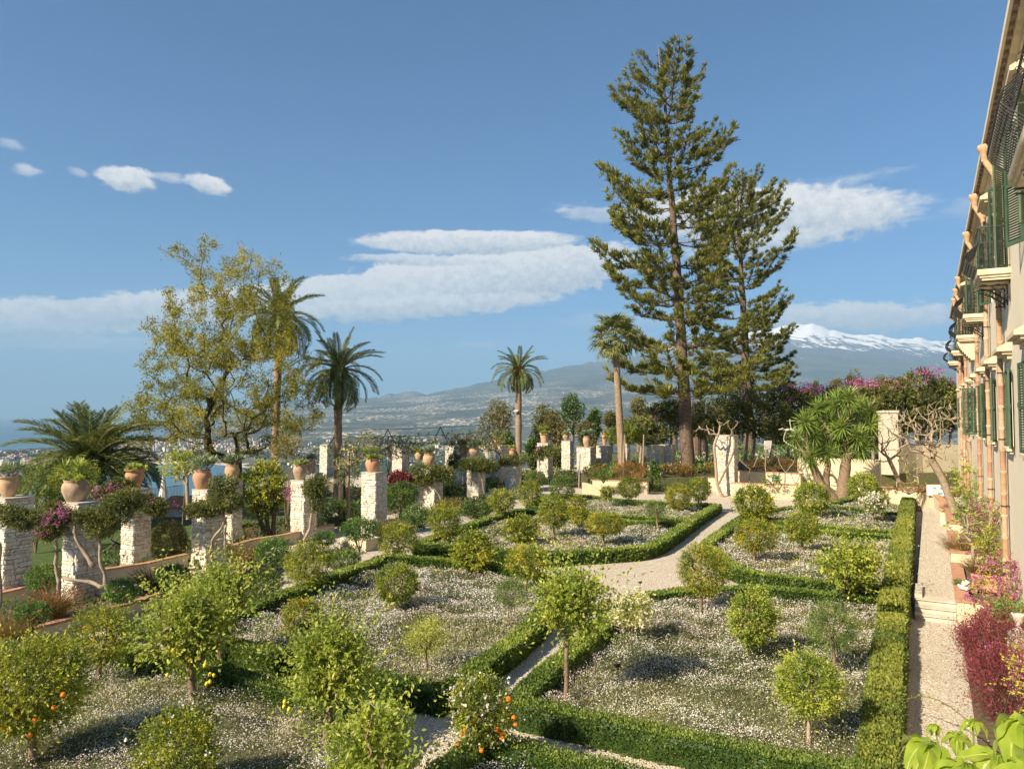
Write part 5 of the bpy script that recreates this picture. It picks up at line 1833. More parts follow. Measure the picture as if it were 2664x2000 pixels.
def pot(label, cx, by, ty, wpx, ctr_top, style, plant, seed, lean=(0, 0), mat='clay_pale', name='potted_succulent'):
    ctr, top, a, _ = ctr_top
    # keep the pot on its pillar, at the picture column where it stands
    d = ctr.y
    X = (cx - CX) / FPX * d
    X = min(max(X, ctr.x - a * .4), ctr.x + a * .4)
    th = thing(name, label, 'potted plant', (X, d, top + .05), 0, 'clay pots on the stone pillars')
    rng = rs(seed)
    r = wpx / 2 / FPX * d
    hgt = (by - ty) / FPX * d
    pr = PROF[style]
    zs = hgt / pr[-3][1]
    mb = MB()
    mb.lathe([(q * r, z * zs) for q, z in pr[:-3]], sides=26)
    put('pot', mb.mesh('pot', M[mat], smooth=True), th, label=None)
    mb = MB()
    mb.lathe([(pr[-4][0] * r, pr[-4][1] * zs), (pr[-4][0] * r * 1.05, pr[-4][1] * zs + .02), (pr[-4][0] * r * 1.03, hgt * 1.02), (pr[-2][0] * r * .93, hgt * 1.02), (pr[-1][0] * r, hgt * .86)], sides=26)
    put('rim', mb.mesh('rim', M[mat], smooth=True), th)
    mb = MB()
    mb.lathe([(pr[-1][0] * r * 1.08, hgt * .93), (.01, hgt * .96)], sides=16)
    put('potting_soil', mb.mesh('potting_soil', M['soil']), th)
    mb, st = MB(), MB()
    top_ = np.array([0, 0, hgt * .95])
    k = d / 25
    if plant in ('agave', 'agave_tall'):
        offs = [(-.85, .6), (-.2, 1.0), (.55, .7), (.05, .4), (1.0, 1.0)] if plant == 'agave' else [(.1, .5), (-.5, .35), (.9, 2.3), (.4, .6)]
        for (ox, oz) in offs:
            c = top_ + np.array([ox * r * 1.0, rng.normal() * r * .3, oz * r * .8])
            st.tube([top_ - np.array([0, 0, .05]), (top_ + c) / 2 + np.array([ox * .06, 0, -.03]), c], [.035, .03, .028], 6, tint=.3)
            rosette(mb, c, 24, r * rng.uniform(1.0, 1.4), .10 * max(1, k * .8), rng, tb=.5)
        put('stems', st.mesh('stems', M['bark_pale']), th)
    else:
        for q in range(18):
            an, rad_ = rng.uniform(0, 6.28), rng.uniform(0, 1.15) * r
            c = top_ + np.array([math.cos(an) * rad_, math.sin(an) * rad_, rng.uniform(.0, .55) * r * (1.3 - rad_ / r * .8)])
            rosette(mb, c, 12, r * .55, .10 * max(1, k * .8), rng, el0=-.1, tb=.6)
        if plant == 'mix':
            rosette(mb, top_ + np.array([-r * .9, 0, r * .8]), 26, r * 1.3, .09, rng, tb=.35)
            rosette(mb, top_ + np.array([r * .2, 0, r * 1.0]), 24, r * 1.1, .09, rng, tb=.45)
    put('succulent', mb.mesh('succulent', M['agave' if 'agave' in plant else 'sedum']), th)
    return th


for i, (k, lab, cx, by, ty, w, st, pl) in enumerate([
    ('A', 'straight-sided clay pot with agave on the pillar at the left edge', 29, 1301, 1249, 50, 'vase', 'agave'),
    ('B', 'largest clay jar, overflowing with bright succulents, on the second pillar', 203, 1314, 1260, 66, 'jar', 'mix'),
    ('C', 'clay pot tapering downward with pale fleshy succulents, against the bay', 355, 1276, 1229, 48, 'vase', 'sedum'),
    ('D', 'rounded clay jar with blue-green agave on the vine-draped fourth pillar', 530, 1278, 1231, 47, 'jar', 'agave'),
    ('E', 'clay jar with one upright pointed agave under the golden tree trunk', 607, 1253, 1215, 37, 'jar', 'agave'),
    ('F', 'clay jar with trailing succulent stems on the pillar left of the planter box', 783, 1254, 1215, 36, 'jar', 'sedum'),
    ('G', 'clay jar with a long curving agave stem, just behind another jar', 811, 1235, 1201, 26, 'jar', 'agave_tall'),
    ('I', 'clay jar with two agave heads on the tall bare pillar', 971, 1232, 1198, 38, 'jar', 'mix'),
    ('K', 'clay jar with one long leaning succulent arm above the thick vine', 1117, 1216, 1184, 32, 'jar', 'agave_tall'),
    ('N', 'squat darker clay pot behind the flat vine top', 1206, 1187, 1166, 26, 'jar', 'agave'),
    ('M', 'clay jar with agave heads over the flat vine top', 1234, 1195, 1172, 27, 'jar', 'agave'),
    ('P', 'small pale urn with agave on the wide white pillar', 1294, 1162, 1140, 20, 'vase', 'agave'),
    ('Q', 'small clay pot just left of the globe shrubs', 1333, 1190, 1168, 20, 'bucket', 'sedum'),
    ('R', 'clay bucket pot with a broad agave leaning out to its left', 1416, 1165, 1141, 24, 'bucket', 'mix'),
    ('S', 'small pale clay bowl with bright succulents in the back row', 1472, 1147, 1130, 18, 'vase', 'sedum'),
    ('T', 'tall clay jar on the broad pillar, with a pot stacked in its mouth', 1526, 1166, 1137, 20, 'jar', 'agave'),
    ('Uu', 'small slender urn under the right pergola frame', 1572, 1161, 1129, 14, 'vase', 'sedum'),
]):
    pot(lab, cx, by, ty, w, PL[k], st, pl, 1500 + i, mat=('clay_pale', 'terracotta', 'clay_stained')[(i * 2 + i // 3) % 3])
jc = K(1190 - 100, 1180, 58)
pot('squat brown clay pot on the low wall behind the leaning succulent arm', 1092, 1196, 1174, 26, (Vector((G(1092, 1262).x, G(1092, 1262).y, 0)), K(1092, 1197, G(1092, 1262).y).z, 1.0, None), 'jar', 'sedum', 1530)
gp = G(650, 1408)
pot('clay pot standing on the lawn beside the narrow pillar', 650, 1405, 1370, 24, (gp, 0.0, 1.0, None), 'bucket', 'sedum', 1531)


# ------------------------------------------------------------------ vines over the pillars
def vine(label, clumps, depth, seed, stems, flowers=(), name='flowering_vine', mat='bougain_leaf', fmat='petal_magenta', tb=.34, z0=0.0, thick=.06, leaf=.055):
    """clumps: (x, y, half width, half height) in the picture at this depth"""
    x0, y0 = stems[0][0] if stems else (clumps[0][0], clumps[0][1])
    o = K(x0, y0, depth)
    o.z = z0
    th = thing(name, label, 'vine', o, 0, 'vines over the stone pillars')
    rng = rs(seed)
    s_ = depth / FPX
    scale = np.clip(depth / 25, .8, 2.4)
    mb = MB()
    for (x, y, hw, hh) in clumps:
        c = np.array(K(x, y, depth)) - np.array(o)
        r = (hw * s_, max(.35, hw * s_ * .7), hh * s_)
        area = 4 * math.pi * ((r[0] * r[1]) ** .8 + (r[0] * r[2]) ** .8 + (r[1] * r[2]) ** .8) / 3
        crown(mb, seed + int(x), c, r, max(30, int(area * 270 / scale ** 1.3)), 5, leaf * scale ** .7, .65, .2, .7, .34, .14 * scale ** .5, 0, tb)
    put('foliage', mb.mesh('foliage', M[mat]), th)
    if stems:
        sb = MB()
        for sp in stems:
            pts = [np.array(K(x, y, depth)) - np.array(o) for x, y in sp]
            pts = chaikin(pts, 2)
            pts = pts + np.array([0, -.10, 0])
            pts[:, 1] += np.sin(np.arange(len(pts)) * 1.1 + seed) * .05
            sb.tube(pts, np.linspace(thick, thick * .55, len(pts)) * (1 + .18 * np.sin(np.arange(len(pts)) * 1.7)), 8)
        put('stems', sb.mesh('stems', M['bark_pale' if z0 < .5 else 'bark'], smooth=True), th)
    if flowers:
        fb = MB()
        for (x, y, hw, hh, n) in flowers:
            c = np.array(K(x, y, depth)) - np.array(o)
            D = rdir(rng, n)
            P = c + D * np.array([hw * s_, .35, hh * s_]) * rng.uniform(.5, 1.05, n)[:, None] + np.array([0, -.25, 0])
            petals(fb, rng, P, .030 * scale, k=3)
        put('flowers', fb.mesh('flowers', M[fmat]), th, kind='stuff')
    return th


vine('gnarled vine with magenta blossom wrapped round the second pillar', [(140, 1345, 42, 38), (232, 1345, 40, 20), (125, 1380, 28, 26), (262, 1370, 36, 28), (300, 1330, 44, 40), (330, 1300, 40, 28)], 21.9, 2001,
     [[(300, 1585), (288, 1540), (276, 1500), (266, 1450), (262, 1400), (270, 1350)], [(158, 1560), (156, 1500), (150, 1440), (154, 1395)], [(275, 1525), (230, 1510), (160, 1500)], [(250, 1470), (210, 1420), (196, 1360)]],
     [(150, 1345, 40, 24, 130), (128, 1372, 26, 20, 60), (178, 1322, 16, 22, 50)], thick=.07)
vine('loose vine with magenta flowers between the second and third pillars', [(282, 1290, 42, 28), (312, 1262, 36, 18), (385, 1310, 38, 24), (410, 1322, 24, 22)], 27.6, 2002, [],
     [(275, 1282, 34, 22, 70), (310, 1266, 26, 14, 60), (330, 1318, 12, 8, 14), (405, 1300, 10, 10, 8)])
vine('dark vine spilling over the pillar at the left edge', [(20, 1340, 44, 26), (62, 1352, 34, 26)], 19.6, 2003, [[(4, 1580), (8, 1480), (2, 1400)]])
vine('dark vine with two twisted bare stems over the fourth and fifth pillars', [(540, 1322, 54, 20), (590, 1305, 46, 28), (580, 1262, 36, 24), (505, 1328, 26, 14)], 28.2, 2004,
     [[(616, 1506), (606, 1468), (592, 1440), (586, 1400), (592, 1360), (582, 1335)], [(556, 1462), (550, 1430), (556, 1400), (580, 1372), (592, 1345)]], [(462, 1330, 14, 30, 24)], thick=.07)
vine('small dark vine with a few pink flowers over the pale pillar', [(812, 1270, 26, 24), (830, 1262, 22, 26), (824, 1310, 18, 20)], 34, 2005, [[(792, 1406), (806, 1380), (812, 1350), (814, 1300)]], [(754, 1282, 14, 22, 44)], thick=.09)
vine('thick rounded vine top over the buttressed pillar', [(1110, 1228, 42, 20), (1150, 1232, 34, 20), (1102, 1250, 26, 12)], 46, 2006, [[(1150, 1325), (1146, 1290), (1128, 1268), (1112, 1250)]])
vine('flat mushroom-shaped vine top on two slim stems', [(1240, 1208, 46, 17), (1270, 1216, 30, 14), (1214, 1210, 24, 14)], 51, 2007, [[(1262, 1308), (1258, 1270), (1250, 1225)], [(1226, 1262), (1226, 1240), (1230, 1222)]])
vine('small vine tuft over the pillar left of the globe shrubs', [(1340, 1197, 30, 12), (1312, 1202, 16, 9)], 57, 2008, [[(1350, 1270), (1356, 1240), (1346, 1210)]])
vine('vine with pink flowers below the clay bucket pot', [(1424, 1174, 32, 14), (1404, 1184, 16, 14)], 60, 2009, [[(1442, 1235), (1450, 1210), (1440, 1185)]], [(1400, 1168, 10, 12, 14)], z0=.6)
vine('pillar vine left of the shaded pillar', [(1182, 1196, 16, 18), (1178, 1210, 12, 12)], 59, 2010, [])
vine('ivy cone climbing the pillar foot left of the tallest pine', [(1702, 1262, 24, 12), (1702, 1240, 16, 20), (1700, 1215, 8, 20)], 58, 2011, [[(1700, 1270), (1701, 1230), (1704, 1190)]], mat='geranium', name='ivy')


# ------------------------------------------------------------------ walls
def wall(name, label, pts_px, top_z, thick, mat, seed=0, cap=None, z0=-.1, world=None, h_is_world=True, cat='wall', capw=.05, tile=.45):
    """pts_px: picture points on the wall's front top edge; cap: tiles laid one by one"""
    pts = [np.array(G(x, y, top_z))[:2] for x, y in pts_px] if world is None else [np.array(p) for p in world]
    pts = np.array(pts)
    th = thing(name, label, cat, (pts[0][0], pts[0][1], 0))
    o = np.array([pts[0][0], pts[0][1]])
    P = pts - o
    d = unit(np.gradient(P, axis=0))
    n = np.stack([-d[:, 1], d[:, 0]], 1)
    side_ = n * thick
    if (P + o + n)[:, 1].mean() < (P + o)[:, 1].mean():
        side_ = -side_
    mb = MB()
    V = []
    for i in range(len(P)):
        a, b = P[i], P[i] + side_[i]
        V += [(a[0], a[1], z0), (b[0], b[1], z0), (b[0], b[1], top_z - (capw if cap else 0)), (a[0], a[1], top_z - (capw if cap else 0))]
    q = []
    for i in range(len(P) - 1):
        for j in range(4):
            k = (j + 1) % 4
            q.append((i * 4 + j, i * 4 + k, (i + 1) * 4 + k, (i + 1) * 4 + j))
    e = (len(P) - 1) * 4
    q += [(0, 1, 2, 3), (e, e + 3, e + 2, e + 1)]
    mb.add(V, q)
    put('masonry', mb.mesh('masonry', M[mat]), th)
    if cap:
        rng = rs(seed)
        c = resample(P + side_ * .5, tile)
        for i in range(len(c) - 1):
            a, b = c[i], c[i + 1]
            L = np.linalg.norm(b - a)
            t_ = MB()
            t_.box((-L / 2 + .004, -thick / 2 - .035, -capw), (L / 2 - .004, thick / 2 + .035, 0))
            put('coping_tile', t_.mesh('coping_tile', M[cap]), th, ((a[0] + b[0]) / 2, (a[1] + b[1]) / 2, top_z + rng.normal() * .003), (rng.normal() * .01, rng.normal() * .01, math.atan2(b[1] - a[1], b[0] - a[0])))
    return th


wall('planter_wall', 'low tan planter wall with clay coping in front of the left pillars', [(-60, 1668), (0, 1655), (180, 1608), (313, 1574), (411, 1546), (500, 1521)], .42, .16, 'plaster', 1, 'brick_red')
wall('planter_wall', 'low tan planter wall with clay coping below the twisted vine stems', [(500, 1521.5), (600, 1492), (668, 1472), (760, 1446)], .42, .16, 'plaster', 2, 'brick_red')
wall('planter_wall', 'rear tan planter wall behind the first pillars', [(-60, 1556), (40, 1532), (110, 1516), (230, 1486), (391, 1462), (489, 1440)], .62, .18, 'plaster', 3, 'terracotta')
wall('planter_wall', 'rear tan planter wall between the narrow pillar and the stone planter box', [(600, 1420), (660, 1402), (740, 1390), (870, 1362)], .5, .18, 'plaster', 4, 'terracotta')
wall('planter_wall', 'low planter wall with clay coping beside the far gravel strip', [(1185, 1322), (1235, 1313), (1300, 1300)], .4, .3, 'plaster', 5, 'terracotta')
wall('terrace_wall', 'pale wall seen between palms behind the tall bare pillar', [(760, 1280), (830, 1255), (905, 1252)], .9, .25, 'plaster', 6)
# earth inside the raised border
poly_mesh('border_soil', [(-16.5, 14.6), (-12.35, 19.9), (-10.9, 22.9), (-8.95, 27.4), (-9.7, 28.4), (-12.2, 25.0), (-14.1, 21.8), (-18.5, 19)], M['soil'], .36)


def masonry_block(name, label, corner_px, z0, top_z, ax, ay, mat, cat, cap=None):
    c = G(corner_px[0], corner_px[1], z0)
    th = thing(name, label, cat, c, PROT)
    mb = MB()
    mb.box((-ax, 0, -.02), (0, ay, top_z - z0 - (.05 if cap else 0)))
    put('masonry', mb.mesh('masonry', M[mat]), th)
    if cap:
        n = max(1, int(ax / .45))
        for i in range(n):
            t_ = MB()
            t_.box((-ax - .03 + i * (ax + .06) / n + .004, -.03, -.05), (-ax - .03 + (i + 1) * (ax + .06) / n - .004, ay + .03, 0))
            put('coping_tile', t_.mesh('coping_tile', M[cap]), th, (0, 0, top_z - z0))
    return th


masonry_block('stone_planter', 'rectangular pale stone planter box holding a bright geranium', (952, 1436), 0, .52, 1.5, 1.0, 'stone_trim', 'planter')
wall('end_wall', 'low cream wall with red coping at the far end, before the white statue', [(1522, 1247), (1600, 1249), (1684, 1253)], .95, .3, 'plaster', 7, 'terracotta')
wall('end_wall', 'cream wall stretch with red coping left of the tallest pine foot', [(1745, 1240), (1800, 1240), (1880, 1243)], 1.05, .3, 'plaster', 8, 'terracotta')
wall('end_wall', 'lower cream retaining wall between the grey pillar and the blade-leaved tree', [(1904, 1255), (1990, 1258), (2078, 1260)], 1.1, .35, 'plaster', 9, 'terracotta')
wall('end_wall', 'upper cream retaining wall behind the lower one', [(1911, 1224), (2000, 1227), (2082, 1232)], 1.62, .35, 'plaster', 10, 'terracotta')
wall('end_wall', 'tall shaded cream wall behind the blade-leaved tree', [(2074, 1189), (2160, 1192), (2290, 1196)], 2.6, .4, 'plaster', 11)
wall('end_wall', 'tall cream wall behind the bare branched tree at the right', [(2331, 1160), (2400, 1158), (2500, 1157), (2560, 1156)], 3.4, .4, 'plaster', 12)
wall('curved_wall', 'curved cream wall with clay coping closing the right-hand path', [(2283, 1268), (2340, 1270), (2395, 1276), (2430, 1286), (2446, 1302), (2445, 1322)], 1.3, .3, 'plaster', 13, 'terracotta', tile=.4)
# rounded garden bench end at the far left of the end wall
mb = MB()
bp = G(1530, 1292)
cp = [(-.4, -.35, 0), (.1, -.5, 0), (.7, -.7, 0), (1.5, -.95, 0)]
for i, (x, y, z) in enumerate(resample(cp, .12)):
    hh = .95 * math.cos(min(1, i / 14) * 1.45) + .12
    mb.box((x - .06, y - .15, -.05), (x + .062, y + .15, hh))
put('curved_wall_end', mb.mesh('curved_wall_end', M['plaster']), None, bp, 0, label='short cream wall end sweeping down in a curve at the far left corner', cat='wall')


# ------------------------------------------------------------------ pergola frames, poles, small far things
def frame(label, apexes, legs, rails, seed):
    th = thing('pergola_frame', label, 'pergola frame', apexes[0])
    o = np.array(th.location)
    mb = MB()
    for a, b in legs:
        m2 = MB()
        m2.tube([np.array(a) - o, np.array(b) - o], .04, 6)
        put('strut', m2.mesh('strut', M['iron']), th)
    for a, b in rails:
        m2 = MB()
        pts = [np.array(a) * (1 - f) + np.array(b) * f - o - np.array([0, 0, .10 * math.sin(f * math.pi)]) for f in np.linspace(0, 1, 7)]
        m2.tube(pts, .018, 5)
        put('rail', m2.mesh('rail', M['grey_metal']), th)
    return th


d1, d2, d3 = 56, 60, 64
frame('black triangular pergola struts with grey rails, left of the small palm', [K(1009, 1117, d1)],
      [(K(1009, 1117, d1), K(985, 1165, d1 - 1)), (K(1009, 1117, d1), K(1036, 1168, d1 + 2)), (K(1146, 1111, d2), K(1116, 1168, d2 - 1)), (K(1146, 1111, d2), K(1160, 1140, d2 + 2)), (K(1291, 1101, d3), K(1262, 1162, d3 - 1)), (K(1291, 1101, d3), K(1306, 1130, d3 + 2)), (K(882, 1120, 53), K(855, 1158, 53))],
      [(K(945, 1118, 54), K(1291, 1102, d3)), (K(985, 1135, d1 - .5), K(1285, 1122, d3 - .5)), (K(995, 1153, d1 - .8), K(1252, 1143, d3 - 1)), (K(828, 1157, 52), K(900, 1161, 54)), (K(885, 1133, 53), K(985, 1139, 55))], 1)
frame('grey pergola frame with rails over green vines, right of the pots', [K(1550, 1092, 62)],
      [(K(1550, 1092, 62), K(1541, 1136, 61)), (K(1550, 1092, 62), K(1568, 1130, 64)), (K(1712, 1128, 61), K(1704, 1160, 61)), (K(1735, 1126, 62), K(1742, 1160, 62))],
      [(K(1550, 1092, 62), K(1686, 1095, 64)), (K(1542, 1114, 61.5), K(1700, 1118, 63)), (K(1536, 1136, 61), K(1690, 1140, 61)), (K(1690, 1140, 61), K(1770, 1133, 62)), (K(1530, 1135, 61), K(1610, 1138, 61))], 2)
for i, (x, y0, y1, lab) in enumerate([(1614, 1245, 1130, 'bare upright pole before the far vines, left one of two'), (1622, 1245, 1132, 'bare upright pole before the far vines, right beside another'), (1672, 1245, 1130, 'bare upright pole near the ivy cone'), (1506, 1270, 1180, 'thin pale stem standing before the two-tier jar')]):
    b = K(x, y0, 57)
    t_ = K(x + 3, y1, 57)
    mb = MB()
    mb.tube([(0, 0, 0), (.04, 0, (t_.z - b.z) * .5), (t_.x - b.x, 0, t_.z - b.z)], .05, 6)
    put('bean_pole', mb.mesh('bean_pole', M['bark_pale']), None, b, label=lab, cat='pole')

bush('vine_hedge', 'yellow-green vines hanging on the right pergola frame', 'vine', 'citrus', (1560, 1690, 1105, 1160), 1240, 120, .9, leaf=.06, lump=.4, d_scale=.3, dens=300, shell=.8)
bush('vine_hedge', 'tangled thorny vines on the left pergola frame', 'vine', 'dusty', (880, 1120, 1128, 1200), 1290, 121, 0, leaf=.045, lump=.5, d_scale=.3, dens=150, shell=.9)
bush('vine_hedge', 'brown twiggy vines between the second and third pergola struts', 'vine', 'dusty', (1120, 1330, 1125, 1180), 1270, 122, 0, leaf=.045, lump=.5, d_scale=.3, dens=120, shell=.9)
bush('shrub', 'grey-green thorny succulent shrub left of the tall bare pillar', 'shrub', 'agave', (880, 940, 1180, 1262), 1375, 123, 0, leaf=.09, ratio=.2, lump=.4, dens=160, shell=.9, tb=.3)
bush('shrub', 'yellow-flowered twiggy shrub left of the palm trunk behind the jars', 'shrub', 'dusty', (702, 790, 1130, 1200), 1380, 124, 0, leaf=.05, lump=.5, dens=160, shell=.95, tb=.6)
bush('shrub', 'light green small tree behind the agave jar of the fourth pillar', 'shrub', 'lemon_leaf', (420, 520, 1160, 1250), 1420, 125, 0, leaf=.07, lump=.5, dens=90, shell=.95, tb=.45)
bush('shrub', 'orange-brown grassy planting before the right pergola', 'planting', 'bronze', (1590, 1690, 1205, 1250), 1256, 126, .9, leaf=.12, ratio=.15, dens=110, up=1.5, flowers=('petal_red', 26, .06))
bush('shrub', 'greenery and pink flowers along the low wall left of the bean poles', 'planting', 'geranium', (1540, 1600, 1222, 1248), 1256, 127, .9, flowers=('petal_red', 30, .06))
bush('shrub', 'silvery green planting behind the bean poles', 'planting', 'agave', (1640, 1684, 1180, 1215), 1225, 128, .9, leaf=.07, dens=100)
bush('shrub', 'brown grass bank under the vine trunks left of the pine', 'planting', 'bronze', (1752, 1800, 1210, 1240), 1242, 129, 1.0, leaf=.12, ratio=.15, dens=120, up=1.5)
bush('shrub', 'brown and green grass bank on the upper retaining wall', 'planting', 'bronze', (1930, 2090, 1188, 1228), 1226, 130, 1.5, leaf=.12, ratio=.15, dens=90, up=1.4, d_scale=.25)
bush('hedge_block', 'dark clipped hedge in the rear garden left of the grey pillar', 'hedge', 'deep', (1808, 1872, 1200, 1226), 1228, 131, REAR, dens=120, lump=.05, d_scale=.5)
bush('shrub', 'small leafy plant in front of the lower retaining wall top', 'planting', 'citrus', (1980, 2036, 1232, 1262), 1262, 132, 1.05, dens=90)
bush('shrub', 'green mound at the foot of the white-barked vine trunk', 'planting', 'geranium', (2100, 2125, 1232, 1252), 1256, 133, 1.0, dens=120)
bush('shrub', 'brown-green ground planting on the curved wall', 'planting', 'bronze', (2290, 2440, 1262, 1282), 1284, 134, 1.2, leaf=.10, ratio=.2, dens=90, d_scale=.3)
# white and violet drifts in the rear garden
rng = rs(61)
mb = MB()
for (x0, x1, y0, y1, n, m_) in [(1960, 2100, 1176, 1210, 500, 1), (1770, 1870, 1180, 1215, 400, 1), (2060, 2120, 1168, 1180, 140, 2), (1780, 1870, 1195, 1225, 700, 0), (1960, 2120, 1172, 1215, 900, 0), (2270, 2330, 1190, 1210, 120, 1)]:
    P = np.array([tuple(G(rng.uniform(x0, x1), rng.uniform(y0, y1), REAR)) for _ in range(n)])
    D = unit(rng.normal(size=P.shape) * .6 + np.array([0, 0, 1]))
    mb.leaves(P + np.array([0, 0, .05 if m_ == 0 else .25]), D, side(rng, D), .35 if m_ == 0 else .16, .16, mat=m_, tint=rng.random(n))
put('border_flowers', mb.mesh('border_flowers', [M['geranium'], M['petal_white'], M['petal_magenta']]), kind='stuff', label='white and violet flower drifts in the rear garden', cat='flowers')

# small recognisable pieces
def small(name, label, cat, loc, build, mat, rz=0, parts=()):
    th = thing(name, label, cat, loc, rz)
    mb = MB()
    build(mb)
    put(parts[0] if parts else 'body', mb.mesh(name + '_body', M[mat], smooth=True), th)
    return th


s1 = G(1722, 1274)
st_ = small('statue', 'small white seated lion-like statue at the wall end left of the pine', 'statue', s1, lambda m_: (m_.box((-.35, -.3, 0), (.35, .3, .30)), m_.lathe([(.02, .30), (.26, .30), (.30, .5), (.24, .8), (.15, 1.0), (.18, 1.12), (.17, 1.3), (.08, 1.42), (.01, 1.45)], sides=14), m_.tube([(0, -.1, .95), (.02, -.3, .7), (0, -.34, .32)], [.09, .08, .09], 7), m_.tube([(.0, -.05, 1.25), (0, -.22, 1.2), (0, -.28, 1.14)], [.12, .09, .06], 7)), 'trunk_white')
gpd = K(1588, 1225, 59)
small('garden_paddle', 'round dark green shield on a stick beside the small urn pillar', 'garden ornament', (gpd.x, gpd.y, .9), lambda m_: (m_.tube([(0, 0, 0), (0, 0, 1.0)], .03, 6), m_.lathe([(.01, -.04), (.40, -.04), (.42, 0), (.40, .04), (.01, .04)], (0, 0, 0), 20)), 'teal')
u1 = K(2019, 1250, 54)
small('glazed_birdhouse', 'small teal glazed box with a dark opening on the lower retaining wall', 'ornament', (u1.x, u1.y + .1, 1.12), lambda m_: (m_.box((-.20, -.16, 0), (.20, .16, .28)), m_.box((-.26, -.2, .28), (.26, .2, .33)), m_.lathe([(.25, .33), (.12, .45), (.01, .5)], sides=10)), 'teal')
cb = K(2436, 1272, 44)
t1 = thing('storage_crate', 'white box with blue markings before the tall cream wall', 'box', (cb.x, cb.y, 1.2))
mb = MB()
mb.box((-.42, -.3, 0), (.42, .3, .62))
put('box_body', mb.mesh('box_body', M['white_paint']), t1)
for q in ((-.36, .42, .18, .10), (.05, .40, .22, .12), (-.1, .1, .3, .10)):
    mb = MB()
    mb.box((q[0], -.306, q[1]), (q[0] + q[2], -.3, q[1] + q[3]))
    put('blue_marking', mb.mesh('blue_marking', M['blue_label']), t1)
cm = K(1342, 1070, 64.6)
t1 = thing('security_camera', 'white camera mounted on the small date palm trunk', 'camera', cm)
mb = MB()
mb.tube([(-.18, 0, 0), (.16, 0, .03)], .09, 10)
put('camera_housing', mb.mesh('camera_housing', M['white_paint']), t1)
mb = MB()
mb.tube([(.1, 0, .02), (.35, .2, .08)], .03, 6)
put('bracket', mb.mesh('bracket', M['white_paint']), t1)
for (x, yt, yb, lab) in [(292, 1224, 1272, 'closed white parasol seen left of the tapering pot'), (424, 1218, 1296, 'closed white parasol against the bay between two pillars')]:
    b = K(x, yb + 22, 50)
    H = K(x, yt, 50).z - b.z
    t1 = thing('closed_parasol', lab, 'parasol', b, 0, 'closed parasols on the terrace')
    mb = MB()
    mb.lathe([(.04, .5), (.30, .62), (.26, .9), (.15, H * .6), (.10, H * .8), (.03, H)], sides=9)
    put('folded_canopy', mb.mesh('folded_canopy', M['canvas']), t1)
    mb = MB()
    mb.tube([(0, 0, 0), (0, 0, H + .06)], .025, 6)
    put('pole', mb.mesh('pole', M['white_paint']), t1)
# terrace railing
t1 = thing('terrace_railing', 'thin dark railing at the terrace edge above the bay', 'railing', K(372, 1300, 50.5))
o = np.array(t1.location)
xs_ = np.linspace(248, 474, 60)
mb = MB()
top_ = [np.array(K(x, np.interp(x, [248, 400, 474], [1286, 1270, 1262]), 50.5)) - o for x in xs_]
bot_ = [p - np.array([0, 0, 1.0]) for p in top_]
mb.tube(top_, .025, 5)
mb.tube(bot_, .02, 5)
put('rail', mb.mesh('rail', M['iron']), t1)
mb = MB()
mb.edges(np.array(top_), np.array(bot_), np.full(60, .012), np.full(60, .012), 4)
put('balusters', mb.mesh('balusters', M['iron']), t1)
# garden shelter roof
p0 = K(464, 1300, 44)
t1 = thing('garden_shelter', 'small white shelter with a brown tiled roof on the lower lawn', 'shelter', (p0.x, p0.y, 0))
mb = MB()
mb.box((-.9, -.6, -.3), (1.1, 1.2, .55))
put('walls', mb.mesh('walls', M['white_paint']), t1)
mb = MB()
mb.add([(-1.1, -.8, .55), (1.3, -.8, .55), (1.3, .5, 1.15), (-.6, .5, 1.15), (-.8, .6, 1.12), (1.3, .6, 1.12)], [(0, 1, 2, 3)])
mb.box((-1.15, -.86, .50), (1.3, -.78, .60))
put('roof', mb.mesh('roof', M['brick_red']), t1)
# flower spike: brown dead agave stalk by the palm trunk
p0 = G(888, 1372)
t1 = thing('flower_stalk', 'short dark stump with a brown flower ball between the pillars', 'plant', p0)
mb = MB()
Hs = K(888, 1218, p0.y).z
mb.tube([(0, 0, 0), (.03, 0, Hs * .6), (0, 0, Hs - .35)], [.22, .2, .17], 8)
put('stalk', mb.mesh('stalk', M['bark_dark']), t1)
mb = MB()
D = rdir(rs(5), 400)
mb.leaves(np.array([0, 0, Hs - .2]) + D * .22, D, side(rs(6), D), .13, .07, tint=rs(7).random(400))
put('flower_head', mb.mesh('flower_head', M['bronze']), t1)


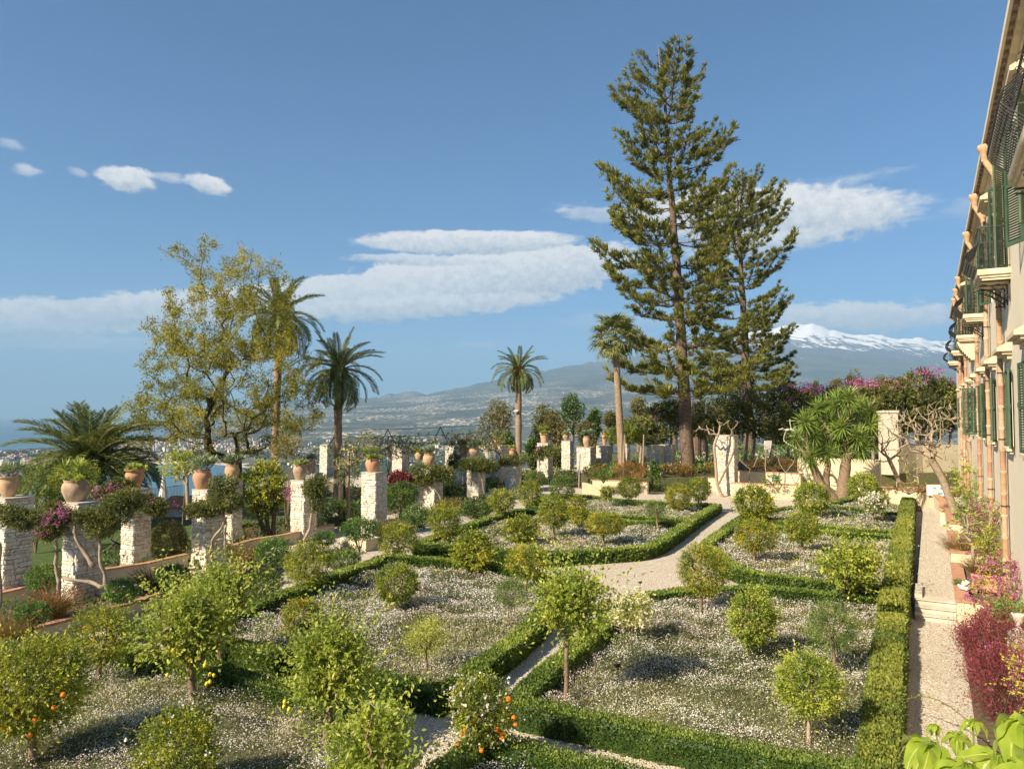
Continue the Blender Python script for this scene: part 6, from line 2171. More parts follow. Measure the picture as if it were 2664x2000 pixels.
# ------------------------------------------------------------------ blade-leaved tree (yucca)
def yucca():
    b = G(2170, 1306)
    d = b.y
    th = thing('yucca_tree', 'large tree of green sword-leaf rosettes on thick forked trunks', 'tree', b)
    heads = [(2178, 1046), (2236, 1058), (2124, 1070), (2092, 1100), (2154, 1092), (2206, 1096), (2262, 1108), (2070, 1140), (2118, 1134), (2178, 1138), (2232, 1138), (2084, 1170), (2130, 1170), (2156, 1178), (2200, 1166), (2240, 1170), (2264, 1146), (2206, 1040), (2148, 1060), (2110, 1190), (2262, 1072), (2190, 1112), (2140, 1116)]
    rng = rs(91)
    P = np.array([tuple(K(x, y, d + rng.uniform(-1.3, 1.3)) - b) for x, y in heads])
    ros = []
    for v in range(3):
        mb = MB()
        r2 = rs(95 + v)
        n = 95
        a = np.arange(n) * 2.39996
        el = np.linspace(-1.15, 1.35, n) + r2.normal(size=n) * .08
        D = np.stack([np.cos(a) * np.cos(el), np.sin(a) * np.cos(el), np.sin(el)], 1)
        Wd = unit(np.cross(D, np.array([[0, 0, 1.0]]) + r2.normal(size=(n, 3)) * .3))
        base = np.zeros((n, 3))
        base[:, 2] = np.clip(el, -1, 1) * .12
        tn = np.clip(.5 + .15 * np.sin(el) + r2.normal(size=n) * .15, 0, 1)
        L = .92 * r2.uniform(.8, 1.1, n)
        mb.leaves(base, D, Wd, L * .6, .085, fold=.3, tint=tn, mid=.5)
        D2 = unit(D + np.array([[0, 0, -.16]]))
        mb.leaves(base + D * (L * .45)[:, None], D2, Wd, L * .62, .075, fold=.25, tint=tn, mid=.2)
        ros.append(mb.mesh('leaf_rosette', M['yucca']))
    for i, p in enumerate(P):
        o = put('leaf_rosette', ros[i % 3], th, p, (rng.normal() * .25, rng.normal() * .25, rng.uniform(0, 6)), rng.uniform(1.0, 1.22))
    wood = MB()
    s_ = d / FPX
    q = lambda x, y: np.array([(x - 2170) * s_, 0, (1306 - y) * s_])
    t1 = [q(2178, 1308), q(2150, 1280), q(2128, 1240), q(2112, 1200)]
    t2 = [q(2190, 1308), q(2196, 1260), q(2200, 1220), q(2206, 1180)]
    t3 = [q(2150, 1282), q(2150, 1240), q(2158, 1205)]
    for t_, r_ in ((t1, .42), (t2, .50), (t3, .30)):
        t_ = chaikin(t_, 2)
        wood.tube(t_, np.linspace(r_, r_ * .55, len(t_)) * (1 + .06 * np.sin(np.arange(len(t_)) * 2.1)), 12)
    for i, p in enumerate(P):
        c = min((t1[-1], t2[-1], t3[-1]), key=lambda e: np.linalg.norm(e - p))
        m_ = (c + p) / 2 + np.array([0, 0, -.15])
        wood.tube([c, m_, p - np.array([0, 0, .1])], [.15, .11, .08], 7)
    put('trunk', wood.mesh('trunk', M['bark'], smooth=True), th)


yucca()


# ------------------------------------------------------------------ bare branched trees and vine trunks
def bare_tree(label, foot, depth_ref, trunk_px, lobes_px, seed, r0_, mat='bark_pale', rt=.012, name='bare_tree', cat='tree', z0=0.0, step=.16, leaves=0, expo=.40):
    b = G(foot[0], foot[1], z0) if depth_ref is None else K(foot[0], foot[1], depth_ref)
    d = b.y
    b.z = z0
    th = thing(name, label, cat, b)
    s_ = d / FPX
    fz = K(foot[0], foot[1], d).z
    q = lambda x, y: np.array([(x - foot[0]) * s_, 0, (foot[1] - y) * s_ + fz - z0])
    rng = rs(seed)
    tg = []
    for (x, y, rx, ry, n) in lobes_px:
        D = rdir(rng, n)
        tg.append(q(x, y) + D * np.array([rx * s_, (rx + ry) * .5 * s_, ry * s_]) * (rng.random((n, 1)) ** .4))
    tg = np.concatenate(tg)
    tr = chaikin([q(x, y) for x, y in trunk_px], 2)
    P0, P1, ra, rb, tips, td = grow(tr, tg, step, seed + 3, rt=rt, expo=expo, pull=.25, jit=.08, bendy=.06)
    k = r0_ / ra.max()
    mb = MB()
    mb.edges(P0, P1, np.maximum(ra * k, rt), np.maximum(rb * k, rt * .9), 6)
    mb.tube(tr, np.linspace(r0_ * 1.1, r0_ * .8, len(tr)), 9)
    put('branches', mb.mesh('branches', M[mat], smooth=True), th)
    if leaves:
        lb = MB()
        for _ in range(leaves):
            D = unit(rng.normal(size=tips.shape) + np.array([0, 0, .4]))
            lb.leaves(tips, D, side(rng, D), .13 * max(1, d / 30), .05 * max(1, d / 30), tint=rng.random(len(tips)))
        put('leaves', lb.mesh('leaves', M['lemon_leaf']), th)
    return th


bare_tree('large leafless tree with pale finger-like branches near the villa wall', (2484, 1330), 34, [(2484, 1332), (2470, 1290), (2452, 1240), (2428, 1200)],
          [(2400, 1130, 70, 56, 90), (2360, 1110, 64, 46, 70), (2440, 1090, 44, 56, 70), (2340, 1090, 44, 36, 30), (2450, 1160, 40, 44, 40), (2350, 1150, 50, 36, 34), (2390, 1080, 50, 24, 24)], 3001, .17, rt=.013, z0=1.3, expo=.5, step=.30)
bare_tree('leafless vine trunk climbing beside the tall cream wall', (2345, 1266), 52, [(2345, 1268), (2330, 1230), (2312, 1190)], [(2300, 1150, 30, 40, 16), (2330, 1130, 40, 30, 14), (2370, 1200, 40, 50, 14), (2280, 1180, 20, 30, 8)], 3002, .14, rt=.016, expo=.5, z0=.8)
bare_tree('bare espalier stems before the tall cream wall, left of the blue-marked box', (2390, 1268), 50, [(2390, 1270), (2388, 1240)], [(2380, 1210, 34, 40, 14), (2410, 1190, 30, 40, 10), (2360, 1240, 20, 30, 8)], 3003, .06, rt=.018, z0=.9, leaves=3)
bare_tree('white-barked contorted trunk left of the sword-leaf tree', (2112, 1262), 55, [(2112, 1262), (2096, 1230), (2088, 1200), (2100, 1180)], [(2060, 1130, 26, 40, 10), (2080, 1170, 24, 30, 10), (2040, 1110, 12, 24, 5), (2110, 1170, 20, 20, 6)], 3004, .17, rt=.02, expo=.5, z0=.6, mat='trunk_white')
bare_tree('pale twisting vine trunk wrapped round the grey shaded pillar, left stem', (1882, 1296), 54, [(1884, 1298), (1866, 1265), (1864, 1225), (1862, 1190), (1858, 1160), (1872, 1128)], [(1840, 1120, 30, 14, 10), (1880, 1100, 26, 14, 8)], 3005, .11, rt=.018, expo=.5)
bare_tree('thin dark vine stem crossing the face of the grey shaded pillar', (1900, 1290), 53.2, [(1870, 1260), (1888, 1225), (1910, 1180), (1915, 1150), (1905, 1120)], [(1910, 1100, 20, 12, 6), (1890, 1140, 14, 14, 4)], 3006, .07, rt=.02, mat='bark')
for i, (x, y0, z0, sp, lab) in enumerate([(1950, 1255, 1.1, 22, 'young forked bare tree on the lower retaining wall, left of the teal box'), (2044, 1256, 1.1, 22, 'young forked bare tree on the lower retaining wall, right of the teal box'), (1992, 1226, 1.5, 8, 'thin bare sapling on the upper retaining wall')]):
    bare_tree(lab, (x, y0), 54.5, [(x, y0), (x - 1, y0 - 16), (x, y0 - 28)], [(x - sp, y0 - 66, 7, 10, 3), (x + sp, y0 - 70, 7, 10, 3)], 3010 + i, .035, rt=.014, z0=z0)
bare_tree('thin thorny tree left of the tall bare pillar', (905, 1372), 37, [(905, 1372), (906, 1320), (904, 1260)], [(890, 1200, 30, 30, 26), (925, 1190, 26, 34, 22), (905, 1170, 30, 14, 14)], 3020, .09, rt=.012, mat='bark', leaves=2)
bare_tree('small frangipani with stubby branches left of the fourth pillar', (492, 1300), 33, [(490, 1350), (488, 1300), (486, 1262)], [(470, 1225, 40, 22, 16), (505, 1220, 24, 22, 10), (450, 1240, 20, 14, 6)], 3021, .08, rt=.018, leaves=7)
bare_tree('thicket of pale stems and yellowish leaves right of the grass fountain', (2530, 1500), 23.5, [(2532, 1500), (2534, 1460), (2532, 1420)], [(2510, 1370, 40, 40, 24), (2560, 1380, 40, 50, 24), (2590, 1330, 30, 40, 14), (2540, 1330, 30, 30, 10)], 3022, .05, rt=.010, z0=.8, leaves=4)
bare_tree('crossed dark branches on the lawn behind the second pillar', (285, 1440), 32, [(250, 1452), (275, 1430)], [(300, 1410, 30, 26, 10), (340, 1430, 20, 20, 6), (240, 1400, 24, 24, 8)], 3023, .07, rt=.014, mat='bark_dark')
bare_tree('old vine trunks rising between the villa shutter and the tall cream wall', (2528, 1200), 40, [(2530, 1240), (2526, 1190), (2520, 1150)], [(2500, 1090, 40, 24, 14), (2470, 1060, 40, 16, 12), (2530, 1110, 12, 30, 8)], 3024, .12, rt=.022, z0=.8)


# ------------------------------------------------------------------ bougainvillea bank
def bank(label, lobes_px, depth, seed, flowers, mat='bougain_leaf', n=26, tb=.34, thick=2.2, leaf=.20, z0=1.0, name='bougainvillea'):
    x0 = np.mean([l[0] for l in lobes_px])
    o = K(x0, 1200, depth)
    o.z = z0
    th = thing(name, label, 'bougainvillea', o)
    s_ = depth / FPX
    mb, fb, wb = MB(), MB(), MB()
    rng = rs(seed)
    for (x, y, hw, hh) in lobes_px:
        c = np.array(K(x, y, depth)) - np.array(o)
        r = np.array([hw * s_, thick, hh * s_])
        area = 4 * math.pi * ((r[0] * r[1]) ** .8 + (r[0] * r[2]) ** .8 + (r[1] * r[2]) ** .8) / 3
        P, SD = crown(mb, seed + int(x), c, r, int(area * n), 5, leaf, .6, .3, .5, .22, .42, 0, tb)
        wb.tube([(c[0] * .9, .2, 0), (c[0] * .95 + .2, 0, c[2] * .5), tuple(c)], [.16, .12, .08], 7)
        k = rng.choice(len(P), min(len(P), int(len(P) * .12)), replace=False)
        wb.edges(P[k] - SD[k] * .5, P[k] + SD[k] * .25, np.full(len(k), .02), np.full(len(k), .012), 4)
    put('foliage', mb.mesh('foliage', M[mat]), th)
    put('branches', wb.mesh('branches', M['bark_pale']), th)
    for (x, y, hw, hh, m_) in flowers:
        c = np.array(K(x, y, depth)) - np.array(o)
        D = rdir(rng, m_)
        m_ = int(m_ * .7)
        D = D[:m_]
        P = c + D * np.array([hw * s_, thick * .8, hh * s_]) * rng.uniform(.6, 1.05, m_)[:, None]
        P[:, 1] -= thick * .45
        petals(fb, rng, P, .10, k=3)
    if flowers:
        put('flowers', fb.mesh('flowers', M['petal_magenta']), th, kind='stuff')


bank('small bougainvillea mass left of the tallest pine trunk', [(1722, 1100, 54, 44), (1660, 1110, 40, 24), (1742, 1070, 40, 24), (1690, 1140, 30, 16)], 66, 4001, [(1704, 1074, 16, 12, 18), (1746, 1096, 8, 8, 8), (1692, 1092, 8, 8, 8)])
bank('long shaded vine canopy between the two pine trunks', [(1850, 1080, 60, 44), (1900, 1090, 60, 50), (1960, 1080, 60, 56), (2010, 1090, 50, 50), (1830, 1110, 40, 30), (1940, 1040, 60, 24)], 70, 4002, [(1976, 1076, 10, 14, 14), (1920, 1034, 30, 12, 24), (2046, 1044, 8, 10, 14)], tb=.42, n=18)
bank('bougainvillea mass with magenta crest behind the sword-leaf tree', [(2080, 1050, 60, 40), (2140, 1070, 60, 60), (2060, 1110, 50, 40), (2190, 1060, 50, 50), (2100, 1130, 50, 40), (2300, 1120, 34, 40), (2040, 1030, 40, 20), (2240, 1110, 50, 50)], 72, 4003,
     [(2070, 1010, 54, 14, 170), (2110, 1020, 34, 10, 80), (2190, 1010, 30, 14, 70), (2150, 1006, 20, 8, 30)])
bank('large bougainvillea mass with magenta flowers reaching the villa wall', [(2260, 1040, 60, 36), (2320, 1030, 60, 44), (2390, 1020, 60, 56), (2440, 1040, 44, 60), (2340, 1080, 60, 44), (2410, 1090, 50, 44), (2300, 1100, 50, 30), (2470, 1060, 30, 60)], 66, 4004,
     [(2230, 1000, 50, 14, 110), (2300, 1000, 30, 16, 50), (2400, 968, 34, 12, 80), (2370, 990, 30, 20, 40), (2440, 990, 30, 20, 30), (2462, 1008, 16, 20, 20), (2440, 1120, 10, 10, 12)])
rear_pillar = K(2312, 1172, 62)
mb = MB()
mb.box((-.75, -.4, 0), (.75, .4, rear_pillar.z - 1 + 3.2))
mb.box((-.85, -.5, rear_pillar.z - 1 + 3.2), (.85, .5, rear_pillar.z - 1 + 3.4))
put('gate_pier', mb.mesh('gate_pier', M['mortar']), None, (rear_pillar.x, rear_pillar.y, 1.0), PROT, label='tall cream rendered pier with a flat cap behind the bare branched tree', cat='pier')
wp = K(1998, 1180, 96)
mb = MB()
mb.box((-.4, -.3, 0), (.4, .3, K(1998, 1146, 96).z - REAR))
put('white_post', mb.mesh('white_post', M['trunk_white']), None, (wp.x, wp.y, REAR), label='white stone post standing alone in the rear garden', cat='post')
for i, (x, d, r, lab) in enumerate([(1812, 84, .5, 'brown bare trunk right behind the tallest pine trunk, left of a pair'), (1826, 92, .5, 'brown trunk right behind the tallest pine trunk, right of a pair'), (1756, 90, .3, 'thin brown trunk just left of the tallest pine trunk')]):
    p0 = K(x, 1200, d)
    mb = MB()
    mb.tube([(0, 0, 0), (.05, 0, 3), (0, 0, 6.5)], [r * 1.1, r, r * .9], 10)
    t1 = thing('pine_tree', lab, 'tree', (p0.x, p0.y, REAR))
    put('trunk', mb.mesh('trunk', M['pine_bark']), t1)


# ------------------------------------------------------------------ low planting between the pillar rows
def ground_cover(name, label, poly, n, mats, seed, z0=0.0, hmax=.7, leaf=.16):
    rng = rs(seed)
    xs, ys = [p[0] for p in poly], [p[1] for p in poly]
    x, y = rng.uniform(min(xs), max(xs), n), rng.uniform(min(ys), max(ys), n)
    ok = inpoly(x, y, poly)
    x, y = x[ok], y[ok]
    n = len(x)
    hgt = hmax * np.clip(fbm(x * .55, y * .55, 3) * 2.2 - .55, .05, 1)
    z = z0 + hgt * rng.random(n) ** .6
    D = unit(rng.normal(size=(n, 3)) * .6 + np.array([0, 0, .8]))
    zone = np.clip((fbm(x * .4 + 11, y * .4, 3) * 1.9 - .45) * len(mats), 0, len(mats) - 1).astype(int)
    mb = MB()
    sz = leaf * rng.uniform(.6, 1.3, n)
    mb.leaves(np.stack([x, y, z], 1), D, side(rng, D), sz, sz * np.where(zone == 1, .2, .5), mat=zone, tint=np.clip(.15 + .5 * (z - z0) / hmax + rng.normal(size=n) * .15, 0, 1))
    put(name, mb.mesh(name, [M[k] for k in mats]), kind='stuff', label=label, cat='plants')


gc1 = [at_depth(1000, 44), at_depth(1190, 50), at_depth(1290, 60), at_depth(1400, 64), at_depth(1520, 60), at_depth(1540, 78), at_depth(1240, 77), at_depth(900, 60), at_depth(880, 42)]
poly_mesh('planted_soil', gc1, M['moss_soil'], .012)
ground_cover('ground_cover', 'mixed low planting among the far stone pillars', gc1, 20000, ['deep', 'bronze', 'geranium', 'dusty'], 71, hmax=.75, leaf=.24)
gc2 = [at_depth(-120, 21.5), at_depth(110, 23.6), at_depth(391, 28.0), at_depth(489, 30.0), at_depth(640, 34), at_depth(880, 40), at_depth(900, 44), at_depth(600, 37.5), at_depth(330, 31), at_depth(-120, 25)]
poly_mesh('planted_soil', gc2, M['moss_soil'], .019)
ground_cover('ground_cover', 'shaded low planting behind the first pillars at the left', gc2, 16000, ['deep', 'bronze', 'geranium', 'dusty'], 72, hmax=.9, leaf=.16)
gc3 = [(-16.2, 15.0), (-12.5, 20.1), (-11.05, 23.0), (-9.1, 27.2), (-9.7, 28.0), (-12.0, 25.0), (-13.9, 22.0), (-18.0, 19)]
ground_cover('ground_cover', 'grasses and geraniums inside the low tan planter wall', gc3, 9000, ['geranium', 'bronze', 'deep', 'bronze'], 73, z0=.36, hmax=.45, leaf=.13)
gc4 = [at_depth(1516, 58.2), at_depth(1684, 58.2), at_depth(1760, 58.4), at_depth(1860, 60), at_depth(1860, 66), at_depth(1530, 68)]
ground_cover('ground_cover', 'reddish grasses and low flowers on top of the cream end wall', gc4, 9000, ['bronze', 'bronze', 'geranium', 'bronze'], 74, z0=REAR, hmax=.9, leaf=.26)
gc5 = [at_depth(1700, 70), at_depth(2300, 70), at_depth(2300, 110), at_depth(1800, 110)]
ground_cover('ground_cover', 'green beds of the rear garden under the pines', gc5, 12000, ['geranium', 'bronze', 'geranium', 'agave'], 75, z0=REAR, hmax=.7, leaf=.34)
gc6 = [tuple(G(x, y))[:2] for x, y in [(1000, 1404), (1060, 1398), (1130, 1376), (1215, 1350), (1296, 1334), (1310, 1302), (1250, 1306), (1180, 1318), (1060, 1345), (1010, 1362)]]
ground_cover('ground_cover', 'dark low plants between the far gravel strip and the vine-topped pillars', gc6, 7000, ['deep', 'bronze', 'geranium', 'deep'], 76, z0=0, hmax=.8, leaf=.18)
gc7 = [tuple(G(x, y))[:2] for x, y in [(505, 1560), (640, 1530), (760, 1492), (860, 1462), (945, 1440), (930, 1425), (850, 1436), (760, 1458), (640, 1490), (505, 1530)]]
ground_cover('ground_cover', 'low green border between the shaded path and the tan planter wall', gc7, 7000, ['deep', 'geranium', 'geranium', 'deep'], 77, z0=0, hmax=.55, leaf=.11)
for i, (foot, dep, lob, lab) in enumerate([
    ((930, 1240), 54, [(900, 1160, 50, 30, 40), (950, 1150, 50, 34, 40), (870, 1175, 30, 24, 20)], 'brown twiggy climber on the left end of the left pergola'),
    ((1060, 1220), 57, [(1040, 1160, 50, 34, 44), (1090, 1155, 50, 34, 40)], 'brown twiggy climber under the first black triangular strut'),
    ((1200, 1210), 61, [(1180, 1150, 50, 30, 40), (1240, 1145, 50, 34, 44)], 'brown twiggy climber between the second and third triangular struts'),
    ((1300, 1220), 62, [(1300, 1150, 34, 34, 30), (1270, 1165, 30, 20, 20)], 'brown twiggy climber below the third triangular strut'),
    ((1530, 1230), 66, [(1510, 1190, 30, 30, 20), (1550, 1180, 30, 30, 20)], 'twiggy climber behind the two-tier jar')]):
    bare_tree(lab, foot, dep, [foot, (foot[0] + 4, foot[1] - 20), (foot[0], foot[1] - 40)], lob, 3040 + i, .06, rt=.012, mat='bark', leaves=3, z0=0, name='climber', cat='climber', step=.3)

# ------------------------------------------------------------------ the villa
villa = thing('villa', 'long cream villa facade with green shutters, iron balconies and clay drainpipes', 'building', (NV.x * FW, NV.y * FW, 0), math.atan2(U.y, U.x))
# local frame: x along the facade, y out towards the garden, z up
ROOF = 14.1
WINS = [(t0, t0 + 1.25, 5.15, 7.2) for t0 in (13.9, 18.9, 23.5, 28.9, 33.6, 38.8, 44, 49, 54, 59)]
DOORS = [(t0, t0 + 1.3, 9.87, 12.6) for t0 in (12.0, 18.2, 23.5, 28.6, 33.4, 37.8, 42.0, 47, 51.6, 56.5, 61.6)]


def facade():
    T0, T1, Z0, Z1 = 6.0, 70.0, -.2, ROOF - .35
    ops = WINS + DOORS
    xs = sorted({T0, T1, *[o[0] for o in ops], *[o[1] for o in ops]})
    zs = sorted({Z0, Z1, *[o[2] for o in ops], *[o[3] for o in ops]})
    mb = MB()
    for i in range(len(xs) - 1):
        for j in range(len(zs) - 1):
            xm, zm = (xs[i] + xs[i + 1]) / 2, (zs[j] + zs[j + 1]) / 2
            if any(o[0] < xm < o[1] and o[2] < zm < o[3] for o in ops):
                continue
            mb.add([(xs[i], 0, zs[j]), (xs[i + 1], 0, zs[j]), (xs[i + 1], 0, zs[j + 1]), (xs[i], 0, zs[j + 1])], [(3, 2, 1, 0)])
    for (a, b, c, d) in ops:
        mb.add([(a, 0, c), (b, 0, c), (b, 0, d), (a, 0, d), (a, -.3, c), (b, -.3, c), (b, -.3, d), (a, -.3, d)], [(0, 1, 5, 4), (1, 2, 6, 5), (2, 3, 7, 6), (3, 0, 4, 7)])
    mb.add([(T1, 0, Z0), (T1, -9, Z0), (T1, -9, Z1), (T1, 0, Z1)], [(0, 1, 2, 3)])
    put('wall', mb.mesh('wall', M['facade']), villa)
    # cornice: soffit, fascia
    mb = MB()
    mb.box((T0, 0, ROOF - .35), (T1 + .3, .10, ROOF - .22))
    mb.box((T0, 0, ROOF - .22), (T1 + .3, .24, ROOF - .10))
    put('cornice', mb.mesh('cornice', M['stone_trim']), villa)
    mb = MB()
    mb.box((T0, -.5, ROOF - .10), (T1 + .4, .34, ROOF - .04))
    n = int((T1 - T0) / .45)
    for i in range(n):
        mb.box((T0 + i * .45, .24, ROOF - .19), (T0 + i * .45 + .10, .33, ROOF - .102))
    put('eaves_soffit', mb.mesh('eaves_soffit', M['soffit']), villa)
    mb = MB()
    mb.box((T0, .34, ROOF - .10), (T1 + .4, .40, ROOF + .08))
    put('gutter_edge', mb.mesh('gutter_edge', M['facade']), villa)
    mb = MB()
    mb.add([(T0, .34, ROOF + .03), (T1 + .4, .34, ROOF + .03), (T1 + .4, -8, ROOF + 2.2), (T0, -8, ROOF + 2.2)], [(0, 1, 2, 3)])
    put('roof', mb.mesh('roof', M['brick_red']), villa)


facade()


def shutter_mesh(w, h):
    mb = MB()
    t_ = .045
    mb.box((0, -t_ / 2, 0), (.07, t_ / 2, h))
    mb.box((w - .07, -t_ / 2, 0), (w, t_ / 2, h))
    for z in (0, h * .48, h - .09):
        mb.box((.07, -t_ / 2 + .002, z), (w - .07, t_ / 2 - .002, z + .09))
    n = int(h / .062)
    sl_ = MB()
    for i in range(n):
        z = .06 + (h - .14) * i / n
        sl_.box((.07, -.02, 0), (w - .07, .02, .008), M=Matrix.Translation((0, 0, z)) @ Matrix.Rotation(rad(48), 4, 'X'))
    mb.box((w - .05, t_ / 2, h * .5), (w - .02, t_ / 2 + .02, h * .5 + .12))
    return mb.mesh('shutter', M['green_paint']), sl_.mesh('louvres', M['green_paint'])


def window(o, tall, hood, seed, angs):
    a, b, c, d = o
    w, h = b - a, d - c
    mb = MB()
    e = .06
    mb.box((0, -.24, 0), (e, -.18, h))
    mb.box((w - e, -.24, 0), (w, -.18, h))
    mb.box((e, -.238, h - e), (w - e, -.182, h))
    mb.box((e, -.238, 0), (w - e, -.182, e))
    mb.box((w / 2 - .035, -.236, e), (w / 2 + .035, -.17, h - e))
    for z in (h * .36, h * .68):
        mb.box((e, -.234, z), (w / 2 - .035, -.186, z + .035))
        mb.box((w / 2 + .035, -.234, z), (w - e, -.186, z + .035))
    f = put('window', mb.mesh('window', M['white_paint']), villa, (a, 0, c))
    g = MB()
    g.box((e, -.222, e), (w - e, -.212, h - e))
    put('pane', g.mesh('pane', M['glass']), f)
    sm, lm = shutter_mesh(w / 2 - .01, h + .04)
    for s_, ang in ((0, angs[0]), (1, angs[1])):
        sh = put('shutter', sm, villa, (a + (w if s_ else 0), .035, c - .02), (0, 0, (math.pi - ang if not s_ else ang)))
        # local x runs away from the hinge: open flat against the wall at angle 0
        put('louvres', lm, sh)
    if not tall:
        mb = MB()
        mb.box((-.14, .0, -.10), (w + .14, .17, -.02))
        mb.box((-.08, .0, -.17), (w + .08, .10, -.10))
        put('sill', mb.mesh('sill', M['stone_trim']), villa, (a, 0, c))
    if hood:
        mb = MB()
        mb.box((-.12, 0, .30), (w + .12, .10, .42))
        mb.box((-.20, 0, .42), (w + .20, .22, .50))
        mb.box((-.28, 0, .50), (w + .28, .34, .60))
        mb.add([(-.28, 0, .60), (w + .28, 0, .60), (w + .28, .34, .60), (-.28, .34, .60), (-.28, 0, .78), (w + .28, 0, .78)], [(3, 2, 5, 4)], [(0, 3, 4), (2, 1, 5)])
        put('window_hood', mb.mesh('window_hood', M['stone_trim']), villa, (a, 0, d))


rng = rs(12)
for i, o in enumerate(WINS):
    window(o, False, True, i, (rng.uniform(.05, .35), rng.uniform(.05, .3)) if i != 5 else (1.45, .1))
for i, o in enumerate(DOORS):
    window(o, True, i % 2 == 1, 50 + i, (rng.uniform(.1, .5), rng.uniform(.1, .45)))


def pipe(t0, ztop=12.95, zbot=.7, red=False):
    g = put('drainpipe', None, villa, (t0, .13, 0))
    z = zbot
    rng = rs(int(t0 * 10))
    while z < ztop - .1:
        L = .62
        m_ = section_meshes[int(rng.integers(0, 3))]
        put('pipe_section', m_, g, (0, rng.normal() * .004, z), (rng.normal() * .006, rng.normal() * .006, rng.uniform(0, 6)))
        z += L
    mb = MB()
    mb.lathe([(.085, -.05), (.10, .12), (.12, .20), (.165, .30), (.18, .36), (.18, .44), (.155, .445), (.14, .34)], sides=18)
    mb.tube([(0, -.24, -.60), (0, -.23, -.45), (0, -.06, -.12), (0, 0, .0)], .085, 12, cap=False)
    put('rain_head', mb.mesh('rain_head', M['clay_pale'], smooth=True), g, (0, .24, z + .35))
    for zz in np.arange(1.5, ztop - .8, 1.9):
        mb = MB()
        mb.box((-.11, -.12, 0), (.11, -.1, .03))
        mb.lathe([(.086, 0), (.091, 0), (.091, .03), (.086, .03)], sides=14)
        put('bracket', mb.mesh('bracket', M['iron']), g, (0, 0, zz))


section_meshes = []
for i, (c1, c2) in enumerate([((.50, .32, .20), (.38, .22, .13)), ((.56, .40, .27), (.44, .29, .19)), ((.46, .26, .17), (.34, .19, .12))]):
    mt = flat('clay_pipe_%d' % i, c1, c2, 6, .8, .25)
    mb = MB()
    mb.lathe([(.074, 0), (.074, .52), (.079, .53), (.084, .545), (.084, .62), (.076, .622)], sides=16)
    section_meshes.append(mb.mesh('pipe_section', mt, smooth=True))
for t0 in (25.2, 30.7, 36.9, 48.6, 53.2, 57.5):
    pipe(t0)


def balcony(t0, t1, depth=.74, slab_z=9.62, masonry=False, seed=0, corner_curl=True):
    g = put('balcony', None, villa, (t0, 0, slab_z))
    L = t1 - t0
    mb = MB()
    mb.box((0, 0, .10), (L, depth, .25))
    mb.box((.05, 0, .03), (L - .05, depth - .05, .10))
    mb.box((.09, 0, -.04), (L - .09, depth - .10, .03))
    put('slab', mb.mesh('slab', M['stone_trim']), g)
    if masonry:
        mb = MB()
        for i in range(9):
            f = i / 9
            y = depth * (.95 - .85 * f ** 1.4)
            mb.box((.25, 0, -.05 - .10 * (i + 1)), (L - .25, y, -.05 - .10 * i))
        put('corbel', mb.mesh('corbel', M['stone_trim']), g)
    else:
        for x in (.25, L / 2, L - .25):
            mb = MB()
            pts = [(0, y, -.12 - .42 * (1 - y / depth) ** 2) for y in np.linspace(.02, depth - .08, 9)]
            mb.tube(pts, .018, 5)
            mb.tube([(0, .015, -.05), (0, .015, -.62)], .018, 5)
            th_ = np.linspace(0, 7.5, 22)
            mb.tube([(0, .26 + (.14 - .015 * a) * math.cos(a), -.26 + (.14 - .015 * a) * math.sin(a)) for a in th_], .012, 4)
            mb.tube([(0, .08 + (.08 - .009 * a) * math.cos(a), -.52 + (.08 - .009 * a) * math.sin(a)) for a in th_], .012, 4)
            mb.box((-.02, .02, -.07), (.02, depth - .06, -.045))
            put('bracket', mb.mesh('bracket', M['iron']), g, (x, 0, 0))
    H = 1.12
    zb = .25
    # bellied bars: they swell outward low down and curl at the top
    zz = np.linspace(0, H - .06, 12)
    belly = .33 * np.sin(np.clip((zz / H) * 1.55, 0, 1) * math.pi) ** 1.3 * (zz < H * .66) + 0
    n = max(4, int(L / .125))
    mb = MB()
    for i in range(n + 1):
        x = .06 + (L - .12) * i / n
        mb.tube([(x, depth - .05 + b_, zb + z) for z, b_ in zip(zz, belly)], .011, 5)
        if i % 2 == 0:
            a = np.linspace(0, 6.0, 12)
            mb.tube([(x + .02, depth - .05 + .20 + (.055 - .007 * q) * math.cos(q), zb + .40 + (.055 - .007 * q) * math.sin(q)) for q in a], .008, 4)
            mb.tube([(x, depth - .05 + (.05 - .006 * q) * math.cos(q) + .05, zb + H - .22 + (.05 - .006 * q) * math.sin(q)) for q in a], .008, 4)
    put('front_railing', mb.mesh('front_railing', M['iron']), g)
    for x, nm in ((.06, 'side_railing'), (L - .06, 'side_railing')):
        mb = MB()
        for j in range(6):
            y = .06 + (depth - .12) * j / 6
            mb.tube([(x, y, zb), (x, y, zb + H - .05)], .011, 5)
            a = np.linspace(0, 6.0, 12)
            mb.tube([(x, y + .06 + (.05 - .006 * q) * math.cos(q), zb + .55 + (.05 - .006 * q) * math.sin(q)) for q in a], .008, 4)
        mb.box((x - .012, .0, zb + H * .62), (x + .012, depth - .06, zb + H * .62 + .02))
        put(nm, mb.mesh(nm, M['iron']), g)
    mb = MB()
    mb.tube([(.06, 0, zb + H), (.06, depth - .05, zb + H), (L - .06, depth - .05, zb + H), (L - .06, 0, zb + H)], .022, 6)
    mb.tube([(.06, .0, zb + .06), (.06, depth - .05, zb + .06), (L - .06, depth - .05, zb + .06), (L - .06, 0, zb + .06)], .014, 5)
    put('handrail', mb.mesh('handrail', M['iron']), g)


balcony(11.5, 14.1, seed=1)
balcony(22.9, 25.0, seed=2)
balcony(32.8, 35.0, seed=3)
balcony(41.3, 43.7, masonry=True, seed=4)
balcony(51.0, 53.2, seed=5)
balcony(61.0, 63.2, seed=6)

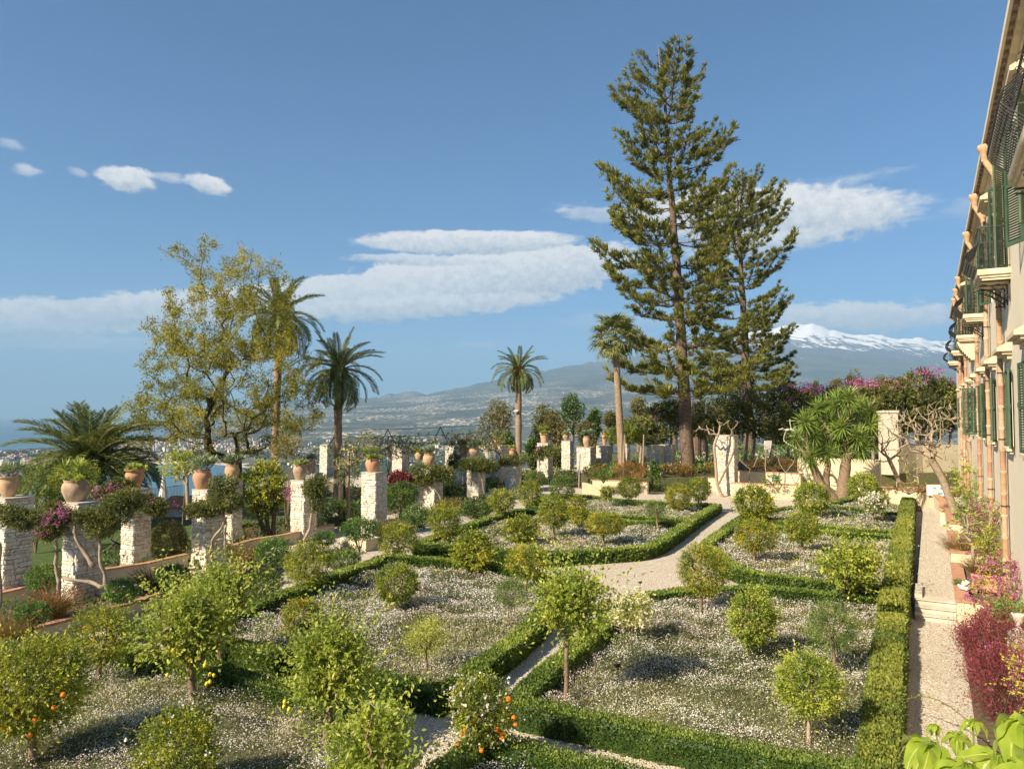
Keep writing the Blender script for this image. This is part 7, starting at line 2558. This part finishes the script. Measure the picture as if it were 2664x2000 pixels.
# ------------------------------------------------------------------ raised path, steps, right-hand planters
STEP_T = 24.8
mb = MB()


def wq(w, t_, z):
    p = wt(w, t_, z)
    return (p.x, p.y, z)


def slab(mb, w0, w1, t0, t1, z0, z1, mat=0):
    v = [wq(w0, t0, z0), wq(w1, t0, z0), wq(w1, t1, z0), wq(w0, t1, z0), wq(w0, t0, z1), wq(w1, t0, z1), wq(w1, t1, z1), wq(w0, t1, z1)]
    mb.add(v, [(0, 3, 2, 1), (4, 5, 6, 7), (0, 1, 5, 4), (1, 2, 6, 5), (2, 3, 7, 6), (3, 0, 4, 7)], mat=mat)


WL, WR = -.50, .53
slab(mb, WL + .004, WR, STEP_T + .74, 62, -.1, .44)
put('upper_gravel_path', mb.mesh('upper_gravel_path', M['gravel']), kind='structure')
stp = thing('garden_steps', 'three broad pale stone steps in the gravel path beside the villa', 'steps', wt(WL, STEP_T))
so = np.array(stp.location)


def wpart(name, parent, origin, mat, *slabs):
    mb = MB()
    for s_ in slabs:
        slab(mb, *s_)
    v = mb.V
    mb.V = [a - origin for a in v]
    return put(name, mb.mesh(name, M[mat]), parent)


for i in range(3):
    wpart('step', stp, so, 'marble', (WL - .02, WR - .003, STEP_T + .36 * i + .003, STEP_T + .36 * (i + 1) + (.10 if i == 2 else 0), .005 + .145 * i - .05, .15 * (i + 1) - .02))
    wpart('tread_slab', stp, so, 'marble', (WL - .03, WR - .004, STEP_T + .36 * i - .045, STEP_T + .36 * (i + 1) + (.12 if i == 2 else -.024), .15 * (i + 1) - .018, .15 * (i + 1) + .012))
wpart('kerb', stp, so, 'marble', (WL - .04, WL + .16, STEP_T + .86, STEP_T + 2.5, .2, .56))
# stepped planters
def planter(label, t0, t1, z, w0=WR, w1=FW + .0, seed=0, soil=True):
    o = wt(w0, t0)
    th = thing('raised_planter', label, 'planter', o)
    oo = np.array(o)
    wpart('front_wall', th, oo, 'plaster', (w0 + .002, w0 + .20, t0, t1, -.1, z - .05))
    wpart('end_wall', th, oo, 'plaster', (w0 + .20, w1, t0, t0 + .20, -.1, z - .05))
    wpart('planting_soil', th, oo, 'soil', (w0 + .20, w1, t0 + .20, t1, -.1, z - .12))
    n = int((t1 - t0) / .55)
    for i in range(n):
        a, b = t0 + (t1 - t0) * i / n, t0 + (t1 - t0) * (i + 1) / n
        wpart('coping_tile', th, oo, 'brick_red', (w0 - .03, w0 + .34, a + (.004 if i else -.03), b - .004, z - .05, z))
    for i in range(2):
        a, b = w0 + .344 + (w1 - w0 - .344) * i / 2, w0 + .344 + (w1 - w0 - .344) * (i + 1) / 2
        wpart('coping_tile', th, oo, 'brick_red', (a, b - .004, t0 - .03, t0 + .30, z - .05, z))
    return th


planter('near cream planter with broad clay coping beside the stone steps', 24.6, 30.8, .74)
planter('second stepped planter with clay coping, higher and farther along the villa path', 30.85, 36.5, 1.12)
planter('third stepped planter beneath the grasses, just before the curved wall', 36.55, 44.5, 1.42)
poly_mesh('border_soil', [wt(.62, 13), wt(1.9, 13), wt(1.9, 24.58), wt(.62, 24.58)], M['soil'], .014)

o = wt(.98, 26.2, .74)
tr_ = thing('terracotta_trough', 'rectangular terracotta trough holding golden grass on the clay coping', 'trough', o, math.atan2(U.y, U.x) - math.pi / 2)
mb = MB()
for lo, hi in (((0, 0, 0), (.95, .05, .42)), ((0, .05, 0), (.05, .60, .42)), ((.90, .05, 0), (.95, .60, .42)), ((.05, .55, 0), (.90, .60, .42)), ((-.03, -.03, .42), (.98, .06, .48)), ((-.03, .06, .42), (.06, .63, .48)), ((.89, .06, .42), (.98, .63, .48))):
    mb.box(lo, hi)
put('trough_body', mb.mesh('trough_body', M['terracotta']), tr_)
mb = MB()
mb.box((.05, .05, .05), (.90, .55, .38))
put('potting_soil', mb.mesh('potting_soil', M['soil']), tr_)


def dove(label, w, t_, z, rz):
    th = thing('dove_ornament', label, 'ornament', wt(w, t_, z), rz, 'white bird ornaments on the coping')
    mb = MB()
    mb.tube([(-.14, 0, .04), (-.06, 0, .07), (.03, 0, .09), (.09, 0, .13), (.12, 0, .16)], [.015, .055, .062, .04, .028], 8)
    put('body', mb.mesh('body', M['white_paint'], smooth=True), th)
    for s_ in (1, -1):
        wb = MB()
        wb.add([(.04, s_ * .03, .12), (-.04, s_ * .04, .10), (-.16, s_ * .10, .26), (-.05, s_ * .12, .30), (.04, s_ * .03, .13), (-.04, s_ * .04, .112), (-.16, s_ * .10, .27), (-.05, s_ * .12, .312)],
               [(0, 1, 2, 3), (4, 7, 6, 5), (0, 3, 7, 4), (1, 5, 6, 2), (2, 6, 7, 3)])
        put('wing', wb.mesh('wing', M['white_paint']), th)
    return th


dove('left one of two white bird ornaments beside the terracotta trough', 0.72, 26.0, .74, 2.2)
dove('right one of two white bird ornaments, touching the terracotta trough', 0.86, 26.0, .74, .6)
bush('small_succulent', 'little green succulent between the white birds on the coping', 'plant', 'geranium', (2484, 2504, 1508, 1520), 1521, 140, .74, leaf=.03, dens=500)


# ------------------------------------------------------------------ plants along the villa
def rbush(name, label, cat, mat, w, t_, z0, r, h, seed, n, leaf, ratio=.35, flowers=None, up=.9, tb=.5, shell=.6, lump=.25, shoot=.22, spiky=.6, wild=.4):
    c0 = wt(w, t_, z0)
    th = thing(name, label, cat, c0)
    mb = MB()
    P, SD = crown(mb, seed, (0, 0, h * .5), (r[0], r[1], h * .55), n, 7, leaf, ratio, up, shell, lump, shoot, 0, tb, spiky, wild=wild)
    put('foliage', mb.mesh('foliage', M[mat]), th)
    sb = MB()
    rng = rs(seed + 9)
    m_ = 26
    a = rng.uniform(0, 6.28, m_)
    k = rng.integers(0, len(P), m_)
    sb.edges(np.stack([np.cos(a) * r[0] * .25, np.sin(a) * r[1] * .25, np.full(m_, -.05)], 1), P[k], np.full(m_, .012), np.full(m_, .005), 4)
    put('stems', sb.mesh('stems', M['bark']), th)
    if flowers:
        fb = MB()
        fm, nf, fr = flowers
        k = rng.integers(0, len(P), nf)
        petals(fb, rng, P[k] + SD[k] * rng.uniform(.08, .26, nf)[:, None], fr, k=3)
        put('flowers', fb.mesh('flowers', M[fm]), th, kind='stuff')
    return th


rbush('burgundy_shrub', 'wine-red feathery shrub with pink flowers, topmost, just below the cream planter', 'shrub', 'burgundy', 1.22, 21.4, .0, (.62, .80), 1.10, 5001, 1000, .075, .22, ('petal_magenta', 40, .022))
rbush('burgundy_shrub', 'wine-red feathery shrub with pink flowers, middle of the mass beside the path', 'shrub', 'burgundy', 1.2, 19.7, .0, (.72, .95), 1.45, 5002, 1300, .075, .22, ('petal_magenta', 60, .022))
rbush('burgundy_shrub', 'wine-red feathery shrub with pink flowers, lowest, above the big glossy leaves', 'shrub', 'burgundy', 1.25, 17.4, .0, (.72, .95), 1.35, 5003, 1300, .07, .22, ('petal_magenta', 60, .022))
rbush('bougainvillea', 'magenta bougainvillea bush right of the terracotta trough', 'bougainvillea', 'citrus', 1.62, 23.0, .7, (.72, .85), 1.5, 5004, 420, .06, .6, ('petal_magenta', 950, .034), up=.2, spiky=.3)
rbush('bougainvillea', 'magenta bougainvillea climbing beside the lowest drainpipe', 'bougainvillea', 'citrus', 1.55, 29.2, 1.0, (.60, .8), 2.1, 5005, 380, .06, .6, ('petal_magenta', 700, .036), up=.3)
rbush('bougainvillea', 'pink bougainvillea at the right edge among the big glossy leaves', 'bougainvillea', 'citrus', 1.72, 15.6, .8, (.45, .8), 1.3, 5006, 300, .055, .6, ('petal_magenta', 260, .028), up=.3)
rbush('shrub', 'dark leafy shrub under the bare branched tree at the villa wall', 'shrub', 'deep', 1.5, 34.5, 1.2, (.7, .9), 1.6, 5007, 420, .08, .5, None, up=.2)
rbush('shrub', 'light green plumeria leaves above the dark shrub at the villa wall', 'shrub', 'lemon_leaf', 1.45, 38.5, 2.2, (.8, .8), 1.5, 5008, 120, .16, .35, None, up=.4)
rbush('hibiscus', 'shrub with large red flowers above the burgundy mass', 'shrub', 'geranium', 1.62, 21.0, .6, (.40, .45), 1.0, 5009, 220, .07, .6, ('petal_red', 12, .06), up=.2)
rbush('shrub', 'yellowish leafy growth at the foot of the lowest drainpipe', 'shrub', 'citrus', 1.6, 26.9, 1.0, (.4, .6), 1.5, 5010, 240, .07, .5, None, up=.3)
# small pale stone urn at the right edge
o = wt(1.58, 19.6, 0)
u_ = thing('stone_urn', 'slender pale stone urn at the right edge beside the burgundy shrubs', 'urn', (o.x, o.y, 0))
mb = MB()
mb.lathe([(.12, 1.25), (.13, 1.30), (.06, 1.34), (.05, 1.42), (.10, 1.52), (.13, 1.62), (.14, 1.66), (.11, 1.66)], sides=14)
put('bowl', mb.mesh('bowl', M['marble'], smooth=True), u_)
mb = MB()
mb.box((-.16, -.16, 0), (.16, .16, 1.25))
put('pedestal', mb.mesh('pedestal', M['marble']), u_)
# long stray branch over the path
a, b = G(2345, 1820, .35), G(2530, 1890, .8)
br = thing('stray_branch', 'long thin leafy branch leaning over the gravel path', 'branch', b)
mb = MB()
pts = [np.array(a) * (1 - f) + np.array(b) * f - np.array(b) + np.array([0, 0, .25 * math.sin(f * 3)]) for f in np.linspace(0, 1, 12)]
mb.tube(pts, np.linspace(.004, .012, 12), 5)
put('twig', mb.mesh('twig', M['bark']), br)
mb = MB()
rng = rs(3)
P = np.repeat(np.array(pts)[:10], 3, 0)
D = unit(rng.normal(size=P.shape))
mb.leaves(P, D, side(rng, D), .07, .035, tint=.6)
put('leaves', mb.mesh('leaves', M['citrus']), br)

# big glossy umbrella leaves close to the camera
def glossy():
    m_, t = newmat('glossy_umbrella_leaf')
    oc = t.n('ShaderNodeTexCoord').outputs['Object']
    sp = t.n('ShaderNodeSeparateXYZ')
    t.put(sp.inputs[0], oc)
    rib = t.m('ABSOLUTE', sp.outputs[1])
    f = t.noise(oc, 9, 3)
    base = t.ramp(f, [(.3, (.17, .27, .025)), (.7, (.34, .42, .045))])
    base = t.mix(t.m('LESS_THAN', rib, .0035), base, (.52, .55, .16))
    finish(t, m_, base, .22, t.n('ShaderNodeTexWave').outputs['Fac'], 0.0, spec=.6, transl=.38, tcol=(.46, .55, .05))
    return m_


M['glossy'] = glossy()


def leaflet_mesh(L, w, droop, seed):
    rng = rs(seed)
    n, k = 12, 6
    V = []
    for i in range(n + 1):
        f = i / n
        wd = w * math.sin(min(1, f * .93 + .07) * math.pi) ** .7 * (1 - .25 * f)
        if i == n:
            wd = .004
        e = -droop * f
        x = L * (math.sin(droop * f) / droop if droop > .01 else f)
        z = -L * (1 - math.cos(droop * f)) / max(droop, .01)
        for j in range(k + 1):
            g = (j / k - .5) * 2
            und = .012 * math.sin(f * 14 + (1.6 if g > 0 else 0) + seed) * abs(g)
            V.append((x, g * wd, z + abs(g) * wd * .28 + und))
    q = [(i * (k + 1) + j, (i + 1) * (k + 1) + j, (i + 1) * (k + 1) + j + 1, i * (k + 1) + j + 1) for i in range(n) for j in range(k)]
    mb = MB()
    mb.add(V, q)
    return mb.mesh('leaflet', M['glossy'], smooth=True)


lfm = [leaflet_mesh(.30, .072, 1.0, 1), leaflet_mesh(.27, .066, 1.4, 2), leaflet_mesh(.32, .078, .8, 3)]
um = thing('umbrella_plant', 'glossy yellow-green umbrella plant with drooping leaflets, bottom right corner', 'plant', K(2560, 2200, 4.6) - Vector((0, 0, 0)))
um.location.z = 0
uo = Vector(um.location)
rng = rs(88)
for i, (x, y, d, s_, nn) in enumerate([(2420, 1930, 4.4, .95, 8), (2512, 1985, 4.1, 1.0, 9), (2660, 1862, 4.1, 1.15, 9), (2590, 1962, 4.9, .80, 8), (2490, 1910, 5.6, .62, 8), (2432, 1882, 6.4, .42, 7), (2530, 1870, 6.2, .50, 8), (2670, 1985, 3.7, 1.1, 9), (2560, 2050, 4.0, 1.1, 8)]):
    c = K(x, y, d)
    g = put('leaf', None, um, c - uo, (rng.normal() * .18 - .2, rng.normal() * .18, rng.uniform(0, 6)), s_)
    for k in range(nn):
        put('leaflet', lfm[int(rng.integers(0, 3))], g, (0, 0, 0), (rng.normal() * .15, rng.uniform(.15, .65), k * 6.283 / nn + rng.normal() * .1), rng.uniform(.8, 1.1))
    mb = MB()
    e = np.array([uo.x + .25 - c.x, 0, -(c.z) * .9])
    base = np.array(c - uo)
    root = np.array([.1, .3, .2])
    mb.tube([base, base * .6 + root * .4 + np.array([.1, .1, .4]), root], [.007, .011, .02], 6)
    put('petiole', mb.mesh('petiole', M['citrus']), um)

# small black path lights in the beds
for i, (x, y, lab) in enumerate([(1608, 1783, 'small black spike light among the daisies of the big right bed'), (2362, 1302, 'small black spike light on the hedge corner by the curved wall'), (1665, 1552, 'small black spike light on the hedge by the near side of the clearing')]):
    b = G(x, y, .0 if i == 0 else .4)
    t1 = thing('garden_light', lab, 'garden light', b, 0, 'spike lights in the beds')
    mb = MB()
    mb.tube([(0, 0, 0), (0, 0, .42)], .012, 6)
    put('stake', mb.mesh('stake', M['iron']), t1)
    mb = MB()
    mb.tube([(-.06, 0, .42), (.06, 0, .46)], .035, 8)
    put('lamp_head', mb.mesh('lamp_head', M['iron']), t1)
# dark metal edging between gravel and hedges
def edging(pts, label):
    P = np.array([tuple(G(x, y, 0))[:2] for x, y in pts])
    P = resample(P, .5)
    mb = MB()
    d = unit(np.gradient(P, axis=0))
    n = np.stack([-d[:, 1], d[:, 0]], 1) * .012
    V = []
    for i in range(len(P)):
        for s_, z in ((1, 0), (1, .06), (-1, .06), (-1, 0)):
            V.append((P[i, 0] + n[i, 0] * s_, P[i, 1] + n[i, 1] * s_, z))
    q = [(i * 4 + j, i * 4 + j + 1, (i + 1) * 4 + j + 1, (i + 1) * 4 + j) for i in range(len(P) - 1) for j in range(3)]
    mb.add(V, q)
    put('metal_edging', mb.mesh('metal_edging', M['bark_dark']), label=label, cat='edging')


edging([(1378, 1660), (1300, 1742), (1170, 1834), (1145, 1848), (1060, 1826), (960, 1806), (800, 1766), (580, 1726)], 'dark strip edging the front corner of the middle bed')
edging([(1345, 1890), (1500, 1932), (1640, 1964), (1850, 2005)], 'dark strip edging the front of the big right bed')

print('objects', len(bpy.data.objects), 'polys', sum(len(m_.polygons) for m_ in bpy.data.meshes if m_.users))

# fallen leaves, petals and loose stones on the gravel
rng = rs(404)
pts = []
for (w0, w1, t0, t1, n, z) in [(-.45, .5, 12, 24.6, 260, .008), (-.45, .5, 25.7, 54, 420, .445)]:
    for _ in range(n):
        e = rng.random()
        w = w0 + (w1 - w0) * (e ** 2.2 if rng.random() < .5 else 1 - e ** 2.2)
        pts.append(tuple(wt(w, rng.uniform(t0, t1), z)))
for (x0, x1, y0, y1, n) in [(1400, 1800, 1470, 1600, 260), (1060, 1420, 1640, 2000, 260), (1640, 1900, 1290, 1440, 200), (600, 1000, 1700, 1900, 90), (1300, 1800, 1890, 2000, 160), (1000, 1150, 1395, 1440, 40)]:
    for _ in range(n):
        pts.append(tuple(G(rng.uniform(x0, x1), rng.uniform(y0, y1), .008)))
P = np.array(pts)
n = len(P)
D = unit(rng.normal(size=(n, 3)) * np.array([1, 1, .15]))
mb = MB()
kind_ = rng.integers(0, 3, n)
mb.leaves(P, D, unit(np.cross(D, np.array([[0, 0, 1.0]]))), rng.uniform(.03, .07, n), rng.uniform(.02, .035, n), fold=.15, mat=kind_, tint=rng.random(n))
put('fallen_leaves', mb.mesh('fallen_leaves', [M['bronze'], M['dusty'], M['box_yellow']]), kind='stuff', label='dry leaves scattered over the gravel paths', cat='leaves')
mb = MB()
for v_i in range(9):
    for _ in range(110):
        p = P[rng.integers(0, n)] + np.array([rng.normal() * .3, rng.normal() * .3, .0])
        s_ = rng.uniform(.012, .035)
        mb.add(STV[v_i][1] * s_ + p, STV[v_i][2], STV[v_i][3], tint=rng.random())
put('loose_stones', mb.mesh('loose_stones', M['stone_far']), kind='stuff', label='small loose stones lying on the gravel', cat='stones')
